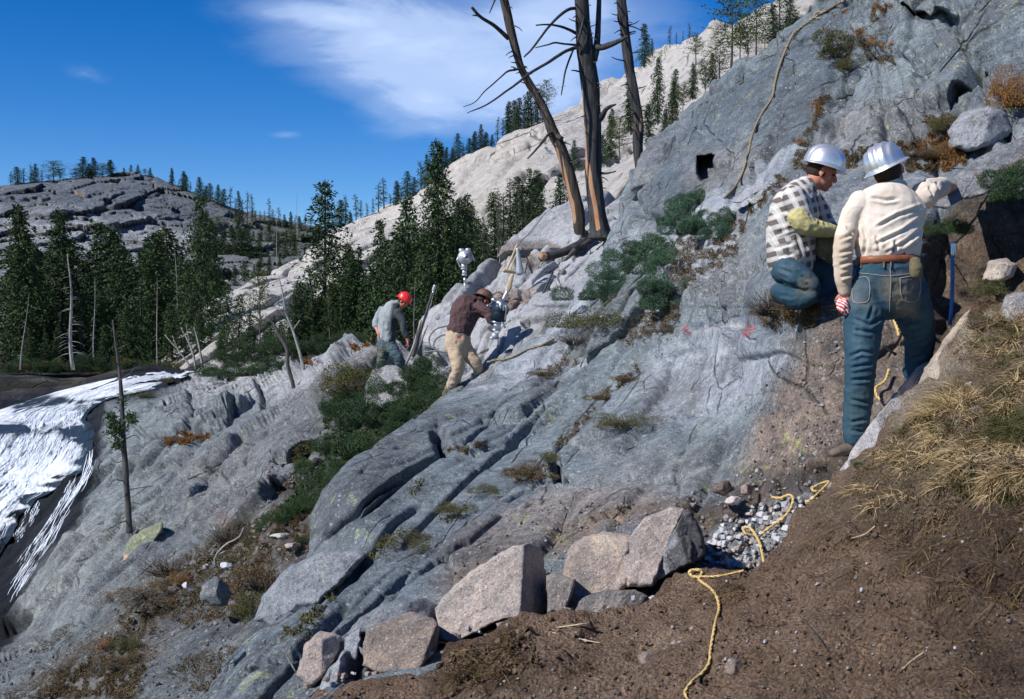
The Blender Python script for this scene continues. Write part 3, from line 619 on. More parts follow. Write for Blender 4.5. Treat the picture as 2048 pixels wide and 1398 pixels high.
# forest floor --------------------------------------------------
def grid_ground(name, x0, x1, y0, y1, nx, ny, zf, mat, col):
    x = np.linspace(x0, x1, nx); y = y0 + (y1 - y0) * np.linspace(0, 1, ny) ** 1.6
    X, Y = np.meshgrid(x, y); P = np.stack([X.ravel(), Y.ravel(), np.zeros(X.size)], 1); P[:, 2] = zf(P)
    idx = np.arange(nx * ny).reshape(ny, nx)
    q = np.stack([idx[:-1, :-1], idx[:-1, 1:], idx[1:, 1:], idx[1:, :-1]], 2).reshape(-1, 4)
    o = mesh_np(name, P, q, mat, col=col(P)); o['kind'] = 'structure'; return o
def ffz(P):
    return -0.5 * np.maximum(0, 73 - P[:, 1]) - 4.55 + 0.7 * fbm(P / 9, 4, 61) + block_disp(P * np.array([1, 1, 0.01]), 5, 0.5, 62, (1, 1, 1)) + 0.012 * np.maximum(P[:, 1] - 85, 0)
def ffc(P):
    n = np.clip(fbm(P / 5, 4, 63) * 2.2 + 0.35, 0, 1)[:, None]
    return n * np.array([0.20, 0.19, 0.18]) + (1 - n) * np.array([0.035, 0.034, 0.022])  # dark tone carries the stand's shade in the colour; grey is bare rock
forest_floor = grid_ground('forest_floor', -160, 60, 58, 420, 300, 260, ffz, M['rock_bright'], ffc)
ground_far = grid_ground('distant_ground', -1800, 1800, 300, 4000, 60, 60, lambda P: -14 + 6 * fbm(P / 220, 3, 64), M['rock_far'], lambda P: np.tile([0.12, 0.14, 0.10], (len(P), 1)))
# soil bank in front ---------------------------------------------
G_ctrl = [(560,1440,5.9),(640,1385,5.7),(870,1330,5.45),(1040,1228,5.7),(1230,1208,5.75),(1360,1150,5.9),(1530,1110,5.7),(1660,985,5.95),(1740,880,6.1),(1830,770,6.35),(1930,610,6.6),(2060,500,6.7),(2200,440,6.8),
 (1100,1398,4.5),(1400,1398,4.2),(1500,1250,4.7),(1700,1150,4.6),(1800,1000,5.0),(2048,900,4.7),(2048,1150,4.0),(2048,1398,3.4),(1700,1398,3.8),(1950,760,5.7),(2048,650,6.1),(2200,1500,3.0),(700,1450,5.0),(1250,1300,5.0)]
G_top = [(520,1460,560,1520),(640,1388,700,1520),(700,1358,780,1520),(760,1366,850,1520),(860,1348,940,1520),(890,1304,1000,1520),(960,1264,1080,1520),(1040,1226,1160,1520),(1130,1214,1260,1520),(1230,1206,1360,1520),(1300,1190,1440,1520),
 (1350,1150,1520,1520),(1420,1138,1620,1520),(1500,1152,1720,1520),(1540,1105,1820,1520),(1600,1048,1960,1520),(1660,985,2120,1520),(1700,925,2250,1400),(1745,872,2250,1250),(1790,830,2250,1120),(1830,770,2250,1000),(1870,700,2250,880),(1930,615,2250,760),(1990,560,2250,680),(2060,500,2250,580),(2200,440,2250,480)]
def G_disp(P, px, py, d):
    cl = np.clip(block_disp(P, 0.16, 1.0, 71, (1, 1, 1), 0.3, 0.25), -1.2, 1.2)
    g = np.clip((py - 950) / 200, 0, 1)
    return 0.13 * fbm(P / 0.5, 5, 72, 0.6) + (0.030 + 0.025 * g) * cl * np.clip(0.5 + fbm(P / 0.4, 2, 75), 0, 1) + 0.045 * fbm((P @ ROT) / np.array([0.14, 0.5, 0.10]), 4, 73, 0.6) + 0.018 * fbm(P / 0.045, 3, 74)
G_strokes = [([(1270,1320),(1420,1290),(1560,1180),(1700,1040)], ledge(0.062, 20, 1, 120)), ([(1750,1060),(1900,1010),(2100,1000)], ledge(0.087, 20, -1, 80)), ([(880,1330),(1000,1300),(1080,1330)], ledge(0.037, 10, 1, 60))]
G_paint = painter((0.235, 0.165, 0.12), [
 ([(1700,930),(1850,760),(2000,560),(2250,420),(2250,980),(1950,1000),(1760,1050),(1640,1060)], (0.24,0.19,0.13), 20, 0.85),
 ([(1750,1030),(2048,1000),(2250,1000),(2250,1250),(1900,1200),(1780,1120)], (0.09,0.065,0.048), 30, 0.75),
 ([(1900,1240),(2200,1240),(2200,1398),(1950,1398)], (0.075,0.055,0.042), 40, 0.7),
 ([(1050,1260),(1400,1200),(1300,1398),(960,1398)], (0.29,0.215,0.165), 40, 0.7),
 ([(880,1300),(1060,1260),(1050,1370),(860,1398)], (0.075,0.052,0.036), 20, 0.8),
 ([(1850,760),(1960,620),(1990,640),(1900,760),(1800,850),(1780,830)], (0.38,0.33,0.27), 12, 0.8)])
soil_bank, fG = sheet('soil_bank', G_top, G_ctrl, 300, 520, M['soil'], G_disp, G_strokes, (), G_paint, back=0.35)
# ------------------------------------------------------------ loose rocks and slabs
def resample(poly, n):
    p = np.array(list(poly) + [poly[0]], float); L = np.r_[0, np.cumsum(np.hypot(*(p[1:] - p[:-1]).T))]
    s = np.linspace(0, L[-1], n, endpoint=False)
    return np.interp(s, L, p[:, 0]), np.interp(s, L, p[:, 1])
def rock(name, label, cat, outline, d0, facets=(), thick=0.5, mat=None, tint=(0.3, 0.3, 0.3), rough=1.0, rnd=0.12, n=110, rings=30, group=None, center=None, patches=(), grad=(0, 0), kind=None, seed=None):
    """a solid stone: facets = planes (ax, ay, c): metres nearer per metre to the right / down; the farthest wins"""
    seed = seed or int(abs(outline[0][0] * 7 + outline[0][1])) % 9999
    ox, oy = resample(outline, n)
    w = 2.0 * vnoise(np.stack([ox / 9, oy / 9, ox * 0], 1), seed); ox = ox + w; oy = oy + 2.0 * vnoise(np.stack([ox / 9, oy / 9, ox * 0 + 9], 1), seed)
    cx, cy = center or (ox.mean(), oy.mean())
    t_ = np.linspace(0, 1, rings + 1)[1:][:, None]
    px = cx + (ox - cx) * t_; py = cy + (oy - cy) * t_
    k = d0 / F
    X = (px - cx) * k; Y = (py - cy) * k
    size = 0.5 * np.hypot(np.ptp(ox), np.ptp(oy)) * k
    dd = np.full(px.shape, -9.0)
    for ax, ay, c in (facets or ((0.1, -0.2, 0),)): dd = np.maximum(dd, -ax * X + ay * Y + c)
    r = np.minimum(rnd, 0.9 * size); edge = (1 - t_) * size
    dd = dd + r * (1 - np.sqrt(np.clip(1 - (1 - np.clip(edge / r, 0, 1)) ** 2, 0, 1))) + grad[0] * X + grad[1] * Y
    d = d0 + dd
    P = W(px, py, d); c0 = W(cx, cy, d0 + max([f[2] for f in facets] or [0]))[None]
    view = P / np.linalg.norm(P, axis=2, keepdims=True)
    flat = P.reshape(-1, 3)
    a = size * rough
    dsp = a * (0.05 * fbm(flat / (0.8 * size), 4, seed) + 0.03 * block_disp(flat, 0.45 * size, 1, seed + 1, (1, 1, 1), 0.3, 0.1) + 0.02 * fbm(flat / (0.12 * size), 4, seed + 2))
    P = P - view * dsp.reshape(P.shape[0], n, 1)
    rim = P[-1]; cen = rim.mean(0); vc = cen / np.linalg.norm(cen)
    backs = []
    for f_, sh in ((0.12, 1.0), (0.35, 0.99), (0.7, 0.95), (1.0, 0.82), (1.05, 0.4)):
        q = cen + (rim - cen) * sh + vc * thick * f_
        q = q + (a * 0.05 * np.stack([fbm(q / (0.5 * size), 3, seed + 7 + i) for i in range(3)], 1))
        backs.append(q)
    P = np.concatenate([P, np.array(backs)], 0); nr = P.shape[0]
    V = np.concatenate([P.reshape(-1, 3), c0, (cen + vc * thick * 1.05)[None]], 0)
    idx = np.arange(nr * n).reshape(nr, n); nx = np.roll(idx, -1, 1)
    quads = np.stack([idx[:-1], idx[1:], nx[1:], nx[:-1]], 2).reshape(-1, 4)
    tris = np.concatenate([np.stack([np.full(n, nr * n), idx[0], nx[0]], 1), np.stack([np.full(n, nr * n + 1), nx[-1], idx[-1]], 1)])
    vx, vy, _ = PX(V)
    col = painter(tint, patches)(vx, vy, V) if patches else np.tile(np.array(tint, float), (len(V), 1))
    org = V.mean(0)
    o = mesh_np(name, V - org, [quads, tris], mat or M['rock'], col=col); o.location = org
    me = o.data
    tag(o, label, cat, group, kind); return o
P_ROSE = (0.42, 0.31, 0.26)
M['fresh'] = rock_mat('fresh_granite', 0.5, 0.12, 0.15, ylichen=0.0, speck=1.2, bdist=0.02, cracks=0.15)
M['worn'] = rock_mat('worn_granite', 0.8, 0.6, 0.5, ylichen=0.5, bdist=0.03, cracks=0.4)
rock('block', 'large pale pinkish granite block, biggest of the foreground blocks', 'rock', [(880,1282),(905,1290),(1000,1240),(1075,1228),(1092,1225),(1095,1170),(1085,1100),(1060,1085),(1030,1090),(960,1130),(900,1180),(870,1215)], 6.1,
     [(0.35, -0.45, 0), (-2.5, -0.3, -0.42)], 0.9, M['fresh'], (0.38, 0.325, 0.285), 1.0, 0.03, patches=[([(870,1200),(1060,1080),(1095,1110),(1060,1100),(920,1190),(880,1240)], (0.26, 0.24, 0.22), 6, 0.7)])
rock('block', 'brown squarish granite block at the slope foot, left of the pale pink block', 'rock', [(725,1330),(730,1262),(752,1248),(820,1222),(868,1236),(880,1255),(872,1300),(835,1345),(800,1358),(760,1348)], 5.75,
     [(0.3, -0.4, 0), (-1.8, 0.4, -0.30), (0.3, -2.2, -0.16)], 0.5, M['fresh'], (0.25, 0.20, 0.165), 0.9, 0.03, patches=[([(720,1260),(870,1225),(880,1245),(735,1285)], (0.2, 0.17, 0.14), 6, 0.7)])
rock('boulder', 'buff granite lump with grey patches left of the dark wedge rock', 'rock', [(1130,1225),(1120,1170),(1135,1100),(1165,1075),(1215,1062),(1262,1070),(1275,1110),(1258,1170),(1225,1215),(1180,1232)], 6.2,
     [(0.2, -0.45, 0), (0.9, -0.1, -0.12), (-0.6, -0.5, -0.16)], 0.6, M['fresh'], (0.36, 0.29, 0.24), 0.9, 0.08, patches=[([(1180,1060),(1230,1065),(1240,1095),(1190,1110)], (0.52, 0.42, 0.32), 8, 0.9), ([(1150,1140),(1180,1130),(1200,1160),(1160,1170)], (0.2, 0.19, 0.18), 8, 0.8)])
rock('boulder', 'rosy granite face leaning against the dark wedge rock on its left side', 'rock', [(1256,1175),(1240,1110),(1255,1075),(1290,1035),(1345,1012),(1372,1016),(1350,1060),(1325,1120),(1305,1172)], 6.15,
     [(0.2, -0.5, 0)], 0.6, M['fresh'], (0.33, 0.28, 0.25), 1.0, 0.04)
rock('wedge_rock', 'dark pointed wedge of rock with a white lower left edge above the soil bank', 'rock', [(1296,1178),(1308,1140),(1340,1075),(1368,1022),(1382,1022),(1398,1050),(1408,1085),(1412,1108),(1395,1122),(1360,1135),(1325,1155)], 6.0,
     [(1.0, -0.1, 0.05), (-0.5, -0.6, 0.0)], 0.5, M['worn'], (0.14, 0.14, 0.145), 1.6, 0.03, patches=[([(1290,1185),(1345,1060),(1352,1075),(1325,1120),(1345,1150),(1310,1180)], (0.52, 0.54, 0.58), 6, 0.85)])
rock('block', 'small grey block wedged between the pink block and the buff lump', 'rock', [(1095,1226),(1092,1150),(1110,1145),(1150,1158),(1146,1185),(1128,1226)], 6.05, [(0.2, -0.2, 0)], 0.3, M['fresh'], (0.27, 0.235, 0.21), 0.7, 0.03, n=60, rings=12)
rock('slab', 'brown tilted slab with a dusty top below the wedge rock', 'rock', [(1310,1195),(1330,1160),(1400,1135),(1480,1140),(1500,1150),(1440,1185),(1370,1205)], 5.85, [(0.1, -1.2, 0)], 0.3, M['soil'], (0.17, 0.12, 0.09), 0.6, 0.04, n=80, rings=16)
rock('boulder', 'grey dusty lump filling the gap between the buff lump and the soil', 'rock', [(1140,1232),(1160,1195),(1210,1180),(1270,1178),(1300,1195),(1290,1215),(1220,1232)], 6.0, [(0.3, -0.6, 0), (-0.5, -0.3, -.04)], 0.4, M['worn'], (0.27, 0.25, 0.235), 1.3, 0.04, n=70, rings=16)
rock('boulder', 'low grey rock behind the brown squarish block', 'rock', [(690,1270),(720,1235),(780,1205),(850,1195),(880,1215),(860,1250),(760,1262)], 6.35, [(0.3, -0.7, 0), (-0.5, -0.3, -.04)], 0.5, M['worn'], (0.26, 0.28, 0.30), 1.2, 0.05, n=70, rings=16)
rock('slab', 'broad lichen-speckled slab below the big rounded boulder', 'slab', [(508,1240),(525,1190),(575,1135),(640,1103),(720,1100),(735,1110),(690,1160),(640,1205),(612,1245),(560,1258)], 7.9,
     [(0.25, -0.7, 0), (1.5, -0.2, -0.16), (0.2, 1.0, -0.2)], 0.7, M['worn'], (0.29, 0.31, 0.335), 0.7, 0.12, n=120, rings=30)
rock('stone', 'pinkish grey cracked block at the bottom left of the soil, beside a white-edged rock', 'rock', [(592,1350),(610,1290),(640,1262),(668,1265),(684,1272),(676,1310),(650,1350),(620,1375)], 5.9, [(0.5, -0.3, 0), (-0.8, -0.3, -0.02), (0, -2, -.16)], 0.4, M['fresh'], (0.34, 0.28, 0.25), 0.9, 0.04, n=80, rings=18)
rock('stone', 'jagged white-edged rock with a hollow painted black at the bottom of the slope', 'rock', [(600,1400),(640,1370),(668,1330),(690,1300),(718,1296),(728,1320),(724,1350),(690,1372),(650,1392),(620,1410)], 5.75, [(0.9, -0.6, 0.03), (-1.3, -0.3, 0)], 0.35, M['worn'], (0.42, 0.44, 0.48), 1.8, 0.03, n=80, rings=18, patches=[([(690,1310),(728,1300),(728,1350),(690,1370)], (0.04, 0.04, 0.045), 6, 0.9)])  # near-black patch paints the shade of a hollow onto the stone
rock('stone', 'upright grey sliver of rock just left of the brown squarish block', 'rock', [(686,1320),(690,1275),(712,1262),(722,1250),(720,1290),(712,1322)], 5.9, [(0.6, -0.3, 0)], 0.25, M['worn'], (0.33, 0.35, 0.38), 0.9, 0.03, n=50, rings=12)
# slab that roofs the dug-out hollow on the right
rock('overhanging_slab', 'thick grey slab projecting over the dug-out hollow on the right', 'slab', [(1862,412),(1868,385),(1895,362),(1945,322),(2000,292),(2060,268),(2200,225),(2260,270),(2200,318),(2048,345),(2000,372),(1960,392),(1915,400),(1890,418)], 7.3,
     [(0.58, -1.05, 0), (-0.58, 1.05, -0.22)], 1.1, M['worn'], (0.27, 0.28, 0.29), 0.5, 0.06, n=140, rings=30, grad=(0.1, 0), patches=[([(1990,340),(2060,300),(2260,260),(2260,330),(2010,372)], (0.30, 0.235, 0.21), 8, 0.9)])
rock('boulder', 'pale buff boulder bedded in the bank behind the standing worker\'s boots', 'boulder', [(1795,905),(1800,850),(1850,740),(1880,690),(1920,635),(1952,610),(1968,640),(1960,700),(1930,745),(1890,780),(1862,830),(1830,890)], 6.25,
     [(0.9, -0.5, 0.0), (-0.7, -0.6, 0)], 0.4, M['fresh'], (0.47, 0.39, 0.30), 0.9, 0.12, n=100, rings=26)
rock('ledge', 'long pale granite edge running down the bank beside the standing worker\'s left boot', 'ledge', [(1652,975),(1690,925),(1715,880),(1755,830),(1800,775),(1835,735),(1862,722),(1850,770),(1820,830),(1790,880),(1745,925),(1712,955),(1690,990)], 6.45,
     [(1.0, -0.5, 0), (-0.3, -0.6, 0.02)], 0.35, M['fresh'], (0.36, 0.345, 0.34), 0.7, 0.05, n=120, rings=20)
rock('boulder', 'blue-grey lichened boulder in the dry grass at the right edge', 'boulder', [(1900,850),(1920,820),(1975,798),(2048,790),(2140,800),(2160,860),(2060,868),(1970,872)], 5.35, [(0.1, -0.8, 0), (0.0, 0.6, -0.08)], 0.35, M['worn'], (0.33, 0.35, 0.38), 1.2, 0.06, n=90, rings=20)
rock('stone', 'small blue-grey stone in the grass above the lichened boulder', 'rock', [(1955,778),(1975,760),(2010,757),(2012,770),(1990,780)], 5.7, [(0.2, -0.8, 0)], 0.12, M['worn'], (0.40, 0.42, 0.46), 1, 0.03, n=40, rings=8)
rock('stone', 'buff stone lodged under the shrub in the bank right of the hollow', 'rock', [(1965,560),(1975,525),(2010,515),(2035,530),(2028,552),(1995,565)], 6.4, [(0.3, -0.8, 0), (-0.6, -0.3, -0.03)], 0.25, M['fresh'], (0.40, 0.34, 0.28), 1, 0.04, n=50, rings=12)
rock('stone', 'grey stone half buried at the right edge of the bank', 'rock', [(2000,620),(2012,590),(2060,580),(2090,610),(2060,640),(2015,645)], 6.2, [(0.3, -0.8, 0)], 0.25, M['worn'], (0.33, 0.32, 0.32), 1, 0.04, n=50, rings=12)
rock('boulder', 'pale grey boulder behind the grass tuft near the top right corner', 'boulder', [(1895,262),(1925,225),(1975,212),(2010,225),(2030,262),(1990,290),(1935,305),(1905,295)], 9.6, [(0.3, -0.6, 0), (-0.7, -0.3, -.05)], 0.5, M['worn'], (0.40, 0.41, 0.43), 0.9, 0.12, n=80, rings=20)
rock('slab', 'dark lichened slab edge low on the slope with yellow lichen spots', 'slab', [(1112,950),(1115,905),(1150,870),(1185,852),(1250,860),(1330,870),(1340,920),(1260,950),(1180,965),(1130,962)], 9.35, [(0.1, -0.9, 0.02), (0.1, 0.3, -0.1), (1.6, -0.1, -0.33)], 0.8, M['worn'], (0.24, 0.265, 0.285), 0.6, 0.10, n=110, rings=26, center=(1225, 908))
rock('outcrop_knob', 'dark rounded knob of rock at the foot of the right-hand dead trunk', 'rock', [(1262,405),(1262,360),(1276,318),(1300,285),(1345,270),(1372,290),(1365,335),(1330,365),(1310,400),(1285,420)], 18.2, [(0.4, -0.5, 0), (-0.5, -0.5, -.1), (0, 1.4, -.35)], 1.2, M['worn'], (0.20, 0.215, 0.23), 0.9, 0.3, n=100, rings=24)
rock('boulder', 'grey boulder among the green junipers below the worker in the red helmet', 'boulder', [(728,770),(745,738),(790,730),(820,745),(830,775),(812,815),(780,840),(745,845),(728,812)], 19.5, [(0.3, -0.7, 0), (0.2, 0.4, -0.2), (1.3, 0, -.4)], 0.9, M['worn'], (0.32, 0.325, 0.33), 0.9, 0.2, n=90, rings=22)
rock('stone', 'weathered grey ledge block below and left of the drill worker\'s boots', 'rock', [(840,640),(870,610),(905,600),(960,640),(930,690),(880,705),(845,690)], 23, [(0.5, -0.8, 0)], 0.9, M['worn'], (0.42, 0.42, 0.43), 0.9, 0.2, n=70, rings=16)
rock('slab', 'white overhanging slab edge with a brown broken face left of the dead tree roots', 'slab', [(995,515),(1005,492),(1030,470),(1075,440),(1120,425),(1160,440),(1165,480),(1130,505),(1090,508),(1060,525),(1020,522)], 22.5, [(0.3, -1.0, 0), (0.2, 0.8, -0.30)], 1.2, M['worn'], (0.46, 0.47, 0.49), 0.9, 0.10, n=110, rings=26, patches=[([(990,492),(1040,482),(1100,480),(1120,490),(1060,530),(1000,525)], (0.24, 0.20, 0.175), 5, 0.95)])
# two loose plates lying across the slope
rock('plate', 'upper thin grey rock plate lying across the slope right of the juniper', 'slab', [(1462,402),(1490,380),(1540,352),(1558,352),(1545,368),(1500,392),(1478,408)], 12.2, [(0.45, -0.9, 0)], 0.3, M['worn'], (0.40, 0.41, 0.44), 0.4, 0.04, n=60, rings=12)
rock('plate', 'lower thin grey rock plate lying across the slope right of the juniper', 'slab', [(1492,402),(1530,375),(1552,362),(1560,368),(1540,386),(1505,410)], 11.9, [(0.45, -0.9, 0)], 0.25, M['worn'], (0.36, 0.37, 0.38), 0.4, 0.04, n=60, rings=12)
rock('slab', 'slab with yellow-green lichen and an orange broken end on the lower left rock', 'slab', [(248,1105),(262,1075),(300,1052),(325,1045),(324,1062),(295,1100),(282,1122),(278,1133),(262,1138),(248,1142),(246,1125)], float(fB(285, 1090)) + .25, [(0.4, -0.9, 0), (-1.2, .3, -.25)], 1.0, M['worn'], (0.25, 0.265, 0.17), 1.0, 0.08, n=80, rings=18, patches=[([(240,1108),(262,1112),(286,1110),(290,1150),(236,1150)], (0.62, 0.38, 0.24), 1.5, 1.0)])
# loose stones on soil and rubble
def stone_at(px, py, d, w, h, tint, label, mat='fresh', seed=0, group=None, name='stone'):
    rs = random.Random(seed * 13 + int(px)); m_ = rs.choice((5, 6, 7)); an = [2 * pi * (i + rs.uniform(-.25, .25)) / m_ for i in range(m_)]
    poly = [(px + w / 2 * cos(a) * rs.uniform(.8, 1.1), py + h / 2 * sin(a) * rs.uniform(.8, 1.1)) for a in an]
    return rock(name, label, 'stone', poly, d, [(rs.uniform(.3, .9), -rs.uniform(.3, .9), 0), (-rs.uniform(.3, 1.2), -rs.uniform(.1, .6), 0), (rs.uniform(-.3, .3), rs.uniform(.2, .9), -.01)], w / F * d * 0.8, M[mat], tint, 1.0, w / F * d * 0.12, n=30, rings=8, group=group, seed=seed + 5)
stone_at(1293, 1325, 5.05, 72, 52, (0.27, 0.22, 0.185), 'angular brown stone lying on the bare soil in the foreground')
stone_at(1467, 1338, 4.3, 60, 50, (0.21, 0.165, 0.14), 'flat brown stone in the soil right of the yellow cord')
stone_at(1303, 1218, 5.7, 40, 30, (0.25, 0.22, 0.2), 'small brown stone on the soil under the buff lump')
stone_at(1005, 1330, 5.1, 40, 42, (0.20, 0.21, 0.23), 'ragged dark stone on the soil below the pink block', 'worn')
stone_at(1468, 1001, 7.0, 36, 22, (0.62, 0.55, 0.53), 'whitish stone at the foot of the bare dusty slope')
stone_at(1445, 975, 7.05, 52, 36, (0.13, 0.10, 0.085), 'dark brown stone beside the whitish stone')
stone_at(1494, 978, 7.0, 34, 24, (0.24, 0.18, 0.15), 'red-brown stone just above the whitish stone')
stone_at(1662, 1005, 6.0, 60, 32, (0.30, 0.25, 0.22), 'buff stone hanging out of the bank under the dry grass')
stone_at(1735, 985, 5.7, 44, 26, (0.22, 0.18, 0.15), 'small stone set in the bank beside the grass edge')
stone_at(432, 1186, 10.5, 66, 66, (0.27, 0.285, 0.29), 'round grey stone in the brown heather on the lower slope', 'worn')
stone_at(372, 1172, 11.2, 18, 20, (0.5, 0.5, 0.52), 'small pale upright stone left of the round grey stone')
stone_at(452, 1130, 11.5, 30, 14, (0.52, 0.55, 0.6), 'small pale blue stone above the round grey stone')
stone_at(560, 1072, 12.0, 44, 12, (0.38, 0.37, 0.36), 'thin grey stone lying under the green junipers')
stone_at(585, 1092, 11.5, 40, 16, (0.33, 0.29, 0.25), 'flat buff stone left of the big rounded boulder')
stone_at(1125, 545, 17.3, 20, 14, (0.2, 0.19, 0.19), 'small dark stone near the top of the long steel bar', 'worn')
stone_at(785, 748, 19.8, 16, 10, (0.35, 0.24, 0.18), 'small brown stone lying on the grey boulder in the junipers')
stone_at(1838, 885, 5.9, 50, 30, (0.12, 0.10, 0.085), 'dark clod under the dry grass on the bank', 'soil')
stone_at(1945, 770, 5.75, 34, 18, (0.30, 0.24, 0.2), 'brown stone beside the blue-grey one in the grass')
rs = random.Random(4); kk = 0
RUB = [(1440,1050),(1500,1015),(1560,995),(1640,992),(1632,1030),(1570,1085),(1520,1135),(1450,1130),(1412,1120),(1420,1080)]
pts = []
while len(pts) < 120:
    x, y = rs.uniform(1405, 1645), rs.uniform(990, 1145)
    if inside(np.array([x]), np.array([y]), RUB)[0] and all(abs(x - a) > 7 or abs(y - b) > 5 for a, b, _ in pts): pts.append((x, y, rs.uniform(8, 28) * rs.uniform(.5, 1)))
bm_v, bm_f, off = [], [], 0
for x, y, w_ in sorted(pts, key=lambda q: q[1]):
    d_ = float(fA(np.array([x]), np.array([y]))[0]) - 0.04
    c_, cn = rs.choice([((0.5, 0.53, 0.58), 'pale blue-grey'), ((0.35, 0.37, 0.4), 'mid grey'), ((0.60, 0.6, 0.62), 'whitish'), ((0.26, 0.24, 0.22), 'dark brown-grey'), ((0.42, 0.36, 0.31), 'buff')])
    stone_at(x, y, d_, w_ + 4, w_ * 0.62 + 3, c_, 'loose ' + cn + ' rubble stone in the pile beside the yellow cord', seed=int(x * 3 + y), group='rubble stones piled under the bare dusty slope', name='rubble_stone')
for k_ in range(70):      # chips over the soil, heather and dusty rock
    x, y, fld = rs.choice([(rs.uniform(1000, 1700), rs.uniform(1240, 1398), 'G'), (rs.uniform(1500, 2040), rs.uniform(1040, 1398), 'G'), (rs.uniform(380, 620), rs.uniform(1040, 1150), 'B'), (rs.uniform(1420, 1700), rs.uniform(880, 985), 'A')])
    f_ = {'G': fG, 'B': fB, 'A': fA}[fld]; d_ = float(f_(np.array([x]), np.array([y]))[0]) - 0.01
    cn = None; place = {'G': ('small pale stone chip scattered on the brown soil bank', 'stone chips on the soil bank'), 'B': ('small stone among the heather left of the big boulder', 'stones among the heather'), 'A': ('small stone on the dirt below the bare dusty slope', 'stones on the dirt below the dusty slope')}[fld]
    c_, cn = rs.choice([((0.42, 0.38, 0.35), 'buff'), ((0.28, 0.22, 0.18), 'brown'), ((0.36, 0.37, 0.4), 'blue-grey'), ((0.2, 0.16, 0.13), 'dark brown')])
    s_ = rs.uniform(5, 15)
    stone_at(x, y, d_, s_, s_ * 0.7, c_, place[0].replace('small pale', 'small').replace('small', 'small ' + cn, 1), seed=k_ + 500, group=place[1], name='stone_chip')

for k_ in range(46):      # broken bits packed round the feet of the blocks
    t_ = rs.random(); x = 600 + 800 * t_ + rs.uniform(-14, 14); y = float(np.interp(x, [600, 700, 760, 880, 960, 1100, 1240, 1310, 1400], [1385, 1350, 1362, 1300, 1262, 1232, 1218, 1190, 1150])) + rs.uniform(-16, 12)
    s_ = rs.uniform(9, 30) * rs.uniform(.6, 1); c_, cn = rs.choice([((0.36, 0.29, 0.25), 'rosy'), ((0.26, 0.24, 0.23), 'dark grey'), ((0.22, 0.17, 0.13), 'brown'), ((0.42, 0.42, 0.43), 'pale grey')])
    stone_at(x, y, 5.92 - .2 * (x < 900), s_, s_ * rs.uniform(.5, .8), c_, cn + ' broken stone packed at the foot of the foreground blocks', seed=k_ + 900, group='broken stones at the foot of the foreground blocks')

def clods(name, label, cat, regs, mat, seed, tints):
    rs = np.random.RandomState(seed); base = np.array([[1,0,0],[0,1,0],[-1,0,0],[0,-1,0],[0,0,1],[0,0,-1],[.6,.6,.55],[-.6,.6,.5],[-.55,-.6,.55],[.6,-.55,.5]], float)
    fc = np.array([[0,6,4],[6,1,4],[1,7,4],[7,2,4],[2,8,4],[8,3,4],[3,9,4],[9,0,4],[0,1,6],[1,2,7],[2,3,8],[3,0,9],[1,0,5],[2,1,5],[3,2,5],[0,3,5]])
    Vs, Fs, Cs, o_ = [], [], [], 0
    for poly, fld, n, s0, s1 in regs:
        a = np.array(poly, float); x = rs.uniform(a[:, 0].min(), a[:, 0].max(), n * 3); y = rs.uniform(a[:, 1].min(), a[:, 1].max(), n * 3); k = inside(x, y, poly) & (vnoise(np.stack([x / 40, y / 40, 0 * x], 1), seed) > rs.uniform(-.8, .4, len(x))); x, y = x[k][:n], y[k][:n]; m_ = len(x)
        d_ = fld(x, y); sz = (s0 + (s1 - s0) * rs.rand(m_) ** 4) / F * d_; P = W(x, y, d_ - sz * .2)
        V = base[None] * (1 + .35 * rs.normal(size=(m_, 10, 1))) * sz[:, None, None] * rs.uniform(.6, 1.2, (m_, 1, 3)); an = rs.uniform(0, 6.28, m_); c_, s_ = np.cos(an)[:, None], np.sin(an)[:, None]
        V = np.stack([V[..., 0] * c_ - V[..., 1] * s_, V[..., 0] * s_ + V[..., 1] * c_, V[..., 2]], 2) + P[:, None]
        Vs.append(V.reshape(-1, 3)); Fs.append((np.arange(m_)[:, None, None] * 10 + fc[None] + o_).reshape(-1, 3)); o_ += m_ * 10
        t_ = np.array(tints)[rs.randint(0, len(tints), m_)] * rs.uniform(.75, 1.2, (m_, 1)); Cs.append(np.repeat(t_, 10, 0))
    o = mesh_np(name, np.concatenate(Vs), [np.concatenate(Fs)], mat, smooth=False, col=np.concatenate(Cs)); tag(o, label, cat, kind='stuff')
GB = [(620,1398),(900,1320),(1100,1235),(1320,1195),(1420,1145),(1520,1130),(1660,1000),(2048,1010),(2048,1398)]
clods('soil_clods', 'brown crumbs and clods of loose earth all over the soil bank', 'soil', [(GB, fG, 2600, 1.0, 6), ([(880,1320),(1060,1250),(1080,1330),(900,1390)], fG, 1200, 1.5, 8)], M['soil'], 5, [(0.25,0.18,0.13), (0.20,0.145,0.105), (0.30,0.225,0.17)])
clods('gravel', 'small grey and buff gravel scattered over the soil and the dusty slope foot', 'gravel', [(GB, fG, 600, 1, 5), ([(1300,1010),(1450,960),(1700,880),(1740,930),(1600,1060),(1400,1180)], fA, 800, 1.2, 7), ([(900,1240),(1300,1180),(1420,1130),(1300,1000),(1080,1000),(900,1130)], fA, 900, 1, 5), ([(1450,860),(1640,640),(1700,620),(1700,880),(1500,960)], fA, 500, 1, 4)], M['worn'], 6, [(0.38,0.36,0.34), (0.28,0.25,0.22), (0.46,0.46,0.48), (0.2,0.17,0.15)])
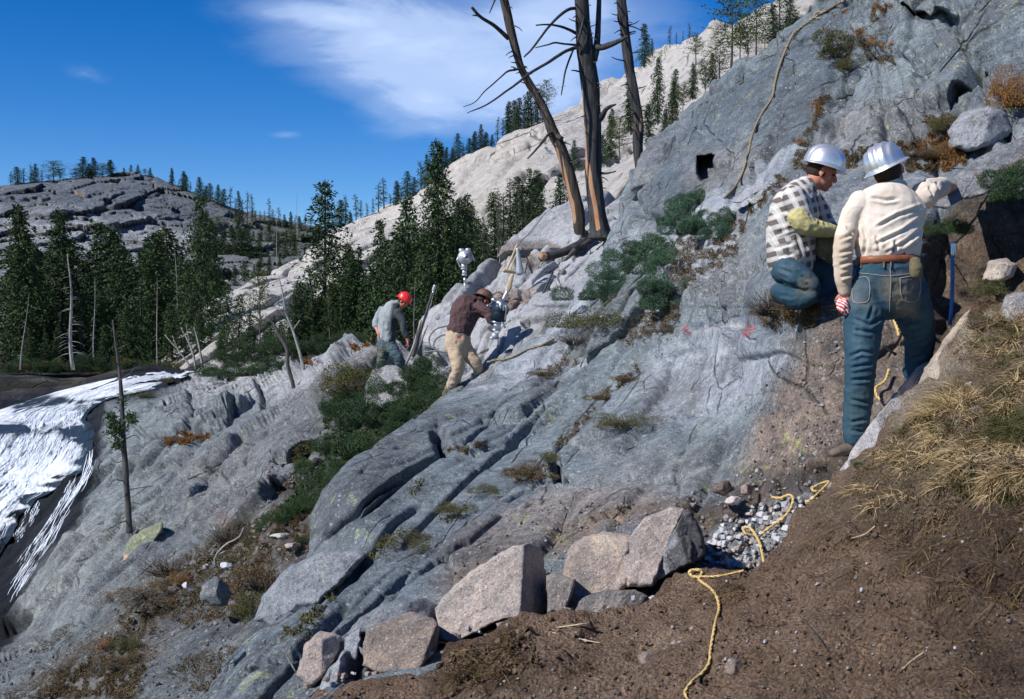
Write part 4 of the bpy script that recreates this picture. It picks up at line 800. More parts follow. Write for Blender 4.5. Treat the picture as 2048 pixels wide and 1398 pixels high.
clods('scree', 'small broken stones mixed into the heather of the lower left slope', 'scree', [([(220,1210),(340,1140),(470,1050),(600,1010),(640,1100),(520,1150),(480,1250),(330,1260),(200,1300)], fB, 1200, 1, 6), ([(0,1300),(300,1230),(500,1250),(400,1398),(0,1398)], fB, 700, 1, 5), ([(540,900),(640,930),(640,1040),(520,1040)], fB, 500, 1, 6)], M['worn'], 7, [(0.24,0.25,0.26), (0.18,0.18,0.18), (0.28,0.26,0.24), (0.14,0.115,0.09)])
# ------------------------------------------------------------ the cascade
m, t = mat_new('white_water')
uvw = t.add('ShaderNodeAttribute', attribute_name='flow').outputs['Fac']
acr = t.add('ShaderNodeAttribute', attribute_name='across').outputs['Fac']
foam = t.add('ShaderNodeAttribute', attribute_name='foam').outputs['Fac']
q = t.add('ShaderNodeCombineXYZ', {0: acr, 1: uvw}).outputs[0]
n1 = t.noise(t.mapping(q, (0.9, 0.26, 1)), 1.0, 9, 0.72, 0.5); n2 = t.noise(t.mapping(q, (3.2, 0.7, 1)), 1.0, 8, 0.78, 0.4); n3 = t.noise(pos(t), 1.6, 8, 0.8)
s_ = t.math('ADD', t.math('MULTIPLY', n1, 1.35), t.math('MULTIPLY', n2, 0.7)); s_ = t.math('ADD', s_, t.math('MULTIPLY', n3, 0.45))
k = t.ramp(t.math('ADD', t.math('SUBTRACT', s_, 1.16), foam), [(0.34, 0.0), (0.50, 0.55), (0.80, 1.0)])
c = t.mix(t.ramp(n2, [(0.30, 0.0), (0.55, 1.0)]), (0.48, 0.60, 0.76), (0.84, 0.88, 0.93))
b = t.add('ShaderNodeBump', {'Height': s_, 'Strength': 1.0, 'Distance': 0.5})
fn = t.add('ShaderNodeVectorMath', {0: b.outputs[0], 1: (0.6, 0.6, 0.6), 2: (-0.15, 0.0, 0.75)}, operation='MULTIPLY_ADD').outputs[0]     # froth is a heap of droplets: it scatters light up as well as out
fn = t.add('ShaderNodeVectorMath', {0: fn}, operation='NORMALIZE').outputs[0]
foam_s = t.add('ShaderNodeBsdfPrincipled', {'Base Color': c, 'Roughness': 0.7, 'Normal': fn, 'Specular IOR Level': 0.1})
wet_s = t.add('ShaderNodeBsdfPrincipled', {'Base Color': (0.020, 0.042, 0.065, 1), 'Roughness': 0.4, 'Normal': b.outputs[0], 'Specular IOR Level': 0.5})
t.add('ShaderNodeOutputMaterial', {'Surface': t.add('ShaderNodeMixShader', {0: k, 1: wet_s.outputs[0], 2: foam_s.outputs[0]}).outputs[0]})
M['water'] = m
def water():
    # left bank / right bank of the flow, upstream to downstream, with the amount of foam
    rows = [((330,742),(400,742),.55,1),((270,748),(370,752),.60,1),((190,764),(335,770),.66,1),((110,784),(275,786),.62,1),((40,806),(205,802),.60,1),((-20,826),(186,820),.62,1),((-50,846),(178,840),.50,1),((-90,864),(196,860),.30,1),
            ((-120,892),(196,880),.46,1),((-150,925),(180,912),.60,1),((-180,955),(152,945),.66,1),((-200,985),(112,972),.68,1),((-220,1020),(74,1000),.66,1),((-240,1060),(44,1034),.62,1),((-250,1100),(18,1072),.56,1),((-260,1150),(-10,1130),.5,1)]
    n, mcol = 300, 180
    L = np.linspace(0, 1, len(rows)); s = np.linspace(0, 1, n)
    lx = np.interp(s, L, [r[0][0] for r in rows]); ly = np.interp(s, L, [r[0][1] for r in rows]); rx = np.interp(s, L, [r[1][0] for r in rows]); ry = np.interp(s, L, [r[1][1] for r in rows]); fo = np.interp(s, L, [r[2] for r in rows])
    a = np.linspace(0, 1, mcol)[None]; px = lx[:, None] + (rx - lx)[:, None] * a; py = ly[:, None] + (ry - ly)[:, None] * a
    rx_ = 10 * vnoise(np.stack([s * 30, s * 0, s * 0], 1), 5)[:, None] * a ** 3; px = px + rx_
    d = RAW['lower_granite_slope'](px, py) - 0.25 * np.clip((1 - a) * 6, 0, 1); P = W(px, py, d); view = P / np.linalg.norm(P, axis=2, keepdims=True)
    fl = np.broadcast_to(np.r_[0, np.cumsum(np.linalg.norm(np.diff(P[:, mcol // 2], axis=0), axis=1))][:, None], px.shape) 
    ac = np.linalg.norm(P - P[:, :1], axis=2)
    Q = np.stack([ac.ravel() * 0.9, fl.ravel() * 0.35, 0 * ac.ravel()], 1)
    h = 0.35 + 0.40 * fbm(Q, 4, 90) + 0.12 * fbm(P.reshape(-1, 3) / 0.8, 3, 91)
    stp = fl.ravel() / 3.4 + 0.5 * fbm(np.stack([ac.ravel() / 5, fl.ravel() / 9, 0 * ac.ravel()], 1), 3, 97); fr = stp - np.floor(stp); h = h + 0.9 * np.minimum((1 - fr), fr * 7) * np.clip(0.6 + fbm(P.reshape(-1, 3) / 6, 2, 98), 0, 1)
    P = P - view * (h.reshape(px.shape) * np.clip((1 - a) * 9, 0, 1) * np.clip(np.minimum(s, 1 - s)[:, None] * 40, 0, 1) + 0.02)[..., None]
    fm = np.broadcast_to(fo[:, None], px.shape).copy()
    # the flow thins to dark wet rock on its right-hand side, low down
    fm = fm - 0.75 * np.clip((a - 0.86 + 0.10 * vnoise(np.stack([s * 40, s * 0, s * 0], 1), 6)[:, None]) / 0.12, 0, 1) - 0.10 * (np.clip(0.25 - fr.reshape(px.shape), 0, 1) * 4)
    ledge_ = poly_mask(px.ravel(), py.ravel(), [(120,858),(150,864),(205,868),(215,874),(140,872)], 3).reshape(px.shape); fm -= 0.8 * ledge_
    ledge_ = poly_mask(px.ravel(), py.ravel(), [(-60,850),(50,852),(60,862),(-60,864)], 4).reshape(px.shape); fm -= 0.8 * ledge_
    dk = poly_mask(px.ravel(), py.ravel(), [(20,800),(90,786),(150,800),(190,804),(120,812),(30,830)], 8).reshape(px.shape); fm -= 0.35 * dk
    dk = poly_mask(px.ravel(), py.ravel(), [(225,770),(300,762),(260,780),(215,790)], 8).reshape(px.shape); fm -= 0.1 * dk
    # falling strands of foam standing off the sheet
    rs = np.random.RandomState(8); N_ = 5200; K = 9; s0 = rs.uniform(0.0, .98, N_); a0 = rs.uniform(0.25, 0.955, N_); ln = rs.uniform(.012, .055, N_) * np.where(s0 < .32, .8, 1.3); tt = np.linspace(0, 1, K)
    keep = (fbm(np.stack([a0 * 16, s0 * 22, 0 * s0], 1), 3, 12) > -0.10 + 0.25 * (a0 > .85)) ; s0, a0, ln = s0[keep], a0[keep], ln[keep]; N_ = len(s0)
    S = np.clip(s0[:, None] + ln[:, None] * tt, 0, 1); A = np.clip(a0[:, None] + 0.012 * np.stack([vnoise(np.stack([s0 * 60, a0 * 60, 0 * s0 + k * .35], 1), 14) for k in range(K)], 1), 0, .99)
    gi, gj = S * (n - 1), A * (mcol - 1); i0, j0 = np.clip(gi.astype(int), 0, n - 2), np.clip(gj.astype(int), 0, mcol - 2); fi, fj = (gi - i0)[..., None], (gj - j0)[..., None]
    C_ = P[i0, j0] * (1 - fi) * (1 - fj) + P[i0 + 1, j0] * fi * (1 - fj) + P[i0, j0 + 1] * (1 - fi) * fj + P[i0 + 1, j0 + 1] * fi * fj
    ac_d = P[i0, j0 + 1] - P[i0, j0]; ac_d /= np.linalg.norm(ac_d, axis=2, keepdims=True); dist = np.linalg.norm(C_, axis=2, keepdims=True); C_ = C_ - C_ / dist * (0.06 + 0.45 * rs.rand(N_, 1, 1) * np.sin(np.pi * tt)[None, :, None] ** .5)
    wd = dist / F * (rs.uniform(.5, 2.6, N_) * (rs.rand(N_) ** .6))[:, None, None] * (np.sin(np.pi * np.clip(tt, .06, .94)) ** .6)[None, :, None] * (1 + .35 * rs.normal(size=(N_, K, 1)))
    qx, qy, _ = PX(C_.reshape(-1, 3)); bad = np.zeros(len(qx), bool)
    for pl in ([(112,856),(150,860),(215,866),(215,878),(140,874),(112,868)], [(-100,842),(48,848),(62,858),(40,866),(-100,868)], [(60,798),(165,794),(170,806),(80,812)], [(20,770),(80,786),(20,822),(-50,822)]): bad |= inside(qx, qy, pl)
    ok = ~bad.reshape(N_, K).any(1); C_, ac_d, wd = C_[ok], ac_d[ok], wd[ok]; N_ = len(C_)
    ex = []     # thin runs of water down the dark wet rock
    for gl, sp_ in (([(186,892),(178,940),(140,1000),(110,1050),(60,1120),(20,1180)], 5), ([(150,955),(120,1010),(80,1070),(30,1140)], 4), ([(176,900),(160,960),(120,1030),(90,1090),(50,1150),(15,1215)], 6), ([(80,1000),(60,1040),(20,1090)], 5)):
        gp = smooth_path(gl, 100)
        for _ in range(34):
            i_ = rs.randint(0, 82); seg = gp[i_:i_ + 18:2] + rs.normal(0, sp_, 2) * [1, .5] + rs.normal(0, .6, (9, 2)); dd_ = RAW['lower_granite_slope'](seg[:, 0], seg[:, 1]) - .55; ex.append((W(seg[:, 0], seg[:, 1], dd_), dd_))
    Ce = np.array([e[0] for e in ex]); de = np.array([e[1] for e in ex]); C_ = np.concatenate([C_, Ce]); ac_d = np.concatenate([ac_d, np.tile([1., 0, .2], (len(Ce), K, 1))]); wd = np.concatenate([wd, (de / F * rs.uniform(.25, .9, (len(Ce), 1)))[..., None] * (np.sin(np.pi * np.clip(tt, .06, .94)) ** .6)[None, :, None]]); N_ = len(C_)
    Vst = np.stack([C_ - ac_d * wd, C_ + ac_d * wd], 2).reshape(-1, 3); b_ = n * mcol + np.arange(N_)[:, None, None] * 2 * K + np.arange(K - 1)[None, :, None] * 2; qst = (b_ + np.array([0, 1, 3, 2])).reshape(-1, 4)
    idx = np.arange(n * mcol).reshape(n, mcol); qd = np.stack([idx[:-1, :-1], idx[1:, :-1], idx[1:, 1:], idx[:-1, 1:]], 2).reshape(-1, 4)
    e_ = np.zeros(len(Vst)); o = mesh_np('river_cascade', np.concatenate([P.reshape(-1, 3), Vst]), [qd, qst], M['water'], attrs={'flow': np.r_[fl.ravel(), e_], 'across': np.r_[ac.ravel(), e_], 'foam': np.r_[fm.ravel(), e_ + 3]})
    o['kind'] = 'structure'
water()
# ------------------------------------------------------------ plants
ORD = ['first', 'second', 'third', 'fourth', 'fifth', 'sixth', 'seventh', 'eighth', 'ninth', 'tenth', 'eleventh', 'twelfth', 'thirteenth', 'fourteenth', 'fifteenth', 'sixteenth', 'seventeenth', 'eighteenth', 'nineteenth', 'twentieth',
       'twenty-first', 'twenty-second', 'twenty-third', 'twenty-fourth', 'twenty-fifth', 'twenty-sixth', 'twenty-seventh', 'twenty-eighth', 'twenty-ninth', 'thirtieth']
def tube_np(path, rad, seg=8, jag=0.0, seed=0):
    path = np.asarray(path, float); rad = np.asarray(rad, float); n = len(path)
    tan = np.gradient(path, axis=0); tan /= np.linalg.norm(tan, axis=1, keepdims=True) + 1e-12
    ref = np.array([0.13, -1.0, 0.07]); a = np.cross(tan, ref); a /= np.linalg.norm(a, axis=1, keepdims=True) + 1e-9; b = np.cross(tan, a)
    th = np.linspace(0, 2 * pi, seg, endpoint=False)
    rr = rad[:, None] * np.ones(seg)
    if jag:
        q = np.stack([np.cos(th)[None] * 1.5 + 0 * rr, np.sin(th)[None] * 1.5 + 0 * rr, np.linspace(0, n * 0.12, n)[:, None] + 0 * rr], 2).reshape(-1, 3)
        rr = rr * (1 + jag * fbm(q, 3, seed).reshape(n, seg))
    V = path[:, None] + rr[..., None] * (np.cos(th)[None, :, None] * a[:, None] + np.sin(th)[None, :, None] * b[:, None])
    idx = np.arange(n * seg).reshape(n, seg); nx = np.roll(idx, -1, 1)
    q = np.stack([idx[:-1], nx[:-1], nx[1:], idx[1:]], 2).reshape(-1, 4)
    V = np.concatenate([V.reshape(-1, 3), path[:1], path[-1:]]); k = n * seg
    tr = np.concatenate([np.stack([np.full(seg, k), nx[0], idx[0]], 1), np.stack([np.full(seg, k + 1), idx[-1], nx[-1]], 1)])
    return V, q, tr
def join_np(parts):
    V, Q, T, o = [], [], [], 0
    for v, q, t_ in parts: V.append(v); Q.append(q + o); T.append(t_ + o); o += len(v)
    return np.concatenate(V), [np.concatenate(Q), np.concatenate(T)]
def leaves(C, D, L, Wd, rs):
    """C centres, D directions -> one small bent triangle pair each (vectorised)"""
    n = len(C); D = D / (np.linalg.norm(D, axis=1, keepdims=True) + 1e-9)
    r = rs.normal(size=(n, 3)); S = np.cross(D, r); S /= np.linalg.norm(S, axis=1, keepdims=True) + 1e-9
    L = np.broadcast_to(L, n)[:, None]; Wd = np.broadcast_to(Wd, n)[:, None]
    a = C; b = C + D * L * 0.55 + S * Wd * 0.5; c = C + D * L; d = C + D * L * 0.45 - S * Wd * 0.5
    V = np.stack([a, b, c, d], 1).reshape(-1, 3); i = np.arange(n)[:, None] * 4
    return V, i + np.array([[0, 1, 2, 3]])
def conifer_proto(seed, rad=0.16, whorls=46, per=6, droop=0.25, low=0.06, shape=0.85, leafs=6, sparse=0.0, mat='spruce', ragged=0.35, lsz=0.030, pine=False):
    """unit-height conifer: Empty > trunk, crown"""
    rs = np.random.RandomState(seed); root = empty('conifer')
    bend = rs.uniform(-0.015, 0.015, 2); z = np.linspace(0, 1, 16)
    path = np.stack([bend[0] * np.sin(z * 3), bend[1] * np.sin(z * 4), z], 1)
    v, q, tr = tube_np(path, 0.013 * (1 - z) ** 0.8 + 0.0012, 7, 0.2, seed)
    parts = [(v, q, tr)]; C, D, LL = [], [], []
    for w_ in range(whorls):
        h = low + (1 - low) * ((w_ + rs.uniform(-.3, .3)) / whorls)
        if h > 0.985: continue
        for k in range(per):
            if rs.rand() < sparse: continue
            an = rs.uniform(0, 2 * pi); env = (1 - h) ** shape * min(1.0, 0.45 + (h - low) * 3.5)
            if pine: env = (max(0, 1 - abs(h - 0.62) / 0.42)) ** 0.6 * 0.9 + 0.1
            ln = rad * env * (1 + ragged * rs.normal()) + 0.012
            ln = max(0.01, ln); dirv = np.array([cos(an), sin(an), 0.0])
            m_ = max(2, int(leafs * ln / rad + 1)); up = (0.35 if pine else 0.25 * h)
            for j in range(m_ * 2):
                t_ = rs.uniform(0.12, 1.0)
                p = np.array([np.interp(h, z, path[:, 0]), np.interp(h, z, path[:, 1]), h]) + dirv * ln * t_ + np.array([0, 0, ln * (up * t_ - droop * t_ * t_ * 2)])
                p = p + rs.normal(size=3) * 0.006
                dv = dirv * rs.uniform(.2, 1) + rs.normal(size=3) * 0.55 + np.array([0, 0, -0.15 if not pine else 0.35])
                C.append(p); D.append(dv); LL.append(lsz * rs.uniform(.6, 1.3))
            if rs.rand() < 0.25:
                p0 = np.array([path[int(h * 15), 0], path[int(h * 15), 1], h]); p1 = p0 + dirv * ln * 0.8 + np.array([0, 0, -ln * droop])
                parts.append(tube_np([p0, (p0 + p1) / 2, p1], [0.0022, 0.0016, 0.0008], 4))
    V, fs = join_np(parts); mesh_np('trunk', V, fs, M['bark'], root)
    V, f = leaves(np.array(C), np.array(D), np.array(LL), np.array(LL) * 0.42, rs)
    mesh_np('crown', V, f, M[mat], root, smooth=False)
    return root
def snag_proto(seed, branches=40, lean=0.0):
    rs = np.random.RandomState(seed); root = empty('dead_tree'); z = np.linspace(0, 1, 14)
    path = np.stack([lean * z ** 1.5 + 0.01 * np.sin(z * 5), 0.01 * np.sin(z * 7), z], 1); parts = [tube_np(path, 0.012 * (1 - z) ** 0.7 + 0.002, 7, 0.2, seed)]
    br = []
    for k in range(branches):
        h = rs.uniform(0.12, 0.96); an = rs.uniform(0, 2 * pi); ln = 0.13 * (1 - h) ** 0.5 * rs.uniform(.3, 1.1); p0 = np.array([np.interp(h, z, path[:, 0]), np.interp(h, z, path[:, 1]), h])
        p1 = p0 + np.array([cos(an) * ln, sin(an) * ln, -ln * rs.uniform(-.1, .6)]); br.append(tube_np([p0, (p0 + p1) / 2 + [0, 0, ln * .08], p1], [0.0032, 0.002, 0.0008], 4))
    V, fs = join_np(parts); mesh_np('trunk', V, fs, M['snag'], root)
    V, fs = join_np(br); mesh_np('branches', V, fs, M['snag'], root); return root
PROTO = {
 'spruce': [conifer_proto(s, rad, 50, 8, dr, low, sh, 8, sp, ragged=.45) for s, rad, dr, low, sh, sp in ((1, .18, .25, .03, .85, .05), (2, .15, .3, .05, .7, .12), (3, .21, .2, .03, .9, .1), (4, .12, .35, .08, .6, .2), (5, .16, .28, .12, .5, .3), (6, .20, .22, .03, 1.1, .1))],
 'thin': [conifer_proto(s, rad, 34, 4, .3, .25, .6, 5, .4, ragged=.5) for s, rad in ((11, .085), (12, .10))],
 'big': [conifer_proto(21, .17, 90, 9, .28, .03, .7, 11, .06, lsz=.022, ragged=.45), conifer_proto(22, .19, 80, 8, .22, .10, .7, 10, .15, lsz=.022, ragged=.5)],
 'pine': [conifer_proto(31, .24, 40, 6, .05, .25, .6, 10, .25, 'pine', .5, .028, True), conifer_proto(32, .20, 36, 5, .05, .35, .6, 10, .3, 'pine', .5, .028, True)],
 'snag': [snag_proto(41), snag_proto(42, 24), snag_proto(43, 12)],
}
USED = set()
TREES = []; bush_late = []
def tree(kind, px, base, top, d, label, group=None, lean=0.0, wid=1.0, mat=None):
    pr = random.choice(PROTO[kind]); H = (base - top) / F * d
    o = copy_tree(pr); loc = W(px, base, d); o.location = loc; o.name = {'pine': 'pine_tree', 'snag': 'dead_tree', 'juniper': 'bush'}.get(kind, 'conifer')
    o.scale = (H * wid, H * wid, H * 1.03); o.rotation_euler = (random.uniform(-.03, .03), lean, random.uniform(0, 6.28))
    tag(o, label, 'dead tree' if kind == 'snag' else 'tree', group); TREES.append(o); return o
# single trees of the stand and the gully
tree('big', 645, 705, 368, 62, 'tall full pine with a rounded top rising above the pale slope left of centre', wid=1.1)
tree('big', 872, 640, 290, 42, 'tallest dense dark spruce, just above and left of the standing rock drill', wid=0.85)
tree('big', 405, 735, 398, 84, 'tall dark conifer standing alone against the lower cliffs of the left hill', wid=0.8)
tree('big', 48, 740, 415, 86, 'broad dark conifer at the left edge of the picture', wid=0.95)
tree('big', 122, 745, 425, 90, 'bushy dark conifer second from the left edge', wid=0.95)
tree('big', 318, 735, 468, 92, 'wide-crowned conifer above the head of the cascade', wid=1.2)
tree('spruce', 236, 735, 500, 88, 'dark conifer half way between the bleached snag and the wide-crowned tree')
tree('spruce', 760, 700, 445, 55, 'slender spruce left of the tallest dense spruce')
tree('spruce', 806, 690, 400, 50, 'dark spruce touching the left side of the tallest dense spruce', wid=1.1)
tree('spruce', 935, 590, 392, 42, 'narrow dark spruce directly behind the standing rock drill')
tree('thin', 996, 520, 378, 46, 'thin pointed fir in front of the white cliff, left one of a pair')
tree('thin', 1038, 500, 372, 50, 'thin pointed fir in front of the white cliff, right one of a pair')
tree('thin', 965, 520, 430, 50, 'short thin fir between the drill machine and the white cliff')
tree('pine', 520, 690, 548, 66, 'small twisted pine on the pale slope with a bare lower trunk', wid=0.8)
tree('spruce', 455, 705, 570, 66, 'small spruce at the foot of the pale slope, left of the twisted pine')
tree('spruce', 478, 710, 590, 64, 'smallest spruce between the twisted pine and its taller neighbour')
tree('spruce', 705, 690, 505, 58, 'medium spruce right of the rounded pine')
tree('snag', 146, 740, 515, 70, 'bleached dead conifer with drooping bare branches in the left stand', wid=1.3)
tree('snag', 428, 610, 400, 130, 'bare pale pole of a dead tree beside the tall conifer on the left hill', wid=0.5)
tree('snag', 553, 530, 420, 130, 'bare dead pole on the saddle between the two hills', wid=0.5)
tree('snag', 594, 480, 385, 140, 'thin dead top sticking up left of the rounded pine', wid=0.5)
tree('snag', 188, 730, 560, 80, 'thin pale dead stem right of the bleached snag', wid=0.6)
tree('snag', 315, 745, 560, 76, 'pale dead stem in front of the wide-crowned conifer', wid=0.5)
tree('snag', 360, 720, 505, 88, 'leaning pale dead stem left of the tall lone conifer', lean=0.08, wid=0.5)
tree('snag', 40, 740, 590, 60, 'pinkish grey leaning dead stem at the left edge above the river', lean=-0.15, wid=0.6)
tree('snag', 1000, 570, 410, 46, 'grey dead stem right of the narrow spruce behind the standing drill', wid=0.5)
tree('snag', 826, 740, 560, 34, 'grey dead stem behind the worker in the red helmet', wid=0.4)
# trees on the ridge to the upper right
tree('pine', 1462, 150, -14, 42, 'largest yellow-green pine leaning out over the upper right outcrop', wid=1.25)
tree('pine', 1392, 130, 70, 60, 'low yellow-green pine spreading left from the largest ridge pine', wid=1.7)
tree('pine', 1560, 60, -60, 30, 'dark pine on the outcrop edge near the top of the picture', wid=1.1)
tree('pine', 1512, 110, -10, 34, 'pine between the largest ridge pine and the top edge tree', wid=1.0)
tree('spruce', 1288, 135, 50, 80, 'small pine on the skyline right of the third dead trunk', wid=1.3)
tree('spruce', 1316, 250, 118, 48, 'narrow dark spruce on the ridge right of the third dead trunk', wid=0.9)
tree('spruce', 1262, 270, 150, 50, 'dark spruce half hidden behind the third dead trunk')
tree('spruce', 1352, 225, 140, 44, 'ragged spruce below the pale summit rock on the right')
tree('spruce', 1222, 320, 220, 50, 'spruce showing between the middle and right dead trunks')
tree('spruce', 1298, 290, 210, 40, 'bushy spruce against the upper left edge of the dark outcrop', wid=1.4)
tree('spruce', 1385, 200, 130, 36, 'short spruce on the outcrop edge below the yellow-green pines', wid=1.3)
tree('pine', 1092, 240, 163, 110, 'pine with a bare trunk on the skyline right of the leaning dead trunk', wid=0.9)
tree('spruce', 1120, 440, 350, 46, 'low dark bush-like spruce at the foot of the cliffs between the dead trunks', wid=1.6)
# rows: (kinds, n, x range, function for the base row, height range px, distance, label pieces)
def row(kinds, xs, basef, hf, df, what, where, group, wid=(0.8, 1.2), sort=True):
    xs = sorted(xs)
    for i, x in enumerate(xs):
        b = basef(x); h = hf(); d = df(x) if callable(df) else df
        lab = '%s, %s from left %s' % (what, ORD[i] if i < len(ORD) else 'one', where)
        tree(random.choice(kinds), x, b, b - h, d, lab, group, wid=random.uniform(*wid), lean=random.uniform(-.03, .03))
rs = random.Random(3)
sky_d = lambda x: float(np.interp(x, [0, 240, 450, 640], [255, 262, 248, 238]))
row(['spruce', 'thin'], [22, 34, 48, 60, 70, 84], lambda x: CREST['dark_rocky_hill'](x) + 5, lambda: rs.uniform(26, 48), 262, 'tiny dark conifer', 'on the left end of the far crest', 'conifers on the left end of the far crest', (1.4, 2.4))
row(['spruce', 'pine'], [98, 108, 120, 152, 166, 180, 186, 204, 222], lambda x: CREST['dark_rocky_hill'](x) + 5, lambda: rs.uniform(16, 46), 262, 'tiny conifer', 'along the flat part of the far crest', 'conifers along the flat far crest', (1.6, 2.8))
row(['pine', 'spruce'], [248, 262, 276, 290, 300], lambda x: CREST['dark_rocky_hill'](x) + 4, lambda: rs.uniform(10, 22), 264, 'small round tree', 'on the summit of the left hill', 'trees on the summit of the left hill', (1.4, 2.2))
row(['spruce', 'thin'], [343, 358, 366, 372, 380, 392, 400, 412, 420, 436, 448], lambda x: CREST['dark_rocky_hill'](x) + 5, lambda: rs.uniform(16, 44), sky_d, 'small pointed conifer', 'down the right shoulder of the left hill', 'conifers down the right shoulder of the left hill', (1.3, 2.2))
row(['spruce', 'thin'], [462, 470, 478, 486, 494, 503, 512, 520, 530, 538, 546, 558, 570, 580, 590, 600, 612, 622], lambda x: float(np.interp(x, [450, 560, 640], [440, 475, 490])), lambda: rs.uniform(36, 72), 225, 'slim conifer', 'on the saddle below the left hill', 'conifers on the saddle', (.9, 1.4))
row(['spruce'], [428, 446, 464, 482, 500, 518, 536, 554, 572, 588], lambda x: float(np.interp(x, [420, 600], [520, 540])), lambda: rs.uniform(40, 75), 190, 'dark conifer', 'in the band under the saddle', 'conifers in the band under the saddle', (1, 1.6))
row(['spruce'], [470, 490, 508, 522, 540, 560], lambda x: float(np.interp(x, [470, 570], [572, 548])), lambda: rs.uniform(30, 50), 150, 'bushy conifer', 'in the row above the pale slope', 'conifers in the row above the pale slope', (1.2, 1.9))
ridge = lambda x: CREST['pale_granite_hillside'](x)
row(['spruce', 'thin'], [668, 682, 690, 700, 712, 722, 733, 746, 757, 768, 780, 792, 802, 815, 828, 842], lambda x: ridge(x) + 6, lambda: rs.uniform(24, 66), 132, 'dark conifer', 'along the lower ridge of the pale hill', 'conifers along the lower ridge of the pale hill', (1.2, 2.0))
row(['spruce', 'thin'], [855, 868, 884, 893, 905, 915, 926, 938, 950, 962, 972, 984, 996, 1006, 1018, 1028], lambda x: ridge(x) + 8, lambda: rs.uniform(30, 72), 124, 'dark conifer', 'along the middle ridge of the pale hill', 'conifers along the middle ridge of the pale hill', (1.2, 2.0))
row(['spruce', 'thin'], [1038, 1048, 1056, 1064, 1074, 1084], lambda x: ridge(x) + 8, lambda: rs.uniform(56, 88), 116, 'tall conifer', 'behind the leaning dead trunk on the skyline', 'conifers behind the leaning dead trunk', (1.1, 1.7))
row(['spruce', 'thin'], [1304, 1340, 1352, 1366, 1378], lambda x: CREST['pale_granite_hillside'](x) + 6, lambda: rs.uniform(14, 44), 118, 'tiny conifer', 'on the pale summit at the upper right', 'conifers on the pale upper right summit', (1, 1.6))
row(['spruce'], [30, 62, 88, 104, 140, 170, 200, 222, 258, 280, 300, 338, 362, 384, 424, 440], lambda x: 700 + rs.uniform(-6, 6), lambda: rs.uniform(110, 230), 112, 'dark conifer', 'in the back row of the stand beyond the river', 'back row of conifers beyond the river', (.8, 1.3))
row(['spruce', 'thin'], [20, 76, 102, 132, 160, 182, 212, 240, 262, 288, 300, 330, 350, 372, 392, 422, 436], lambda x: 730 + rs.uniform(-4, 6), lambda: rs.uniform(90, 210), 88, 'dark conifer', 'in the middle row of the stand beyond the river', 'middle row of conifers beyond the river', (.7, 1.3))
row(['spruce'], [58, 92, 118, 210, 232, 252, 276, 345, 372, 398, 420, 446], lambda x: 748 + rs.uniform(-6, 4), lambda: rs.uniform(60, 140), 80, 'green young conifer', 'at the front edge of the stand beyond the river', 'front row of young conifers beyond the river', (1.0, 1.6))
row(['spruce'], [25, 45, 70, 95, 115, 150, 165, 195, 215, 245, 270, 295, 325, 350, 375, 410, 430], lambda x: 738, lambda: rs.uniform(70, 150), 96, 'shaded dark conifer', 'in the lower back of the stand beyond the river', 'shaded conifers in the back of the stand', (1.2, 1.9))
row(['big', 'spruce'], [30, 58, 80, 100, 128, 150, 172, 190, 214, 238, 262, 284, 308, 336, 356, 380, 412, 432], lambda x: 728 + rs.uniform(-4, 4), lambda: rs.uniform(190, 290), 118, 'tall far conifer', 'in the rearmost row of the stand beyond the river', 'rearmost conifers of the stand', (1., 1.5))
row(['spruce', 'big'], [444, 466, 488, 512, 536, 560, 582, 604, 628, 652, 676], lambda x: float(np.interp(x, [440, 680], [722, 690])) , lambda: rs.uniform(36, 80), 74, 'mid-sized conifer', 'in the row at the foot of the pale slope', 'conifers at the foot of the pale slope', (1.1, 1.7))
row(['spruce', 'big'], [694, 712, 728, 744, 762, 780, 796, 812, 830, 846, 862, 884, 900, 918, 940], lambda x: float(np.interp(x, [690, 840, 940], [690, 655, 580])), lambda: rs.uniform(120, 230), 66, 'deep green conifer', 'in the upper row of the gully', 'upper row of conifers in the gully', (1., 1.5))
row(['spruce', 'big'], [600, 618, 640, 664, 686, 708, 730, 752, 770, 790, 810, 826, 848], lambda x: float(np.interp(x, [600, 850], [712, 668])), lambda: rs.uniform(90, 170), 60, 'broad dark conifer', 'in the lower row of the gully', 'lower row of conifers in the gully', (1.2, 1.8))
row(['spruce', 'thin'], [944, 958, 972, 988, 1004, 1020, 1034, 1048, 1062, 1076], lambda x: float(np.interp(x, [940, 1080], [560, 455])), lambda: rs.uniform(70, 150), 54, 'slim dark fir', 'under the white cliff left of the dead trunks', 'slim firs under the white cliff', (1., 1.5))
row(['spruce', 'pine'], [420, 434, 448, 462, 478, 492, 506, 522, 538, 552, 566, 582], lambda x: float(np.interp(x, [420, 590], [470, 505])), lambda: rs.uniform(24, 50), 205, 'bushy green conifer', 'on the shaded side below the left hill', 'conifers on the shaded side of the left hill', (1.3, 2.2))
row(['big', 'spruce'], [66, 84, 110, 156, 176, 206, 246, 268, 292, 345, 368, 388], lambda x: 742 + rs.uniform(-5, 5), lambda: rs.uniform(150, 260), 100, 'tall dark conifer', 'in the thick of the stand beyond the river', 'tall conifers in the thick of the stand', (.9, 1.4))
row(['spruce', 'thin'], [588, 606, 622, 662, 680, 694, 720, 736, 748, 778, 790, 822, 838, 850, 900, 915], lambda x: float(np.interp(x, [580, 700, 850, 920], [720, 690, 660, 590])), lambda: rs.uniform(90, 190), 58, 'dark spruce', 'in the gully below the pale hill', 'spruces in the gully below the pale hill', (.8, 1.3))
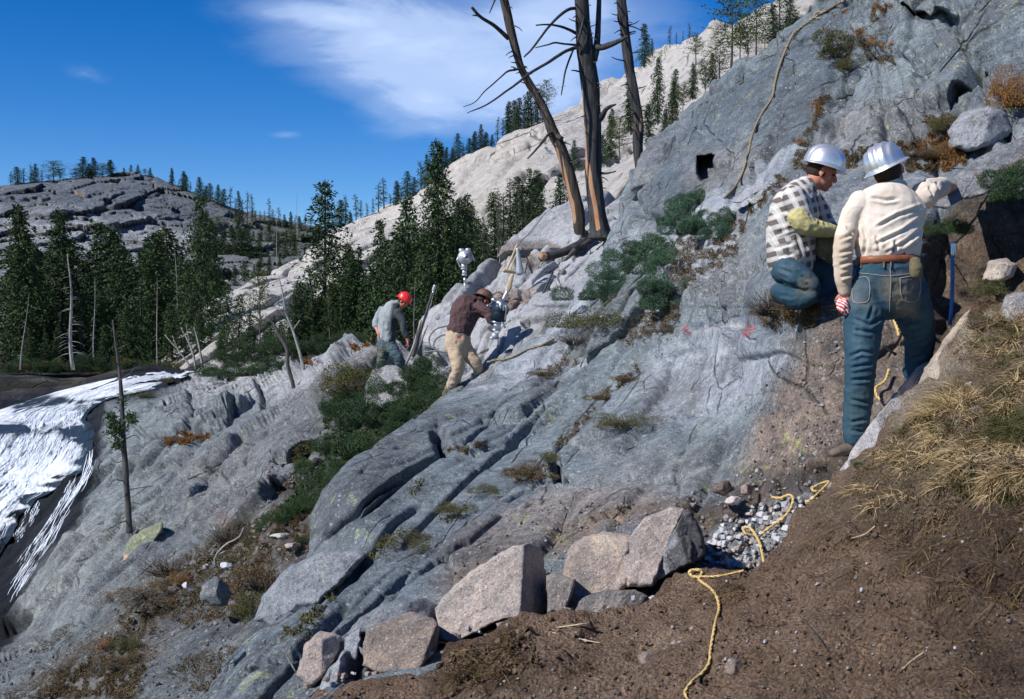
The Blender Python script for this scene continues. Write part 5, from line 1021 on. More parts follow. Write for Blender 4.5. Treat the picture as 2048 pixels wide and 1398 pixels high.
row(['spruce'], [440, 500, 530, 548, 566, 596, 630, 656, 690, 716], lambda x: 715 + rs.uniform(-15, 12), lambda: rs.uniform(40, 95), 60, 'young spruce', 'on the lip of the gully behind the driller', 'young spruces on the lip of the gully', (1.1, 1.8))
row(['spruce', 'thin'], [950, 975, 1012, 1050, 1064, 1082, 930], lambda x: float(np.interp(x, [920, 1090], [560, 470])), lambda: rs.uniform(60, 130), 50, 'dark fir', 'below the white cliff beside the dead trunks', 'firs below the white cliff', (.7, 1.1))
row(['spruce', 'pine'], [1150, 1205, 1240, 1330, 1345, 1366, 1410, 1425, 1440, 1480, 1495, 1530, 1545, 1580], lambda x: (CREST['granite_slope'](x) if x > 1270 else float(np.interp(x, [1150, 1270], [330, 300]))) + 12, lambda: rs.uniform(40, 95), lambda x: float(np.interp(x, [1150, 1300, 1600], [60, 40, 26])), 'ragged conifer', 'along the top edge of the dark outcrop', 'conifers along the top of the dark outcrop', (1, 1.7))
for k_, lst in PROTO.items():          # the first of each kind was only the pattern: drop it
    for o in lst:
        for ch in list(o.children): bpy.data.objects.remove(ch)
        bpy.data.objects.remove(o)

for i in range(22): 
    x = 16 + i * 15 + rs.uniform(-5, 5); bush_late.append((x, 744 + rs.uniform(-5, 4), rs.uniform(30, 60))) 
# the three dead trunks -----------------------------------------
def limb(name, pts, d0, parent, org, mat, seg=12, jag=0.18, bare=None, seed=0, n=None):
    """pts: (px, py, width px, distance offset m)"""
    sp = smooth_path([(a, b, w_, e) for a, b, w_, e in pts], n or max(8, len(pts) * 7)); d = d0 + sp[:, 3]
    P = W(sp[:, 0], sp[:, 1], d); P = P + 0.012 * np.stack([fbm(P * 2.2, 2, seed + i) for i in range(3)], 1)
    V, q, tr = tube_np(P, np.maximum(sp[:, 2], 1.2) / 2 / F * d, seg, jag, seed)
    at = np.zeros(len(V))
    if bare:
        vx, vy, vd = PX(V)
        for line, wd in bare:
            q_, _, _ = seg_dist(vx, vy, line); at = np.maximum(at, np.clip(1.2 - q_ / wd, 0, 1) * (vd < np.interp(vy, *(lambda s: (s[:, 1], s[:, 0]))(np.stack([d, sp[:, 1]], 1)[np.argsort(sp[:, 1])])) + 0.02))
    o = mesh_np(name, V - org, [q, tr], mat, parent, attrs={'bare': at}); return o
def dead_tree(label, base, d0, mat, trunk, branches, bare):
    org = W(*base, d0); root = empty('dead_tree', org); tag(root, label, 'dead tree')
    limb('trunk', trunk, d0, root, org, mat, 28, 0.22, bare, int(base[0]), 70)
    for i, b in enumerate(branches): limb('branch', b, d0, root, org, mat, 8, 0.15, None, i * 7 + 3)
    r_ = random.Random(int(base[0])); sp = smooth_path([(q[0], q[1], q[2], q[3]) for q in trunk], 60)
    for k in range(26):       # short dead twigs and stubs
        x, y, w_, _ = sp[r_.randint(14, 56)]; s_ = r_.choice((-1, 1)); L_ = r_.uniform(6, 30) * (r_.random() ** .7); dy = r_.uniform(-.5, .7) * L_
        limb('twig', [(x + s_ * w_ * .4, y, 3.2, -.1 * r_.random()), (x + s_ * (w_ * .4 + L_ * .6), y + dy * .4, 2.2, -.2), (x + s_ * (w_ * .4 + L_), y + dy, 1.4, -.3)], d0, root, org, mat, 5, .1, None, k, 5)
    return root
dead_tree('leaning dead trunk with brown lower bark, leftmost of the three dead trees', (1160, 492), 22.5, M['dead_brown'],
 [(1160,498,30,0),(1160,470,23,0),(1157,430,25,0),(1150,395,24,0),(1136,340,24,0),(1122,295,22,0),(1108,268,22,0),(1092,230,19,0),(1072,190,17,0),(1052,155,16,0),(1040,130,15,0),(1032,100,16,0),(1022,60,17,0),(1010,10,17,0),(1000,-40,16,0),(985,-110,14,0)],
 [[(1018,76,10,0),(990,52,8,-.2),(962,34,7,-.4),(944,14,6,-.5)], [(962,34,5,-.4),(955,31,4,-.5),(945,30,2,-.6)], [(992,-5,4,0),(985,12,3,-.1),(979,26,2,-.2)],
  [(1034,139,5,0),(1015,143,4,-.2),(1000,155,3,-.3),(985,168,3,-.4),(970,182,2.6,-.5),(950,204,2,-.6),(926,214,1.5,-.7)], [(1034,139,4,0),(1028,134,3,0),(1022,133,2,0)],
  [(1108,266,8,0),(1098,268,6,-.2),(1085,285,5,-.3),(1068,305,4,-.4),(1055,317,3,-.5)], [(1108,270,14,0),(1118,274,12,-.1),(1124,276,8,-.2)], [(1055,137,2,0),(1040,130,2,0)]],
 [([(1114,285),(1124,330),(1136,380),(1143,410)], 6), ([(1144,400),(1147,425),(1149,445)], 5)])
dead_tree('thick middle dead trunk with an orange strip of bare wood and two forks', (1195, 472), 22.0, M['dead_bark'],
 [(1200,478,58,0),(1200,462,44,0),(1196,430,36,0),(1192,390,35,0),(1186,340,33,0),(1186,290,32,0),(1184,240,34,0),(1182,190,34,0),(1176,140,34,0),(1170,100,32,0),(1166,60,29,0),(1164,10,28,0),(1160,-40,26,0),(1156,-110,22,0)],
 [[(1186,120,18,0),(1192,95,14,0),(1196,60,12,.1),(1198,10,10,.2),(1200,-60,9,.3)],
  [(1190,95,12,0),(1205,94,12,-.2),(1225,87,11,-.5),(1246,78,8,-.8),(1256,72,3,-.9)],
  [(1152,16,7,0),(1138,18,7,-.1),(1122,30,6,-.3),(1100,52,5,-.4),(1080,76,4.5,-.6),(1062,100,4,-.7),(1048,114,3,-.8)],
  [(1152,66,7,0),(1140,60,6,-.1),(1120,52,5,-.3),(1100,49,4,-.4),(1072,51,3,-.5)],
  [(1152,90,5,0),(1130,88,4,-.2),(1110,85,4,-.3),(1095,90,3,-.4),(1071,96,2,-.5)],
  [(1150,95,7,0),(1132,103,7,-.3),(1110,116,6.5,-.5),(1085,132,6,-.7),(1060,146,6,-.8),(1040,162,5,-.9),(1015,180,4,-1),(985,202,3.5,-1.1),(960,216,3,-1.2),(934,227,1.5,-1.3)],
  [(1146,100,4,0),(1138,120,4,-.2),(1130,145,3.5,-.3),(1126,170,3,-.3),(1123,190,2,-.4)],
  [(1168,22,5,0),(1165,50,5,-.2),(1156,80,5,-.25),(1150,96,5,-.2)],
  [(1196,240,16,0),(1204,232,13,-.1),(1212,220,9,-.2),(1222,213,7,-.3),(1232,209,3,-.4)],
  [(1160,143,4,0),(1150,141,3,-.1),(1143,141,2,-.2)], [(1200,345,6,0),(1215,346,4,-.1),(1232,342,2.5,-.2)], [(1196,275,3,0),(1206,274,2,-.1)],
  [(1200,465,16,0),(1180,482,12,-.1),(1160,492,7,-.2)], [(1204,466,14,0),(1222,474,10,-.1),(1238,482,5,-.1)]],
 [([(1163,180),(1168,260),(1172,320),(1176,350)], 4), ([(1176,330),(1182,370),(1190,410),(1196,458)], 6)])
dead_tree('dark curved dead trunk, rightmost of the three dead trees', (1275, 305), 23.0, M['dead_bark'],
 [(1282,350,18,0),(1277,312,20,0),(1275,290,20,0),(1277,260,21,0),(1276,230,20,0),(1268,195,20,0),(1261,150,19,0),(1256,110,20,0),(1250,60,18,0),(1244,20,19,0),(1240,-30,18,0),(1236,-110,15,0)],
 [[(1258,66,4,0),(1265,64,3,-.1),(1272,63,2,-.1)], [(1240,48,5,0),(1236,36,4,-.2),(1236,20,3,-.2)]],
 [([(1282,240),(1281,262)], 4)])
# fallen log with an orange cut end, left of the trunks
org = W(1160, 490, 21.8); lg = empty('fallen_log', org); tag(lg, 'grey root log with an orange broken end lying left of the dead trunks', 'log')
limb('log', [(1170,480,16,0.2),(1150,494,17,0),(1125,505,16,-.1),(1100,511,16,-.2),(1080,514,17,-.3)], 21.8, lg, org, M['dead_bark'], 16, .25, [([(1072,514),(1088,512)], 10)], 5)
limb('root', [(1150,500,10,0),(1130,520,6,-.1),(1115,530,3,-.1)], 21.7, lg, org, M['bark'], 8, .25)
# thin dead pine low on the left
org = W(258, 1062, 24.0); dp = empty('dead_pine', org); tag(dp, 'thin dark dying pine standing alone on the rock right of the cascade', 'tree')
limb('trunk', [(259,1066,13,0),(256,1020,12,0),(252,960,12,0),(248,900,11,0),(246,850,10,0),(243,800,9,0),(240,750,7,0),(232,690,5,0),(226,640,3,0)], 24, dp, org, M['bark'], 12, .2, None, 9)
for i, b in enumerate([[(246,850,3,0),(225,840,2,-.2),(212,846,1.5,-.3)], [(252,965,3,0),(230,960,2,-.2),(215,975,1.5,-.2)], [(254,980,3,0),(285,975,2,-.2),(305,972,1.5,-.2)], [(256,1040,3,0),(240,1045,2,-.2)], [(240,760,2.5,0),(262,745,2,-.2),(270,730,1.5,-.2)],
                       [(238,730,2.5,0),(215,712,2,-.2)], [(246,880,3,0),(270,870,2,-.2),(280,880,1.5,-.2)], [(232,700,2,0),(250,690,1.5,-.2)], [(250,920,3,0),(232,925,2,0),(222,915,1.5,0)], [(228,660,2,0),(214,650,1.3,0)]]):
    limb('branch', b, 24, dp, org, M['bark'], 5, .1)
rs_ = np.random.RandomState(5); C = []
for cx, cy, sx_, sy_, n in ((232,858,16,14,420),(262,838,11,10,200),(236,890,10,12,180),(246,800,10,18,60),(222,835,10,8,140)):
    C.append(W(cx + rs_.normal(0, sx_ / 2, n), cy + rs_.normal(0, sy_ / 2, n), 24 + rs_.normal(0, .15, n)))
C = np.concatenate(C); V, f = leaves(C - org, rs_.normal(size=C.shape) + [0, 0, .3], 0.11, 0.03, rs_); mesh_np('crown', V, f, M['juniper_green'], dp, smooth=False)
# bleached leaning poles and small dead trees in front of the stand
def pole_thing(label, pts, d0, mat='snag', cat='dead tree', name='dead_sapling'):
    org = W(pts[0][0][0], pts[0][0][1], d0); root = empty(name, org); tag(root, label, cat)
    limb('trunk', pts[0], d0, root, org, M[mat], 8, .15)
    for b in pts[1:]: limb('branch', b, d0, root, org, M[mat], 5, .1)
pole_thing('bleached leaning dead stem with a kinked top, left of the worker in the red helmet', [[(622,782,9,0),(608,740,7,0),(598,700,6,0),(585,660,5,0),(572,625,5,0),(566,590,3,0),(556,550,2,0)], [(585,660,3,0),(600,640,2,0)], [(575,635,3,0),(566,612,2,-.2)]], 33)
pole_thing('dark bent dead stem with a bleached stub, left of the leaning bleached stem', [[(590,802,7,0),(586,770,8,0),(576,730,8,0),(574,700,8,0),(562,676,8,0),(548,650,5,0),(536,632,3,0)], [(566,680,4,0),(562,664,3,0)]], 30, 'bark')
pole_thing('left one of the thin grey leaning stems behind the head of the cascade', [[(382,735,4,0),(360,705,3,0),(330,670,2,0)], [(356,700,2,0),(345,672,1.5,0)]], 62)
pole_thing('middle one of the thin grey leaning stems behind the head of the cascade', [[(392,742,5,0),(384,700,4,0),(362,655,2,0)], [(380,690,2,0),(372,650,1.5,0)]], 60)
pole_thing('right one of the thin grey leaning stems behind the head of the cascade', [[(405,735,5,0),(398,690,4,0),(388,655,2,0)]], 60)
pole_thing('small bare shrub stem above the broad grey rock right of the cascade', [[(395,785,3,0),(388,765,2,0),(380,750,1.5,0)]], 45)
# bushes -----------------------------------------------------------
def bush_mesh(name, seed, n, leaf, mat, flat=0.6, twig=0, spread=1.0, lumps=5, twm='bark'):
    """unit-width bush: lumpy dome of leaf sprays (+ twigs)"""
    rs = np.random.RandomState(seed); lc = rs.normal(size=(lumps, 3)) * [0.27, 0.27, 0.10] * spread + [0, 0, 0.16]; lr = rs.uniform(0.14, 0.27, lumps)
    k = rs.randint(0, lumps, n); u_ = rs.normal(size=(n, 3)); u_ /= np.linalg.norm(u_, axis=1, keepdims=True)
    r = lr[k][:, None] * (0.55 + 0.5 * rs.rand(n, 1) ** 0.5) * (1 + 0.35 * fbm(u_ * 2.5 + k[:, None] * 3, 3, seed)[:, None])
    C = (lc[k] + u_ * r) * [1, 1, flat / 0.6]; C[:, 2] = np.abs(C[:, 2])
    D = u_ + rs.normal(size=(n, 3)) * 0.6 + [0, 0, 0.45]
    V, f = leaves(C, D, leaf * rs.uniform(.6, 1.4, n), leaf * 0.40, rs)
    return V, f
def twig_parts(seed, n, ht=0.4, rad=0.006):
    rs = np.random.RandomState(seed); pr = []
    for i in range(n):
        a = rs.uniform(0, 2 * pi); r = rs.uniform(0.1, 0.5); p0 = np.array([cos(a) * r * .3, sin(a) * r * .3, 0]); p2 = np.array([cos(a) * r, sin(a) * r, ht * rs.uniform(.3, 1.1)])
        p1 = (p0 + p2) / 2 + rs.normal(size=3) * .04; pr.append(tube_np([p0, p1, p2], [rad, rad * .7, rad * .35], 4))
    return pr
BUSH = {}
for key, mat, n, leaf, flat, tw, sp in (('juniper', 'juniper', 17000, .032, .62, 14, 1), ('green', 'juniper_green', 14000, .026, .55, 10, 1.1), ('heather', 'heather', 5600, .032, .45, 70, 1.1), ('olive', 'olive', 5600, .032, .5, 34, 1.1), ('twiggy', 'heather', 1800, .024, .6, 150, 1.2), ('rust', 'rust', 4200, .032, .7, 40, 1)):
    BUSH[key] = []
    for s in range(3):
        V, f = bush_mesh(key, s * 9 + len(key), n, leaf, mat, flat, tw, sp, 6 + s * 2)
        me = mesh_np('foliage', V, f, M[mat], smooth=False); m1 = me.data; bpy.data.objects.remove(me)
        V, fs = join_np(twig_parts(s + 50, tw, flat * .7)); me = mesh_np('twigs', V, fs, M['bark']); m2 = me.data; bpy.data.objects.remove(me)
        BUSH[key].append((m1, m2))
def bush(kind, px, py, wpx, fld, label, hs_=1.0, group=None, off=0.0, name=None, cat='shrub'):
    d = float(fld(np.array([px]), np.array([py]))[0]) if callable(fld) else fld
    m1, m2 = random.choice(BUSH[kind]); w_ = wpx / F * d * (1.5 if kind == 'juniper' else 1.2)
    root = empty(name or {'juniper': 'juniper_bush', 'green': 'juniper_bush'}.get(kind, 'shrub'), W(px, py, d - off - 0.06)); root.scale = (w_, w_, w_ * hs_)
    root.rotation_euler = (0, R(-22), random.uniform(0, 6.28)) if False else (0, 0, random.uniform(0, 6.28))
    o = link('foliage', m1, root); o2 = link('twigs', m2, root); tag(root, label, cat, group); return root
for q_, (x, y, w_) in enumerate([(1358,470,50), (1385,440,55), (1412,468,60), (1438,478,42), (1368,416,36), (1398,408,42), (1345,450,34)]): bush('juniper', x, y, w_, fA, 'blue-green juniper clump below the square hole, %s by distance from the left' % ORD[[1, 3, 5, 6, 2, 4, 0][q_]], .9)
bush('juniper', 1452, 452, 46, fA, 'blue-green juniper touching the loose rock plates')
bush('juniper', 1322, 548, 90, fA, 'blue-green juniper in the crack below the largest one', .8)
bush('juniper', 1280, 520, 60, fA, 'small blue-green juniper at the upper end of the crack', .8)
bush('juniper', 1322, 618, 60, fA, 'small blue-green juniper right of the fallen rope', .9)
bush('juniper', 1205, 600, 75, fA, 'blue-green juniper at the left end of the crack beside the rope', .7)
bush('juniper', 1250, 560, 60, fA, 'blue-green juniper just above the rope in the crack', .8)
bush('juniper', 1340, 590, 70, fA, 'blue-green juniper between the crack bushes and the grey twigs', .8)
bush('juniper', 1305, 500, 60, fA, 'blue-green juniper below the dark outcrop, beside the pale slab', .7)
bush('juniper', 1330, 530, 50, fA, 'blue-green juniper half way down from the square hole to the crack', .8)
bush('juniper', 1240, 590, 50, fA, 'blue-green juniper under the upper end of the short rope', .8)
bush('olive', 1240, 655, 110, fA, 'low olive juniper mat under the rope in the crack', .6)
bush('olive', 1165, 655, 100, fA, 'grey-green shrub at the left end of the rope crack', .8)
bush('twiggy', 1150, 690, 90, fA, 'grey twiggy shrub on the edge of the slab below the rope', .6)
bush('heather', 1330, 665, 60, fA, 'small brown shrub beside the left red paint mark', .5)
bush('twiggy', 1545, 632, 120, fA, 'grey twiggy shrub growing in front of the kneeling worker', .9)
bush('heather', 1600, 620, 70, fA, 'brown heather clump under the kneeling worker', .5)
bush('olive', 1672, 118, 105, fA, 'dark olive shrub high on the rock right of the long rope', .9)
bush('olive', 1700, 140, 60, fA, 'small olive shrub next to the dark olive one high on the rock', .8)
bush('heather', 1740, 90, 90, fA, 'brown heather clump near the black roof crack at the top', .4)
bush('rust', 2030, 215, 100, fA, 'rusty yellow shrub at the right edge near the top', 1.2)
bush('rust', 2000, 190, 60, fA, 'small rusty shrub left of the one on the right edge', 1.0)
bush('olive', 1885, 262, 55, fA, 'olive tuft above the dry grass near the top right crack', 1.0)
bush('rust', 1870, 320, 70, fA, 'ochre shrub between the silver helmet and the pale boulder', .9)
bush('heather', 1835, 315, 70, fA, 'dark brown shrub just right of the standing worker\'s helmet', .6)
bush('heather', 1650, 330, 60, fA, 'brown shrub above the kneeling worker\'s helmet', .4)
bush('green', 2030, 400, 110, 6.6, 'bright green juniper hanging at the right edge over the hollow', 1.0)
bush('green', 2075, 360, 100, 6.7, 'upper green juniper at the right edge', 1.0)
bush('green', 1890, 470, 80, 8.0, 'dark green bush in the shade of the overhanging slab', .8)
bush('olive', 1985, 590, 70, 6.5, 'pale green sprig on the soil wall right of the pry bar', 1.0)
bush('twiggy', 1960, 660, 60, 6.3, 'grey twiggy plant on the bank above the buff boulder', 1.1)
bush('olive', 1250, 855, 80, fA, 'grey-green shrub on the slab above the dark lichened edge', .8)
bush('heather', 1060, 950, 85, fA, 'dark brown dead shrub left of the lichened slab edge', .7)
bush('olive', 1098, 920, 40, fA, 'small olive shrub above the dead brown one', .8)
bush('olive', 968, 985, 45, fA, 'small olive tuft on the grey slab, uppermost of three', .7)
bush('olive', 910, 1025, 60, fA, 'small olive tuft on the grey slab, middle of three', .7)
bush('olive', 810, 1090, 80, fA, 'small olive tuft on the grey slab, lowest of three', .7)
bush('heather', 1090, 752, 60, fA, 'small brown heather clump on the middle of the slope', .4)
bush('heather', 1215, 800, 60, fA, 'dark heather clump in the crack above the grey-green shrub', .5)
bush('heather', 1255, 760, 50, fA, 'ochre heather clump in the crack on the middle slope', .4)
G_JUN = [(700,790,110,20,'upper left'),(745,760,70,21,''),(690,830,80,20,''),(850,760,80,18.0,''),(815,790,90,18,''),(860,810,80,17,''),(780,830,110,17.5,''),(740,860,100,17,''),(830,845,70,15,''),(700,905,80,16,''),(745,900,80,15.5,''),(670,945,80,15,''),(700,950,60,13,''),(640,975,80,14,''),(660,1010,60,12,''),(610,1030,70,13,''),(575,1040,50,14,''),(880,775,60,17.2,''),(800,865,70,15,''),(545,1058,50,14.5,'')]
for i, (x, y, w_, d_, _) in enumerate(G_JUN): bush('green' if i else 'olive', x, y, w_ * 1.08, d_, 'green juniper, %s from the top of the strip running down the gully' % ORD[i], .85, 'junipers down the gully')
bush('olive', 645, 905, 60, 17, 'pale olive shrub beside the black hollow in the lower rocks', .9)
bush('olive', 600, 935, 50, 17, 'ochre-green shrub on the lip of the black hollow', .7)
bush('twiggy', 460, 1085, 110, fB, 'grey twiggy shrub with a bare curved branch on the lower slope', .6)
bush('heather', 520, 1180, 100, fB, 'dark olive-brown shrub draping the ledge left of the broad slab', 1.1)
bush('olive', 500, 1230, 70, fB, 'olive shrub hanging below the dark draping one', 1.0)
bush('twiggy', 340, 1150, 130, fB, 'mauve-grey twiggy heather on the lower left slope', .6)
bush('heather', 300, 1200, 110, fB, 'brown heather clump under the mauve-grey one', .5)
bush('rust', 366, 1165, 40, fB, 'orange-yellow clump in the heather on the lower left slope', .7)
bush('olive', 245, 1300, 60, fB, 'olive grass clump on the bottom left slope, upper of two', .7)
bush('rust', 205, 1298, 36, fB, 'ochre tuft beside the olive clump at the bottom left', .7)
bush('heather', 240, 1340, 100, fB, 'brown heather at the bottom left corner slope', .5)
bush('heather', 130, 1345, 90, fB, 'dark brown heather nearest the bottom left corner', .4)
bush('twiggy', 600, 1385, 100, fB, 'bare pale twigs in front of the white-edged rock', .7)
bush('green', 605, 1085, 24, fB, 'tiny bright green plant left of the big rounded boulder', .8)
bush('olive', 285, 795, 30, fB, 'small green shrub on the rock right of the river bend', 1.0)
bush('olive', 330, 765, 26, 60, 'small bush on the river bank near the head of the cascade', 1.0)
bush('green', 420, 765, 90, 58, 'low dark green shrub patch at the right of the head of the cascade', .6)
bush('green', 480, 752, 90, 50, 'middle low green shrub above the broad grey rock', .6)
bush('green', 540, 740, 80, 46, 'right-hand low green shrub above the broad grey rock', .6)
bush('heather', 380, 878, 70, fB, 'rusty heather strip in the long crack of the lower rocks', .25)
bush('green', 1735, 935, 48, 6.05, 'small vivid green cushion on the edge of the bank', .7)
for i, (x, y, w_) in enumerate([(560,700,50),(590,712,40),(640,705,60),(600,740,40),(500,725,60),(455,735,50),(660,690,40),(700,680,40)]):
    bush('green', x, y, w_ * 1.4, 52, 'low green shrub, %s in the line above the pale river slabs' % ORD[i], .7, 'low shrubs above the river slabs')
for i, (x, y, w_) in enumerate(bush_late): bush('green' if i % 3 else 'olive', x, y, w_, 77, 'low bush, %s from the left in the line where the stand meets the river' % ORD[i], .9, 'low bushes where the stand meets the river')
# ground cover ------------------------------------------------------
def cover(name, label, polys, fld, dens, size, mat, up=0.6, off=0.015, lw=0.35, cat='ground cover', seed=1, curl=0):
    rs = np.random.RandomState(seed); C = []
    for poly in polys:
        a = np.array(poly, float); x0, y0 = a.min(0); x1, y1 = a.max(0); n = int((x1 - x0) * (y1 - y0) * dens)
        x = rs.uniform(x0, x1, n); y = rs.uniform(y0, y1, n)
        q = np.stack([x / 14, y / 14, 0 * x], 1); ox = 9 * vnoise(q, 3); oy = 9 * vnoise(q, 4); keep = inside(x + ox, y + oy, poly) & (vnoise(np.stack([x / 9, y / 9, 0 * x], 1), 8) > -0.25)
        C.append(np.stack([x[keep], y[keep]], 1))
    C = np.concatenate(C); d = fld(C[:, 0], C[:, 1]) - off; P = W(C[:, 0], C[:, 1], d); k = (d / 8)
    D = rs.normal(size=P.shape) + [-0.5 * up, -0.4 * up, up]
    V, f = leaves(P, D, size * rs.uniform(.5, 1.5, len(P)), size * lw, rs)
    o = mesh_np(name, V, f, M[mat], smooth=False); tag(o, label, cat, kind='stuff'); return o
cover('heather_mat', 'brown heather and moss filling the cracks of the upper rock face', [[(1560,340),(1640,310),(1760,290),(1880,275),(1900,300),(1760,320),(1650,345)], [(1580,330),(1600,290),(1640,200),(1660,190),(1640,240),(1610,320)], [(1700,75),(1760,90),(1800,130),(1740,120)], [(1750,10),(1800,10),(1760,50),(1730,50)], [(1480,430),(1560,350),(1580,360),(1500,440)], [(1450,470),(1480,440),(1490,460)], [(1800,285),(1870,300),(1880,345),(1810,340)], [(1850,230),(1920,230),(1930,330),(1850,350)]], fA, 1.2, 0.024, 'heather')
cover('moss_tufts', 'ochre and rusty tufts in the cracks of the upper rock face', [[(1620,200),(1650,200),(1640,240),(1625,240)], [(1590,275),(1615,280),(1600,295),(1585,290)], [(1660,20),(1700,15),(1700,30),(1665,30)], [(1740,5),(1790,5),(1780,30),(1745,30)], [(1860,260),(1920,290),(1930,330),(1880,345)], [(1700,50),(1790,90),(1780,100),(1700,70)]], fA, 1.0, 0.026, 'rust', seed=3)
cover('crack_heather', 'dark heather growing along the cracks of the middle slope', [[(1180,800),(1250,745),(1290,720),(1260,760),(1200,810)], [(1110,890),(1180,810),(1190,820),(1130,895)], [(1060,740),(1130,715),(1180,690),(1160,720),(1080,760)], [(1200,650),(1330,600),(1360,620),(1340,660),(1240,690)], [(1350,480),(1480,470),(1460,510),(1400,560),(1330,600)], [(870,895),(960,885),(1000,880),(940,905)], [(1020,945),(1090,930),(1100,945),(1040,965)], [(1500,620),(1640,600),(1640,650),(1540,660)]], fA, 1.0, 0.022, 'heather', seed=5)
cover('crack_moss', 'yellow-green moss in the seams between the near slabs', [[(600,1240),(690,1160),(700,1166),(620,1250)], [(880,1040),(960,1000),(900,1045)], [(730,1120),(800,1060),(806,1066),(740,1126)], [(560,1262),(640,1250),(620,1275),(560,1280)], [(820,985),(850,955),(856,960),(830,990)]], fA, 0.30, 0.03, 'olive', seed=6)
cover('lower_heather', 'brown heather and dry plants spread over the lower left slope', [[(220,1210),(340,1140),(470,1050),(600,1010),(630,1080),(520,1140),(480,1240),(330,1250),(260,1290)], [(120,1340),(260,1280),(300,1320),(260,1398),(60,1398)], [(560,960),(640,960),(660,1010),(560,1060),(520,1050)], [(60,1280),(160,1240),(170,1260),(80,1310)], [(540,1260),(640,1240),(640,1290),(560,1300)]], fB, 1.0, 0.022, 'heather', seed=7)
cover('lower_olive', 'olive and yellow plants mixed into the lower left heather', [[(260,1180),(340,1140),(430,1060),(560,1020),(600,1060),(500,1110),(420,1200),(330,1230)], [(180,1320),(250,1270),(290,1300),(220,1360)], [(480,1150),(560,1120),(540,1200),(490,1250)]], fB, 0.6, 0.022, 'olive', seed=8)
cover('river_plants', 'yellowish low plants on the flat river slabs', [[(700,690),(750,680),(740,695),(705,700)], [(330,878),(420,862),(415,880),(340,892)], [(600,722),(640,718),(640,728),(605,730)]], fB, 2.2, 0.07, 'rust', seed=9)
cover('gully_green', 'low green juniper carpet at the bottom of the gully', [[(650,790),(760,730),(880,740),(870,800),(760,880),(640,990),(590,1035),(560,1020),(640,930)]], fB, 0.8, 0.05, 'juniper_green', up=.9, off=.25, seed=10)
cover('bank_cover', 'olive and brown low plants and litter between the grass tufts on the bank', [[(1690,985),(1740,900),(1800,850),(1880,800),(1960,770),(2200,700),(2200,1010),(2048,1010),(1900,985),(1800,1000),(1720,1030)], [(1900,700),(1960,610),(2200,560),(2200,760),(1960,770)]], fG, 0.16, 0.014, 'heather', seed=15)
cover('low_turf', 'dark low turf and moss on the bottom left slabs', [[(0,1398),(60,1330),(200,1260),(300,1290),(280,1398)], [(330,1330),(460,1290),(520,1320),(420,1398)], [(560,1060),(620,1040),(630,1100),(580,1130)]], fB, 0.5, 0.02, 'heather', seed=16)
# grass and roots of the near bank
def blades(name, label, clumps, mat, n, ln, seed, lay=0.8, wd=0.0035, cat='grass', spread=1.0, tuft=1.0):
    rs = np.random.RandomState(seed); Vs, Fs, o_ = [], [], 0
    for (poly, n_, l_, dir_) in clumps:
        a = np.array(poly, float); x0, y0 = a.min(0); x1, y1 = a.max(0); x = rs.uniform(x0, x1, n_ * 3); y = rs.uniform(y0, y1, n_ * 3); k = inside(x, y, poly) & (vnoise(np.stack([x / 30, y / 30, 0 * x], 1), seed) > -0.12); x, y = x[k][:n_], y[k][:n_]
        if not len(x): continue
        nt = max(4, n_ // 48); ti = rs.randint(0, min(nt, len(x)), len(x)); tx_, ty_ = x[ti].copy(), y[ti].copy(); ox = rs.normal(0, 7, len(x)) * tuft; oy = rs.normal(0, 4, len(x)) * tuft
        if tuft: x, y = tx_ + ox, ty_ + oy
        m_ = len(x); B = W(x, y, fG(x, y) - 0.01); L = l_ * rs.uniform(.45, 1.3, m_)[:, None]
        g = 0.8 * np.stack([vnoise(np.stack([x / 40, y / 40, 0 * x], 1), 20), 0 * x, 0 * x], 1)
        D = np.array(dir_) + g + np.stack([ox * .05, -oy * .05, 0 * ox], 1) + rs.normal(size=(m_, 3)) * [.45, .35, .3] * spread; D /= np.linalg.norm(D, axis=1, keepdims=True); dn = np.array([-0.35, -0.15, -1.0])
        S = np.cross(D, rs.normal(size=(m_, 3))); S /= np.linalg.norm(S, axis=1, keepdims=True); w_ = wd * rs.uniform(.6, 1.5, m_)[:, None]
        ring = []
        for t_ in (0, .35, .7, 1.0):
            c = B + D * L * t_ + dn * L * lay * t_ * t_ * 0.55; ring += [c - S * w_ * (1 - .85 * t_), c + S * w_ * (1 - .85 * t_)]
        V = np.stack(ring, 1).reshape(-1, 3); i = np.arange(m_)[:, None] * 8 + o_; o_ += m_ * 8
        Vs.append(V); Fs += [i + np.array([[0, 1, 3, 2]]), i + np.array([[2, 3, 5, 4]]), i + np.array([[4, 5, 7, 6]])]
    o = mesh_np(name, np.concatenate(Vs), Fs, M[mat], smooth=False); tag(o, label, cat, kind='stuff'); return o
GP = [(1690,985),(1740,900),(1800,850),(1880,800),(1960,770),(2200,700),(2200,1010),(2048,1010),(1900,985),(1800,1000),(1720,1030)]
blades('dry_grass', 'long straw-coloured dry grass lying over the top of the soil bank', [(GP, 4200, .075, (-.5, -.4, .35)), ([(1760,900),(2200,860),(2200,1000),(1850,980)], 1500, .10, (-.6, -.3, .4)), ([(1840,800),(1930,770),(1950,810),(1850,840)], 900, .14, (-.1, -.2, 1)), ([(1930,640),(2060,600),(2200,600),(2200,760),(1960,770)], 1500, .12, (-.2, -.3, .6))], 'straw', 0, .2, 11, .8, .0016, 'grass', 1.7)
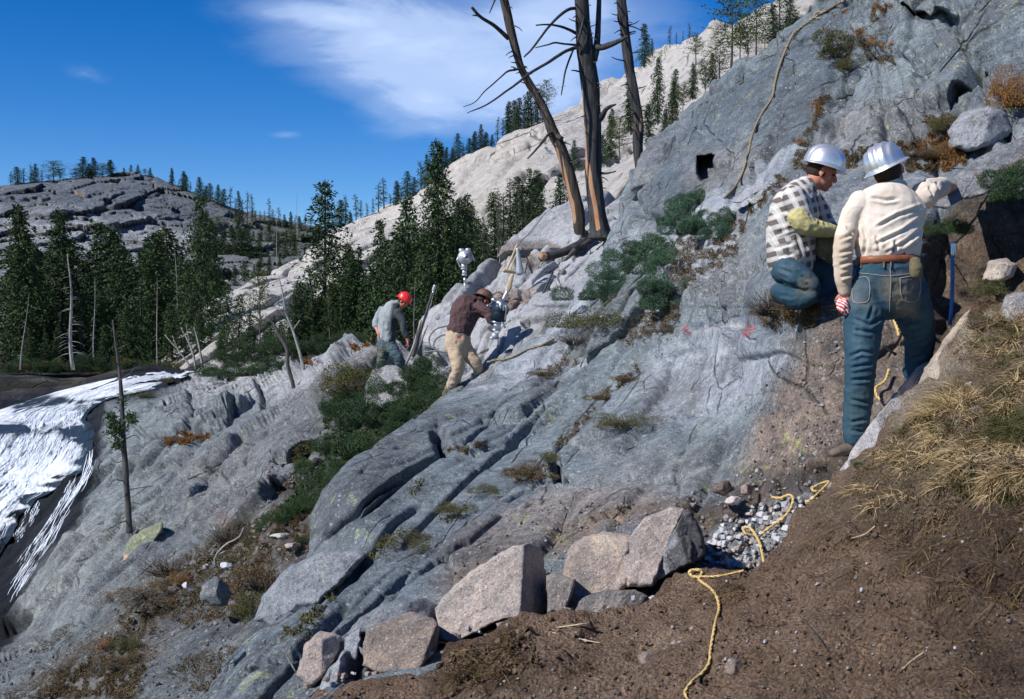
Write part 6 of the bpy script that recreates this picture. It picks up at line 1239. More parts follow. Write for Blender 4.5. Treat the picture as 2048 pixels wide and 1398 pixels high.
blades('green_grass', 'green and olive blades among the dry grass on the bank', [(GP, 2600, .05, (-.4, -.4, .6)), ([(1950,830),(2200,820),(2200,880),(1960,880)], 1400, .11, (-.3, -.2, .6)), ([(1930,640),(2060,600),(2200,600),(2200,760),(1960,770)], 900, .09, (-.2, -.3, .8))], 'olive', 0, .2, 12, .8, .0018, 'grass', 1.7)
blades('hanging_roots', 'brown roots and fibres hanging down the face of the soil bank', [([(1650,1020),(1800,1010),(2200,1010),(2200,1230),(1900,1200),(1700,1150),(1560,1160)], 1300, .11, (-.3, -.5, -.5)), ([(880,1310),(1050,1250),(1060,1340),(900,1380)], 900, .09, (-.3, -.5, .3)), ([(1300,1200),(1480,1160),(1500,1190),(1330,1220)], 250, .10, (-.6, -.5, .1)), ([(1100,1240),(2100,1240),(2100,1390),(1000,1390)], 160, .16, (.6, -.3, .1))], 'heather', 0, .1, 13, .6, .0014, 'roots', 1.9, 0.0)
# ------------------------------------------------------------ people
def V3(*a): return np.array(a, float)
def unit(v): v = np.asarray(v, float); return v / (np.linalg.norm(v) + 1e-12)
def loft(secs, right, seg=20):
    """closed body of elliptical sections (centre, half width along right, half depth)"""
    c = np.array([s[0] for s in secs], float); rw = np.array([s[1] for s in secs]); rd = np.array([s[2] for s in secs])
    n = max(10, len(secs) * 4); u_ = np.linspace(0, len(secs) - 1, n); x = np.arange(len(secs))
    P = smooth_path(c, n); rw = np.interp(u_, x, rw); rd = np.interp(u_, x, rd)
    tan = np.gradient(P, axis=0); tan /= np.linalg.norm(tan, axis=1, keepdims=True)
    r = np.asarray(right, float); r = r if r.ndim == 2 else np.tile(r, (len(secs), 1)); r = np.stack([np.interp(u_, x, r[:, k]) for k in range(3)], 1)
    r = r - (r * tan).sum(1, keepdims=True) * tan; r /= np.linalg.norm(r, axis=1, keepdims=True); b = np.cross(tan, r)
    ext = []   # rounded ends
    for k, sgn in ((0, -1), (-1, 1)):
        e = []
        for a in (0.5, 0.85, 0.98): e.append((P[k] + sgn * tan[k] * min(rw[k], rd[k]) * a * 0.8, rw[k] * math.sqrt(1 - a * a), rd[k] * math.sqrt(1 - a * a), r[k], b[k]))
        ext.append(e)
    rows = [(P[i], rw[i], rd[i], r[i], b[i]) for i in range(n)]
    rows = ext[0][::-1] + rows + ext[1]; th = np.linspace(0, 2 * pi, seg, endpoint=False)
    V = np.array([[p + w_ * cos(a) * rr + d_ * sin(a) * bb for a in th] for p, w_, d_, rr, bb in rows]); n = len(rows)
    idx = np.arange(n * seg).reshape(n, seg); nx = np.roll(idx, -1, 1); q = np.stack([idx[:-1], nx[:-1], nx[1:], idx[1:]], 2).reshape(-1, 4)
    V = np.concatenate([V.reshape(-1, 3), [rows[0][0]], [rows[-1][0]]]); k = n * seg
    tr = np.concatenate([np.stack([np.full(seg, k), nx[0], idx[0]], 1), np.stack([np.full(seg, k + 1), idx[-1], nx[-1]], 1)])
    return V, q, tr
def limbt(pts, rad, flat=1.0, right=(1, 0.1, 0.05)): return loft([(p, r_, r_ * flat) for p, r_ in zip(pts, rad)], right, 16)
def ell(c, radii, f=(0, 1, 0), u_=(0, 0, 1)):
    f = unit(f); r = unit(np.cross(f, u_)); u_ = np.cross(r, f); n, m_ = 12, 16; V = []
    for i in range(1, n):
        a = pi * i / n
        for j in range(m_):
            b = 2 * pi * j / m_; V.append(c + r * radii[0] * sin(a) * cos(b) + f * radii[1] * sin(a) * sin(b) + u_ * radii[2] * cos(a))
    V = np.array(V + [c + u_ * radii[2], c - u_ * radii[2]]); idx = np.arange((n - 1) * m_).reshape(n - 1, m_); nx = np.roll(idx, -1, 1)
    q = np.stack([idx[:-1], idx[1:], nx[1:], nx[:-1]], 2).reshape(-1, 4); k = (n - 1) * m_
    return V, q, np.concatenate([np.stack([np.full(m_, k), idx[0], nx[0]], 1), np.stack([np.full(m_, k + 1), nx[-1], idx[-1]], 1)])
def fuse(name, parts, voxel, mat, parent, org, smooth=4, wrinkle=None, seed=0, folds=(), fa=.010, paint=None):
    """join closed shapes into one continuous skin (voxel remesh), smooth and crease it"""
    V, fs = join_np(parts); o = mesh_np(name, V - org, fs); o2 = o
    md = o.modifiers.new('r', 'REMESH'); md.mode = 'VOXEL'; md.voxel_size = voxel
    ms = o.modifiers.new('s', 'SMOOTH'); ms.iterations = smooth; ms.factor = 0.6
    dg = bpy.context.evaluated_depsgraph_get(); me = bpy.data.meshes.new_from_object(o.evaluated_get(dg)); bpy.data.objects.remove(o)
    n = len(me.vertices); co = np.empty(n * 3, np.float32); me.vertices.foreach_get('co', co); co = co.reshape(-1, 3).astype(float)
    no = np.empty(n * 3, np.float32); me.vertices.foreach_get('normal', no); no = no.reshape(-1, 3)
    if wrinkle:
        amp, size, stretch = wrinkle; Q = co / size / np.array(stretch) + 0.3 * np.stack([fbm(co / 0.12, 2, seed + k) for k in range(3)], 1)
        r_ = fbm(Q, 3, seed, 0.5, True); co = co + no * (amp * (r_ - 0.2) + amp * 0.5 * fbm(co / (size * 3), 2, seed + 9))[:, None]
        me.vertices.foreach_set('co', co.astype(np.float32).ravel())
    if folds:
        vx, vy, _ = PX(co + org); face = np.clip(-(no @ FWD) * 2, 0, 1)
        for k_, ln_ in enumerate(folds):
            q_, sg_, tt_ = seg_dist(vx, vy, ln_); e_ = np.clip(np.minimum(tt_, 1 - tt_) * 5, 0, 1) * face; q_ = q_ * sg_
            co = co + no * (fa * e_ * (0.9 * np.exp(-((q_ - 5) / 3.4) ** 2) - 0.9 * np.exp(-((q_ + 1) / 3.0) ** 2) + .4 * np.exp(-((q_ + 8) / 4) ** 2)))[:, None]
        me.vertices.foreach_set('co', co.astype(np.float32).ravel())
    me.polygons.foreach_set('use_smooth', np.ones(len(me.polygons), bool)); me.materials.clear(); me.materials.append(mat); me.name = name
    if paint is not None:
        vx, vy, _ = PX(co + org); c = paint(vx, vy, co); a = me.color_attributes.new('tint', 'FLOAT_COLOR', 'POINT'); a.data.foreach_set('color', np.c_[c, np.ones(n)].astype(np.float32).ravel())
    me.update(); ob = link(name, me, parent); ob['_v'] = 0; del ob['_v']; return ob
def cloth_mat(name, col=None, tint=False, weave=220, rough=0.9, var=0.25, bs=0.5):
    m, t = mat_new(name); p = objc(t)
    c = t.add('ShaderNodeVertexColor', layer_name='tint').outputs[0] if tint else t.add('ShaderNodeRGB').outputs[0]
    if not tint: c.default_value = (*col, 1)
    n = t.noise(p, 9, 5, 0.65); w_ = t.noise(p, weave, 2, 0.5)
    c = t.mix(t.ramp(n, [(0.3, 0.0), (0.7, 1.0)]), t.mix(1.0, c, (1 - var,) * 3, 'MULTIPLY'), t.mix(1.0, c, (1 + var,) * 3, 'MULTIPLY'))
    c = t.mix(0.35, c, t.ramp(w_, [(0.35, 0.35), (0.65, 0.65)]), 'OVERLAY')
    finish(t, c, rough, t.math('ADD', t.math('MULTIPLY', n, 0.6), t.math('MULTIPLY', w_, 0.2)), bs, 0.012, 0.15); return m
def skin_mat():
    m, t = mat_new('skin'); p = objc(t); n = t.noise(p, 30, 4)
    finish(t, t.mix(t.ramp(n, [(0.3, 0.0), (0.7, 1.0)]), (0.40, 0.15, 0.09), (0.52, 0.22, 0.14)), 0.55, n, 0.3, 0.003, 0.35, **{'Subsurface Weight': 0.05}); return m
M['skin'] = skin_mat()
M['jeans'] = cloth_mat('blue_denim', tint=True); M['cream'] = cloth_mat('cream_cotton', tint=True, var=0.06, bs=0.12); M['khaki'] = cloth_mat('khaki_cotton', tint=True, var=0.12)
M['sweater'] = cloth_mat('brown_knit', (0.085, 0.052, 0.055), weave=120); M['grey_shirt'] = cloth_mat('grey_cotton', tint=True); M['glove'] = cloth_mat('yellow_gauntlet', (0.44, 0.40, 0.19), var=.15)
M['boot'] = plain_mat('dusty_boot_leather', (0.12, 0.095, 0.075), 0.75, nscale=30); M['leather'] = plain_mat('brown_leather', (0.22, 0.075, 0.035), 0.5); M['hair'] = plain_mat('dark_hair', (0.03, 0.018, 0.012), 0.6, nscale=120, bump=1, bdist=.01)
M['alu'] = plain_mat('aluminium', (0.80, 0.80, 0.80), 0.36, 0.8, 14, 0.10, 0.3, 0.004); M['red_shell'] = plain_mat('red_helmet_shell', (0.62, 0.03, 0.03), 0.3); M['brown_shell'] = plain_mat('brown_helmet_shell', (0.16, 0.09, 0.06), 0.35)
M['eye'] = plain_mat('dark_eye', (0.02, 0.015, 0.012), 0.2); M['stitch'] = plain_mat('orange_stitching', (0.30, 0.26, 0.22), 0.8); M['canvas'] = cloth_mat('olive_canvas', (0.13, 0.115, 0.07)); M['bandana'] = None
m, t = mat_new('plaid_cloth'); p = objc(t); s_ = t.add('ShaderNodeSeparateXYZ', {0: t.mapping(p, (1, 1, 1), (0, R(17), 0))})
uu = t.math('DIVIDE', t.math('ADD', s_.outputs[0], t.math('MULTIPLY', s_.outputs[1], 0.15)), 0.066); vv = t.math('DIVIDE', s_.outputs[2], 0.066)
def band(x, lo, hi):
    f_ = t.math('FRACT', t.math('ADD', x, 50.0)); return t.math('MULTIPLY', t.math('GREATER_THAN', f_, lo), t.math('LESS_THAN', f_, hi))
sq = t.math('MULTIPLY', band(uu, .0, .52), band(vv, .0, .52)); ln = t.math('MAXIMUM', band(uu, .74, .80), band(vv, .74, .80))
n = t.noise(p, 10, 4); base = t.mix(t.ramp(n, [(0.3, 0.0), (0.7, 1.0)]), (0.40, 0.39, 0.385), (0.60, 0.585, 0.56))
c = t.mix(t.math('MULTIPLY', t.math('MAXIMUM', band(uu, .0, .52), band(vv, .0, .52)), 0.30), base, (0.22, 0.20, 0.20)); c = t.mix(sq, c, (0.13, 0.105, 0.10)); c = t.mix(t.math('MULTIPLY', ln, .5), c, (0.70, 0.69, 0.67))
finish(t, c, 0.9, n, 0.4, 0.012, 0.15); M['plaid'] = m
m, t = mat_new('red_white_cloth'); p = objc(t); s_ = t.add('ShaderNodeSeparateXYZ', {0: t.mapping(p, (1, 1, 1), (0.4, R(50), 0))})
finish(t, t.mix(t.math('GREATER_THAN', t.math('FRACT', t.math('ADD', t.math('DIVIDE', s_.outputs[0], 0.014), 40.0)), 0.5), (0.62, 0.05, 0.06), (0.75, 0.68, 0.66)), 0.9); M['bandana'] = m

def helmet(parent, org, c, up, fwd, mat, L=0.136, Wd=0.116, H=0.136, brim=0.042, ribs=5, name='helmet', brim_drop=0.012):
    up = unit(up); fwd = unit(fwd - np.dot(fwd, up) * up); rt = np.cross(fwd, up); n, m_ = 22, 64; th = np.linspace(0, 2 * pi, m_, endpoint=False)
    rows = []
    for i in range(n + 1):
        a = (pi / 2) * i / n; r_ = sin(a) ** 0.9; z = H * cos(a) ** 0.85
        lx = Wd * r_ * np.cos(th); ly = L * r_ * np.sin(th); rib = np.zeros(m_)
        for k in (-2, -1, 0, 1, 2):
            rib = np.maximum(rib, np.exp(-((lx - k * 0.040) / 0.009) ** 2))
        zz = z + 0.010 * rib * sin(a) ** .3 * cos(a) ** .3
        rows.append(c + rt * lx[:, None] + fwd * ly[:, None] + up * zz[:, None] if False else c + np.outer(lx * (1 + .03 * rib), rt) + np.outer(ly * (1 + .03 * rib), fwd) + np.outer(zz, up))
    fr = 1 + 0.35 * np.clip(np.sin(th), 0, 1) ** 2 * 0 
    for k, (e, dz) in enumerate(((0.25, -.002), (0.6, -.008), (1.0, -brim_drop), (1.03, -brim_drop - .003), (0.6, -.012), (0.2, -.008), (-0.06, -.004))):
        ex = brim * e * (1 + 0.25 * np.clip(np.sin(th), 0, 1) ** 2); rows.append(c + np.outer((Wd + ex) * np.cos(th), rt) + np.outer((L + ex) * np.sin(th), fwd) + np.outer(dz - 0 * th, up))
    for i in range(6, -1, -1):    # inside of the shell
        a = (pi / 2) * i / 6 * .97; rows.append(c + np.outer((Wd * .94) * sin(a) * np.cos(th), rt) + np.outer(L * .94 * sin(a) * np.sin(th), fwd) + np.outer(H * .93 * cos(a) + 0 * th, up))
    V = np.array(rows); k = V.shape[0]; idx = np.arange(k * m_).reshape(k, m_); nx = np.roll(idx, -1, 1); q = np.stack([idx[:-1], idx[1:], nx[1:], nx[:-1]], 2).reshape(-1, 4)
    return mesh_np(name, V.reshape(-1, 3) - org, q, mat, parent)
def head_parts(c, f, u_, s=1.0):
    """cranium, jaw, nose, brow, lips, ears; c = centre of the head"""
    f = unit(f); r = unit(np.cross(f, u_)); u_ = np.cross(r, f)
    L = lambda a, b, d: c + (r * a + f * b + u_ * d) * s
    P = [ell(L(0, -.012, .025), (.076 * s, .094 * s, .088 * s), f, u_), ell(L(0, .022, -.045), (.058 * s, .068 * s, .065 * s), f, u_), ell(L(0, .058, -.088), (.030 * s, .028 * s, .024 * s), f, u_),
         ell(L(0, .078, .030), (.050 * s, .016 * s, .012 * s), f, u_), loft([(L(0, .082, .018), .010 * s, .012 * s), (L(0, .100, -.012), .012 * s, .014 * s), (L(0, .106, -.026), .016 * s, .014 * s)], r, 12),
         ell(L(0, .088, -.055), (.024 * s, .012 * s, .007 * s), f, u_), ell(L(0, .086, -.066), (.020 * s, .011 * s, .007 * s), f, u_)]
    for sd in (-1, 1):
        P += [ell(L(sd * .045, .055, -.020), (.022 * s, .020 * s, .022 * s), f, u_), ell(L(sd * .079, -.005, -.005), (.008 * s, .020 * s, .032 * s), unit(f + sd * r * .3), u_), ell(L(sd * .078, .0, -.032), (.007 * s, .010 * s, .010 * s), f, u_)]
    eyes = [ell(L(sd * .030, .078, .006), (.013 * s, .010 * s, .007 * s), f, u_) for sd in (-1, 1)]
    return P, eyes
def hand_parts(w, d, n_, curl=0.9, s=1.0, side=1):
    """w wrist, d pointing direction, n_ palm normal (towards the palm side); five bent fingers"""
    d = unit(d); n_ = unit(n_ - np.dot(n_, d) * d); a = np.cross(d, n_) * side; P = []
    P.append(loft([(w - d * .01, .026 * s, .019 * s), (w + d * .035 * s, .036 * s, .016 * s), (w + d * .085 * s, .040 * s, .014 * s)], a, 16))
    for k, (o_, L_, r_) in enumerate(((-.031, .070, .0085), (-.011, .080, .0092), (.011, .074, .0090), (.031, .058, .0080))):
        p = w + d * .085 * s + a * o_ * s; dr = d.copy(); pts = [p - d * .015 * s, p]
        for j, fr in enumerate((.45, .32, .23)):
            an = curl * (0.55 + .25 * j + .06 * k); dr = unit(dr * cos(an) + n_ * sin(an) if j == 0 else dr * cos(an) + np.cross(np.cross(dr, n_), dr) * sin(an)); p = p + dr * L_ * fr * s; pts.append(p)
        P.append(loft([(q, r_ * s * (1 - .07 * i), r_ * s * (1 - .07 * i)) for i, q in enumerate(pts)], a, 10))
    t0 = w + d * .025 * s - a * .030 * s; t1 = t0 + unit(d * .6 - a * .7 + n_ * .35) * .040 * s; t2 = t1 + unit(d * .8 - a * .1 + n_ * .55) * .030 * s; t3 = t2 + unit(d * .7 + a * .2 + n_ * .5) * .022 * s
    P.append(loft([(t0, .014 * s, .014 * s), (t1, .0115 * s, .0115 * s), (t2, .010 * s, .010 * s), (t3, .008 * s, .008 * s)], a, 10)); return P
def band_ring(name, c, ax, right, rw, rd, h, th_, mat, parent, org):
    ax = unit(ax); right = unit(right - np.dot(right, ax) * ax); b = np.cross(ax, right); m_ = 48; t_ = np.linspace(0, 2 * pi, m_, endpoint=False); rows = []
    for dr, dz in ((0, -h), (th_, -h * .9), (th_, h * .9), (0, h), (-th_, h * .9), (-th_, -h * .9), (0, -h)):
        rows.append(c + np.outer((rw + dr) * np.cos(t_), right) + np.outer((rd + dr) * np.sin(t_), b) + ax * dz)
    V = np.array(rows); k = len(rows); idx = np.arange(k * m_).reshape(k, m_); nx = np.roll(idx, -1, 1); q = np.stack([idx[:-1], nx[:-1], nx[1:], idx[1:]], 2).reshape(-1, 4)
    return mesh_np(name, V.reshape(-1, 3) - org, q, mat, parent)
def ray_on(ob, px, py, off=0.002):
    """where the sight line of a photo pixel meets a mesh"""
    me = ob.data; o_ = ob.matrix_world.translation if False else Vector(ob['org'])
    if 'bvh' not in BV or BV['bvh'][0] is not ob:
        from mathutils.bvhtree import BVHTree
        BV['bvh'] = (ob, BVHTree.FromPolygons([v.co.copy() for v in me.vertices], [tuple(p_.vertices) for p_ in me.polygons]))
    d = Vector(W(px, py, 1.0)).normalized(); h = BV['bvh'][1].ray_cast(-o_, d)
    return None if h[0] is None else np.array(h[0] - d * off + o_)
BV = {}
def seam(name, ob, line, rad, mat, parent, org, off=0.002):
    q = smooth_path([(x, y) for x, y in line], max(6, len(line) * 5)); pts = [ray_on(ob, x, y, off) for x, y in q]; pts = [p for p in pts if p is not None]
    if len(pts) < 3: return None
    V, qd, tr = tube_np(pts, np.full(len(pts), rad), 6); return mesh_np(name, V - org, [qd, tr], mat, parent)
JEAN = (0.028, 0.066, 0.098)
def J(d0): return lambda x, y, z=0.0: W(x, y, d0 + z)

# --- standing worker, seen from behind -----------------------------
j = J(6.6); org = j(1715, 905); P1 = empty('person', org)
tag(P1, 'person standing with back to us in a cream shirt, blue jeans and silver helmet', 'person')
rt = V3(1, .15, -.05)
hd = j(1778, 345, .09); hf = unit(V3(.50, .80, .20)); hu = unit(V3(-.42, -.02, .88))
hp, eyes = head_parts(hd, hf, hu)
sh_l, sh_r = j(1722, 402, .02), j(1846, 392, .06)
arm_l = [sh_l, j(1698, 445, .02), j(1687, 500, -.02), j(1686, 545, -.01), j(1689, 583, .0)]
arm_r = [sh_r, j(1864, 380, .20), j(1882, 374, .42), j(1903, 376, .75), j(1922, 380, 1.0)]
tor = [(j(1776, 590, .02), .195, .135), (j(1778, 545, .02), .185, .130), (j(1775, 505, .03), .165, .115), (j(1778, 455, .03), .185, .125), (j(1783, 410, .04), .205, .120), (j(1786, 385, .05), .150, .085)]
leg_l = [j(1737, 585, .02), j(1727, 650, .0), j(1722, 725, -.01), j(1717, 790, .01), j(1713, 850, .03), j(1712, 878, .04)]
leg_r = [j(1812, 580, .04), j(1826, 625, .14), j(1838, 668, .24), j(1838, 705, .33), j(1832, 745, .40)]
neck = [(j(1790, 388, .04), .062, .060), (j(1786, 365, .07), .056, .056), (hd - hu * .05, .056, .058)]
body = [loft([(c, a - .012, b - .012) for c, a, b in tor], rt), loft(neck, rt), limbt(arm_l, (.055, .048, .043, .036, .028)), limbt(arm_r, (.055, .050, .043, .036, .028)),
        limbt(leg_l, (.092, .080, .060, .056, .045, .042)), limbt(leg_r, (.092, .085, .062, .055, .045))] + hp + hand_parts(j(1689, 583), V3(-.02, .02, -1), V3(.6, .6, 0), 1.0, 1.0, 1) + hand_parts(j(1922, 380, 1.0), V3(.8, .5, -.1), V3(0, 0, -1), .3, 1.0, -1)
fuse('body', body, .007, M['skin'], P1, org, 3)
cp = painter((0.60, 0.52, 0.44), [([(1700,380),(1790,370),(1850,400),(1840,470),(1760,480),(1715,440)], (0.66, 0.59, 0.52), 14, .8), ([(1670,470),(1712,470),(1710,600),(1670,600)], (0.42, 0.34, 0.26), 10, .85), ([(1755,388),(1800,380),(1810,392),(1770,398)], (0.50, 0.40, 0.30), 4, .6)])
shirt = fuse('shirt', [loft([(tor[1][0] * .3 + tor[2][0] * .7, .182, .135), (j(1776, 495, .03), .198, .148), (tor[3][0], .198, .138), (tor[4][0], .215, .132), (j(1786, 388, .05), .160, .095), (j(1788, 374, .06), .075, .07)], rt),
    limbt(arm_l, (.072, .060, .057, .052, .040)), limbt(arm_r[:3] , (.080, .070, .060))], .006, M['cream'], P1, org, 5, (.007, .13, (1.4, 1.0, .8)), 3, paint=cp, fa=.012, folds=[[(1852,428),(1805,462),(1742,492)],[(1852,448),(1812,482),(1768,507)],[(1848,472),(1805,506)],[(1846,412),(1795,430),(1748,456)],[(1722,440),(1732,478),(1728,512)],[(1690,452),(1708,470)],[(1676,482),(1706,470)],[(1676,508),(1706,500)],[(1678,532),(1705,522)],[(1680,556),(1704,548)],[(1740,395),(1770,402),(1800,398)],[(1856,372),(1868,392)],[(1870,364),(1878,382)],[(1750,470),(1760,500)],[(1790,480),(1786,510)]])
shirt['org'] = list(org)
jp = painter(JEAN, [([(1765,555),(1840,555),(1830,625),(1785,620)], (0.19, 0.17, 0.13), 16, .85), ([(1700,560),(1740,560),(1740,620),(1700,620)], (0.10, 0.12, 0.13), 14, .7), ([(1700,760),(1750,760),(1745,870),(1700,870)], (0.05, 0.085, 0.10), 14, .6), ([(1710,640),(1730,640),(1725,720),(1712,720)], (0.075, 0.125, 0.17), 8, .6)])
tr_ = fuse('trousers', [loft([(j(1778, 600, .03), .190, .145), (j(1778, 560, .02), .205, .155), (j(1777, 532, .02), .186, .142), (j(1776, 519, .02), .180, .134)], rt), limbt(leg_l[:5] + [j(1712, 876, .03)], (.128, .112, .090, .084, .078, .077)), limbt(leg_r, (.125, .115, .092, .084, .080))], .006, M['jeans'], P1, org, 4, (.007, .10, (1.0, 1.0, .8)), 5, paint=jp, fa=.011, folds=[[(1702,636),(1740,652),(1776,628)],[(1705,660),(1745,668)],[(1786,632),(1830,652)],[(1800,650),(1850,640)],[(1696,716),(1722,704),(1748,708)],[(1698,738),(1746,728)],[(1700,762),(1744,758)],[(1698,800),(1740,808)],[(1700,846),(1738,838)],[(1698,862),(1730,866)],[(1812,668),(1858,655)],[(1814,694),(1858,682)],[(1816,720),(1852,712)],[(1745,610),(1735,640)]])
tr_['org'] = list(org)
band_ring('belt', j(1776, 521, .02), V3(-.02, .04, 1), rt, .183, .138, .021, .006, M['leather'], P1, org)
for k_, ln_ in enumerate(([(1704,558),(1706,600),(1722,606),(1738,598),(1736,556),(1704,558)], [(1800,556),(1804,596),(1822,604),(1838,594),(1838,554),(1800,556)])): seam('pocket', tr_, ln_, .0022, M['stitch'], P1, org, .003)
seam('seam', tr_, [(1780,535),(1782,560),(1780,600),(1779,625)], .0022, M['stitch'], P1, org, .003); seam('seam', tr_, [(1706,545),(1740,548),(1778,552),(1815,548),(1845,543)], .002, M['stitch'], P1, org, .003)
for x in (1722, 1768, 1782, 1820): seam('belt_loop', tr_, [(x, 536), (x, 530), (x, 524)], .006, M['jeans'] if False else M['boot'], P1, org, .010)
fuse('boot', [loft([(j(1714, 866, .05), .050, .050), (j(1710, 890, .04), .046, .050), (j(1706, 900, .04), .043, .046)], rt), loft([(j(1716, 899, .05), .040, .040), (j(1695, 899, .02), .042, .040), (j(1672, 905, -.02), .040, .026), (j(1664, 907, -.03), .03, .02)], V3(.2, 1, 0))], .006, M['boot'], P1, org, 3, (.003, .03, (1, 1, 1)))
fuse('boot', [loft([(j(1832, 742, .40), .050, .050), (j(1830, 760, .40), .046, .050)], rt), loft([(j(1832, 766, .40), .040, .035), (j(1845, 768, .55), .040, .030)], V3(1, -.2, 0))], .008, M['boot'], P1, org, 3)
helmet(P1, org, hd + hu * .045 - hf * .005, hu, hf, M['alu'], brim=.022)
fuse('hair', [ell(hd + hu * .012 - hf * .018, (.081, .090, .080), hf, hu), ell(hd - hf * .055 - hu * .03, (.06, .045, .05), hf, hu)], .007, M['hair'], P1, org, 2, (.004, .02, (1, 1, 3)))
fuse('eyes', eyes, .003, M['eye'], P1, org, 1)
band_ring('collar', j(1787, 378, .055), V3(-.05, .35, 1), rt, .075, .070, .018, .006, M['cream_plain'] if 'cream_plain' in M else cloth_mat('collar_cotton', (0.62, 0.53, 0.44)), P1, org)
pc = fuse('pouch', [loft([(j(1830, 522, -.12), .030, .030), (j(1832, 536, -.12), .040, .036), (j(1832, 549, -.12), .034, .03)], rt)], .006, M['canvas'], empty('belt_pouch', j(1831, 535, -.1)), j(1831, 535, -.1), 2, (.004, .03, (1, 1, 1)))
tag(pc.parent, 'small olive canvas pouch hanging on the standing worker\'s brown belt', 'pouch')
c0 = j(1687, 612, -.03); cl_ = fuse('striped_cloth', [ell(c0, (.035, .03, .045)), ell(c0 + V3(.02, 0, -.02), (.02, .02, .03)), ell(c0 + V3(-.02, 0, .02), (.02, .02, .025))], .005, M['bandana'], None, c0, 2, (.010, .02, (1, 1, 1))); cl_.location = c0
tag(cl_, 'crumpled red and white cloth held in the standing worker\'s lowered hand', 'cloth')

# --- kneeling worker in the checked shirt ---------------------------
j = J(7.6); org = j(1600, 600); P2 = empty('person', org)
tag(P2, 'person kneeling in a checked shirt, jeans, yellow gauntlet and silver helmet, facing right', 'person')
hf = unit(V3(.93, -.12, -.36)); hu = unit(V3(.30, -.06, .95)); hd = j(1643, 345, .0); hp, eyes = head_parts(hd, hf, hu); fb = V3(0.15, 1, 0)
tor = [(j(1578, 535, .02), .135, .110), (j(1580, 505, .02), .148, .130), (j(1583, 460, .01), .165, .150), (j(1590, 415, .0), .190, .145), (j(1602, 385, .0), .150, .095)]
s_n, s_f = j(1588, 392, -.17), j(1618, 395, .17)
arm_n = [s_n, j(1598, 418, -.22), j(1612, 447, -.24), j(1637, 456, -.22), j(1664, 461, -.18)]; arm_f = [s_f, j(1640, 425, .20), j(1655, 455, .18), j(1675, 468, .08), j(1694, 478, .0)]
leg_n = [j(1572, 538, -.09), j(1594, 552, -.14), j(1618, 570, -.17), j(1624, 580, -.17)]; shin_n = [j(1624, 590, -.18), j(1598, 600, -.16), j(1574, 594, -.13), j(1552, 582, -.10)]
leg_f = [j(1595, 535, .10), j(1625, 540, .13), j(1660, 556, .14)]; shin_f = [j(1660, 560, .14), j(1640, 580, .12), j(1610, 588, .10)]
body = [loft([(c, a - .012, b - .012) for c, a, b in tor], fb), loft([(j(1607, 388), .06, .06), (j(1622, 368), .056, .058), (hd - hu * .04, .056, .058)], fb), limbt(arm_n, (.052, .047, .043, .036, .028)), limbt(arm_f, (.052, .047, .043, .036, .028)),
        limbt(leg_n, (.075, .068, .050, .035)), limbt(shin_n, (.036, .042, .038, .036)), limbt(leg_f, (.085, .075, .062)), limbt(shin_f, (.055, .055, .045))] + hp + hand_parts(j(1694, 478, .0), V3(.9, -.2, -.3), V3(.2, 0, -1), .9, 1, -1)
fuse('body', body, .007, M['skin'], P2, org, 3)
fuse('shirt', [loft([(j(1582, 520, .02), .172, .160), (tor[2][0], .182, .165), (tor[3][0], .205, .160), (j(1602, 386), .165, .110), (j(1612, 372), .08, .075)], fb), limbt(arm_n[:3] + [j(1622, 452, -.23)], (.080, .070, .064, .058)), limbt(arm_f[:4], (.078, .068, .062, .052)),
    loft([(j(1578, 528, .02), .150, .138), (j(1580, 510, .02), .165, .150)], fb)], .008, M['plaid'], P2, org, 5, (.006, .10, (1, 1, 1.4)), 11, fa=.010, folds=[[(1546,500),(1590,486)],[(1550,470),(1600,450)],[(1560,420),(1590,430),(1600,460)],[(1620,480),(1625,512)],[(1590,470),(1605,512)],[(1556,515),(1590,508)]])
jp = painter(JEAN, [([(1595,560),(1625,560),(1630,590),(1600,595)], (0.13, 0.13, 0.11), 12, .8), ([(1550,520),(1590,520),(1580,545),(1550,550)], (0.07, 0.11, 0.15), 10, .7)])
t2 = fuse('trousers', [loft([(j(1573, 545, .01), .135, .105), (j(1576, 530, .01), .150, .122), (j(1580, 518, .01), .148, .130)], fb), limbt(leg_n, (.092, .088, .074, .058)), limbt(shin_n, (.058, .062, .054, .052)), limbt(leg_f, (.110, .100, .086)), limbt(shin_f, (.080, .078, .070))], .008, M['jeans'], P2, org, 4, (.006, .09, (1.2, 1.2, .9)), 12, paint=jp, fa=.010, folds=[[(1552,536),(1582,548),(1600,566)],[(1566,526),(1600,538)],[(1550,560),(1590,576),(1612,586)],[(1600,552),(1618,562)],[(1560,590),(1590,596)]])
fuse('boot', [loft([(j(1556, 577, -.06), .045, .042), (j(1545, 590, -.05), .042, .035), (j(1562, 602, -.05), .038, .028)], V3(0, 1, 0))], .007, M['boot'], P2, org, 3)
fuse('boot', [loft([(j(1612, 588, .10), .045, .042), (j(1595, 598, .08), .042, .035)], V3(0, 1, 0))], .007, M['boot'], P2, org, 3)
fuse('gauntlet', [limbt([j(1596, 432, -.23), j(1610, 449, -.24), j(1637, 457, -.22), j(1666, 462, -.18)], (.072, .066, .055, .044), 1.0)] + hand_parts(j(1664, 461, -.18), V3(.95, .1, -.1), V3(0, .3, -1), .5, 1.35, 1), .008, M['glove'], P2, org, 3, (.008, .05, (1, 1, 1)), 14)
helmet(P2, org, hd + hu * .048, hu, hf, M['alu'], brim=.020)
fuse('hair', [ell(hd + hu * .012 - hf * .020, (.080, .088, .074), hf, hu)], .007, M['hair'], P2, org, 2, (.004, .02, (1, 1, 3)))
fuse('eyes', eyes, .003, M['eye'], P2, org, 1)
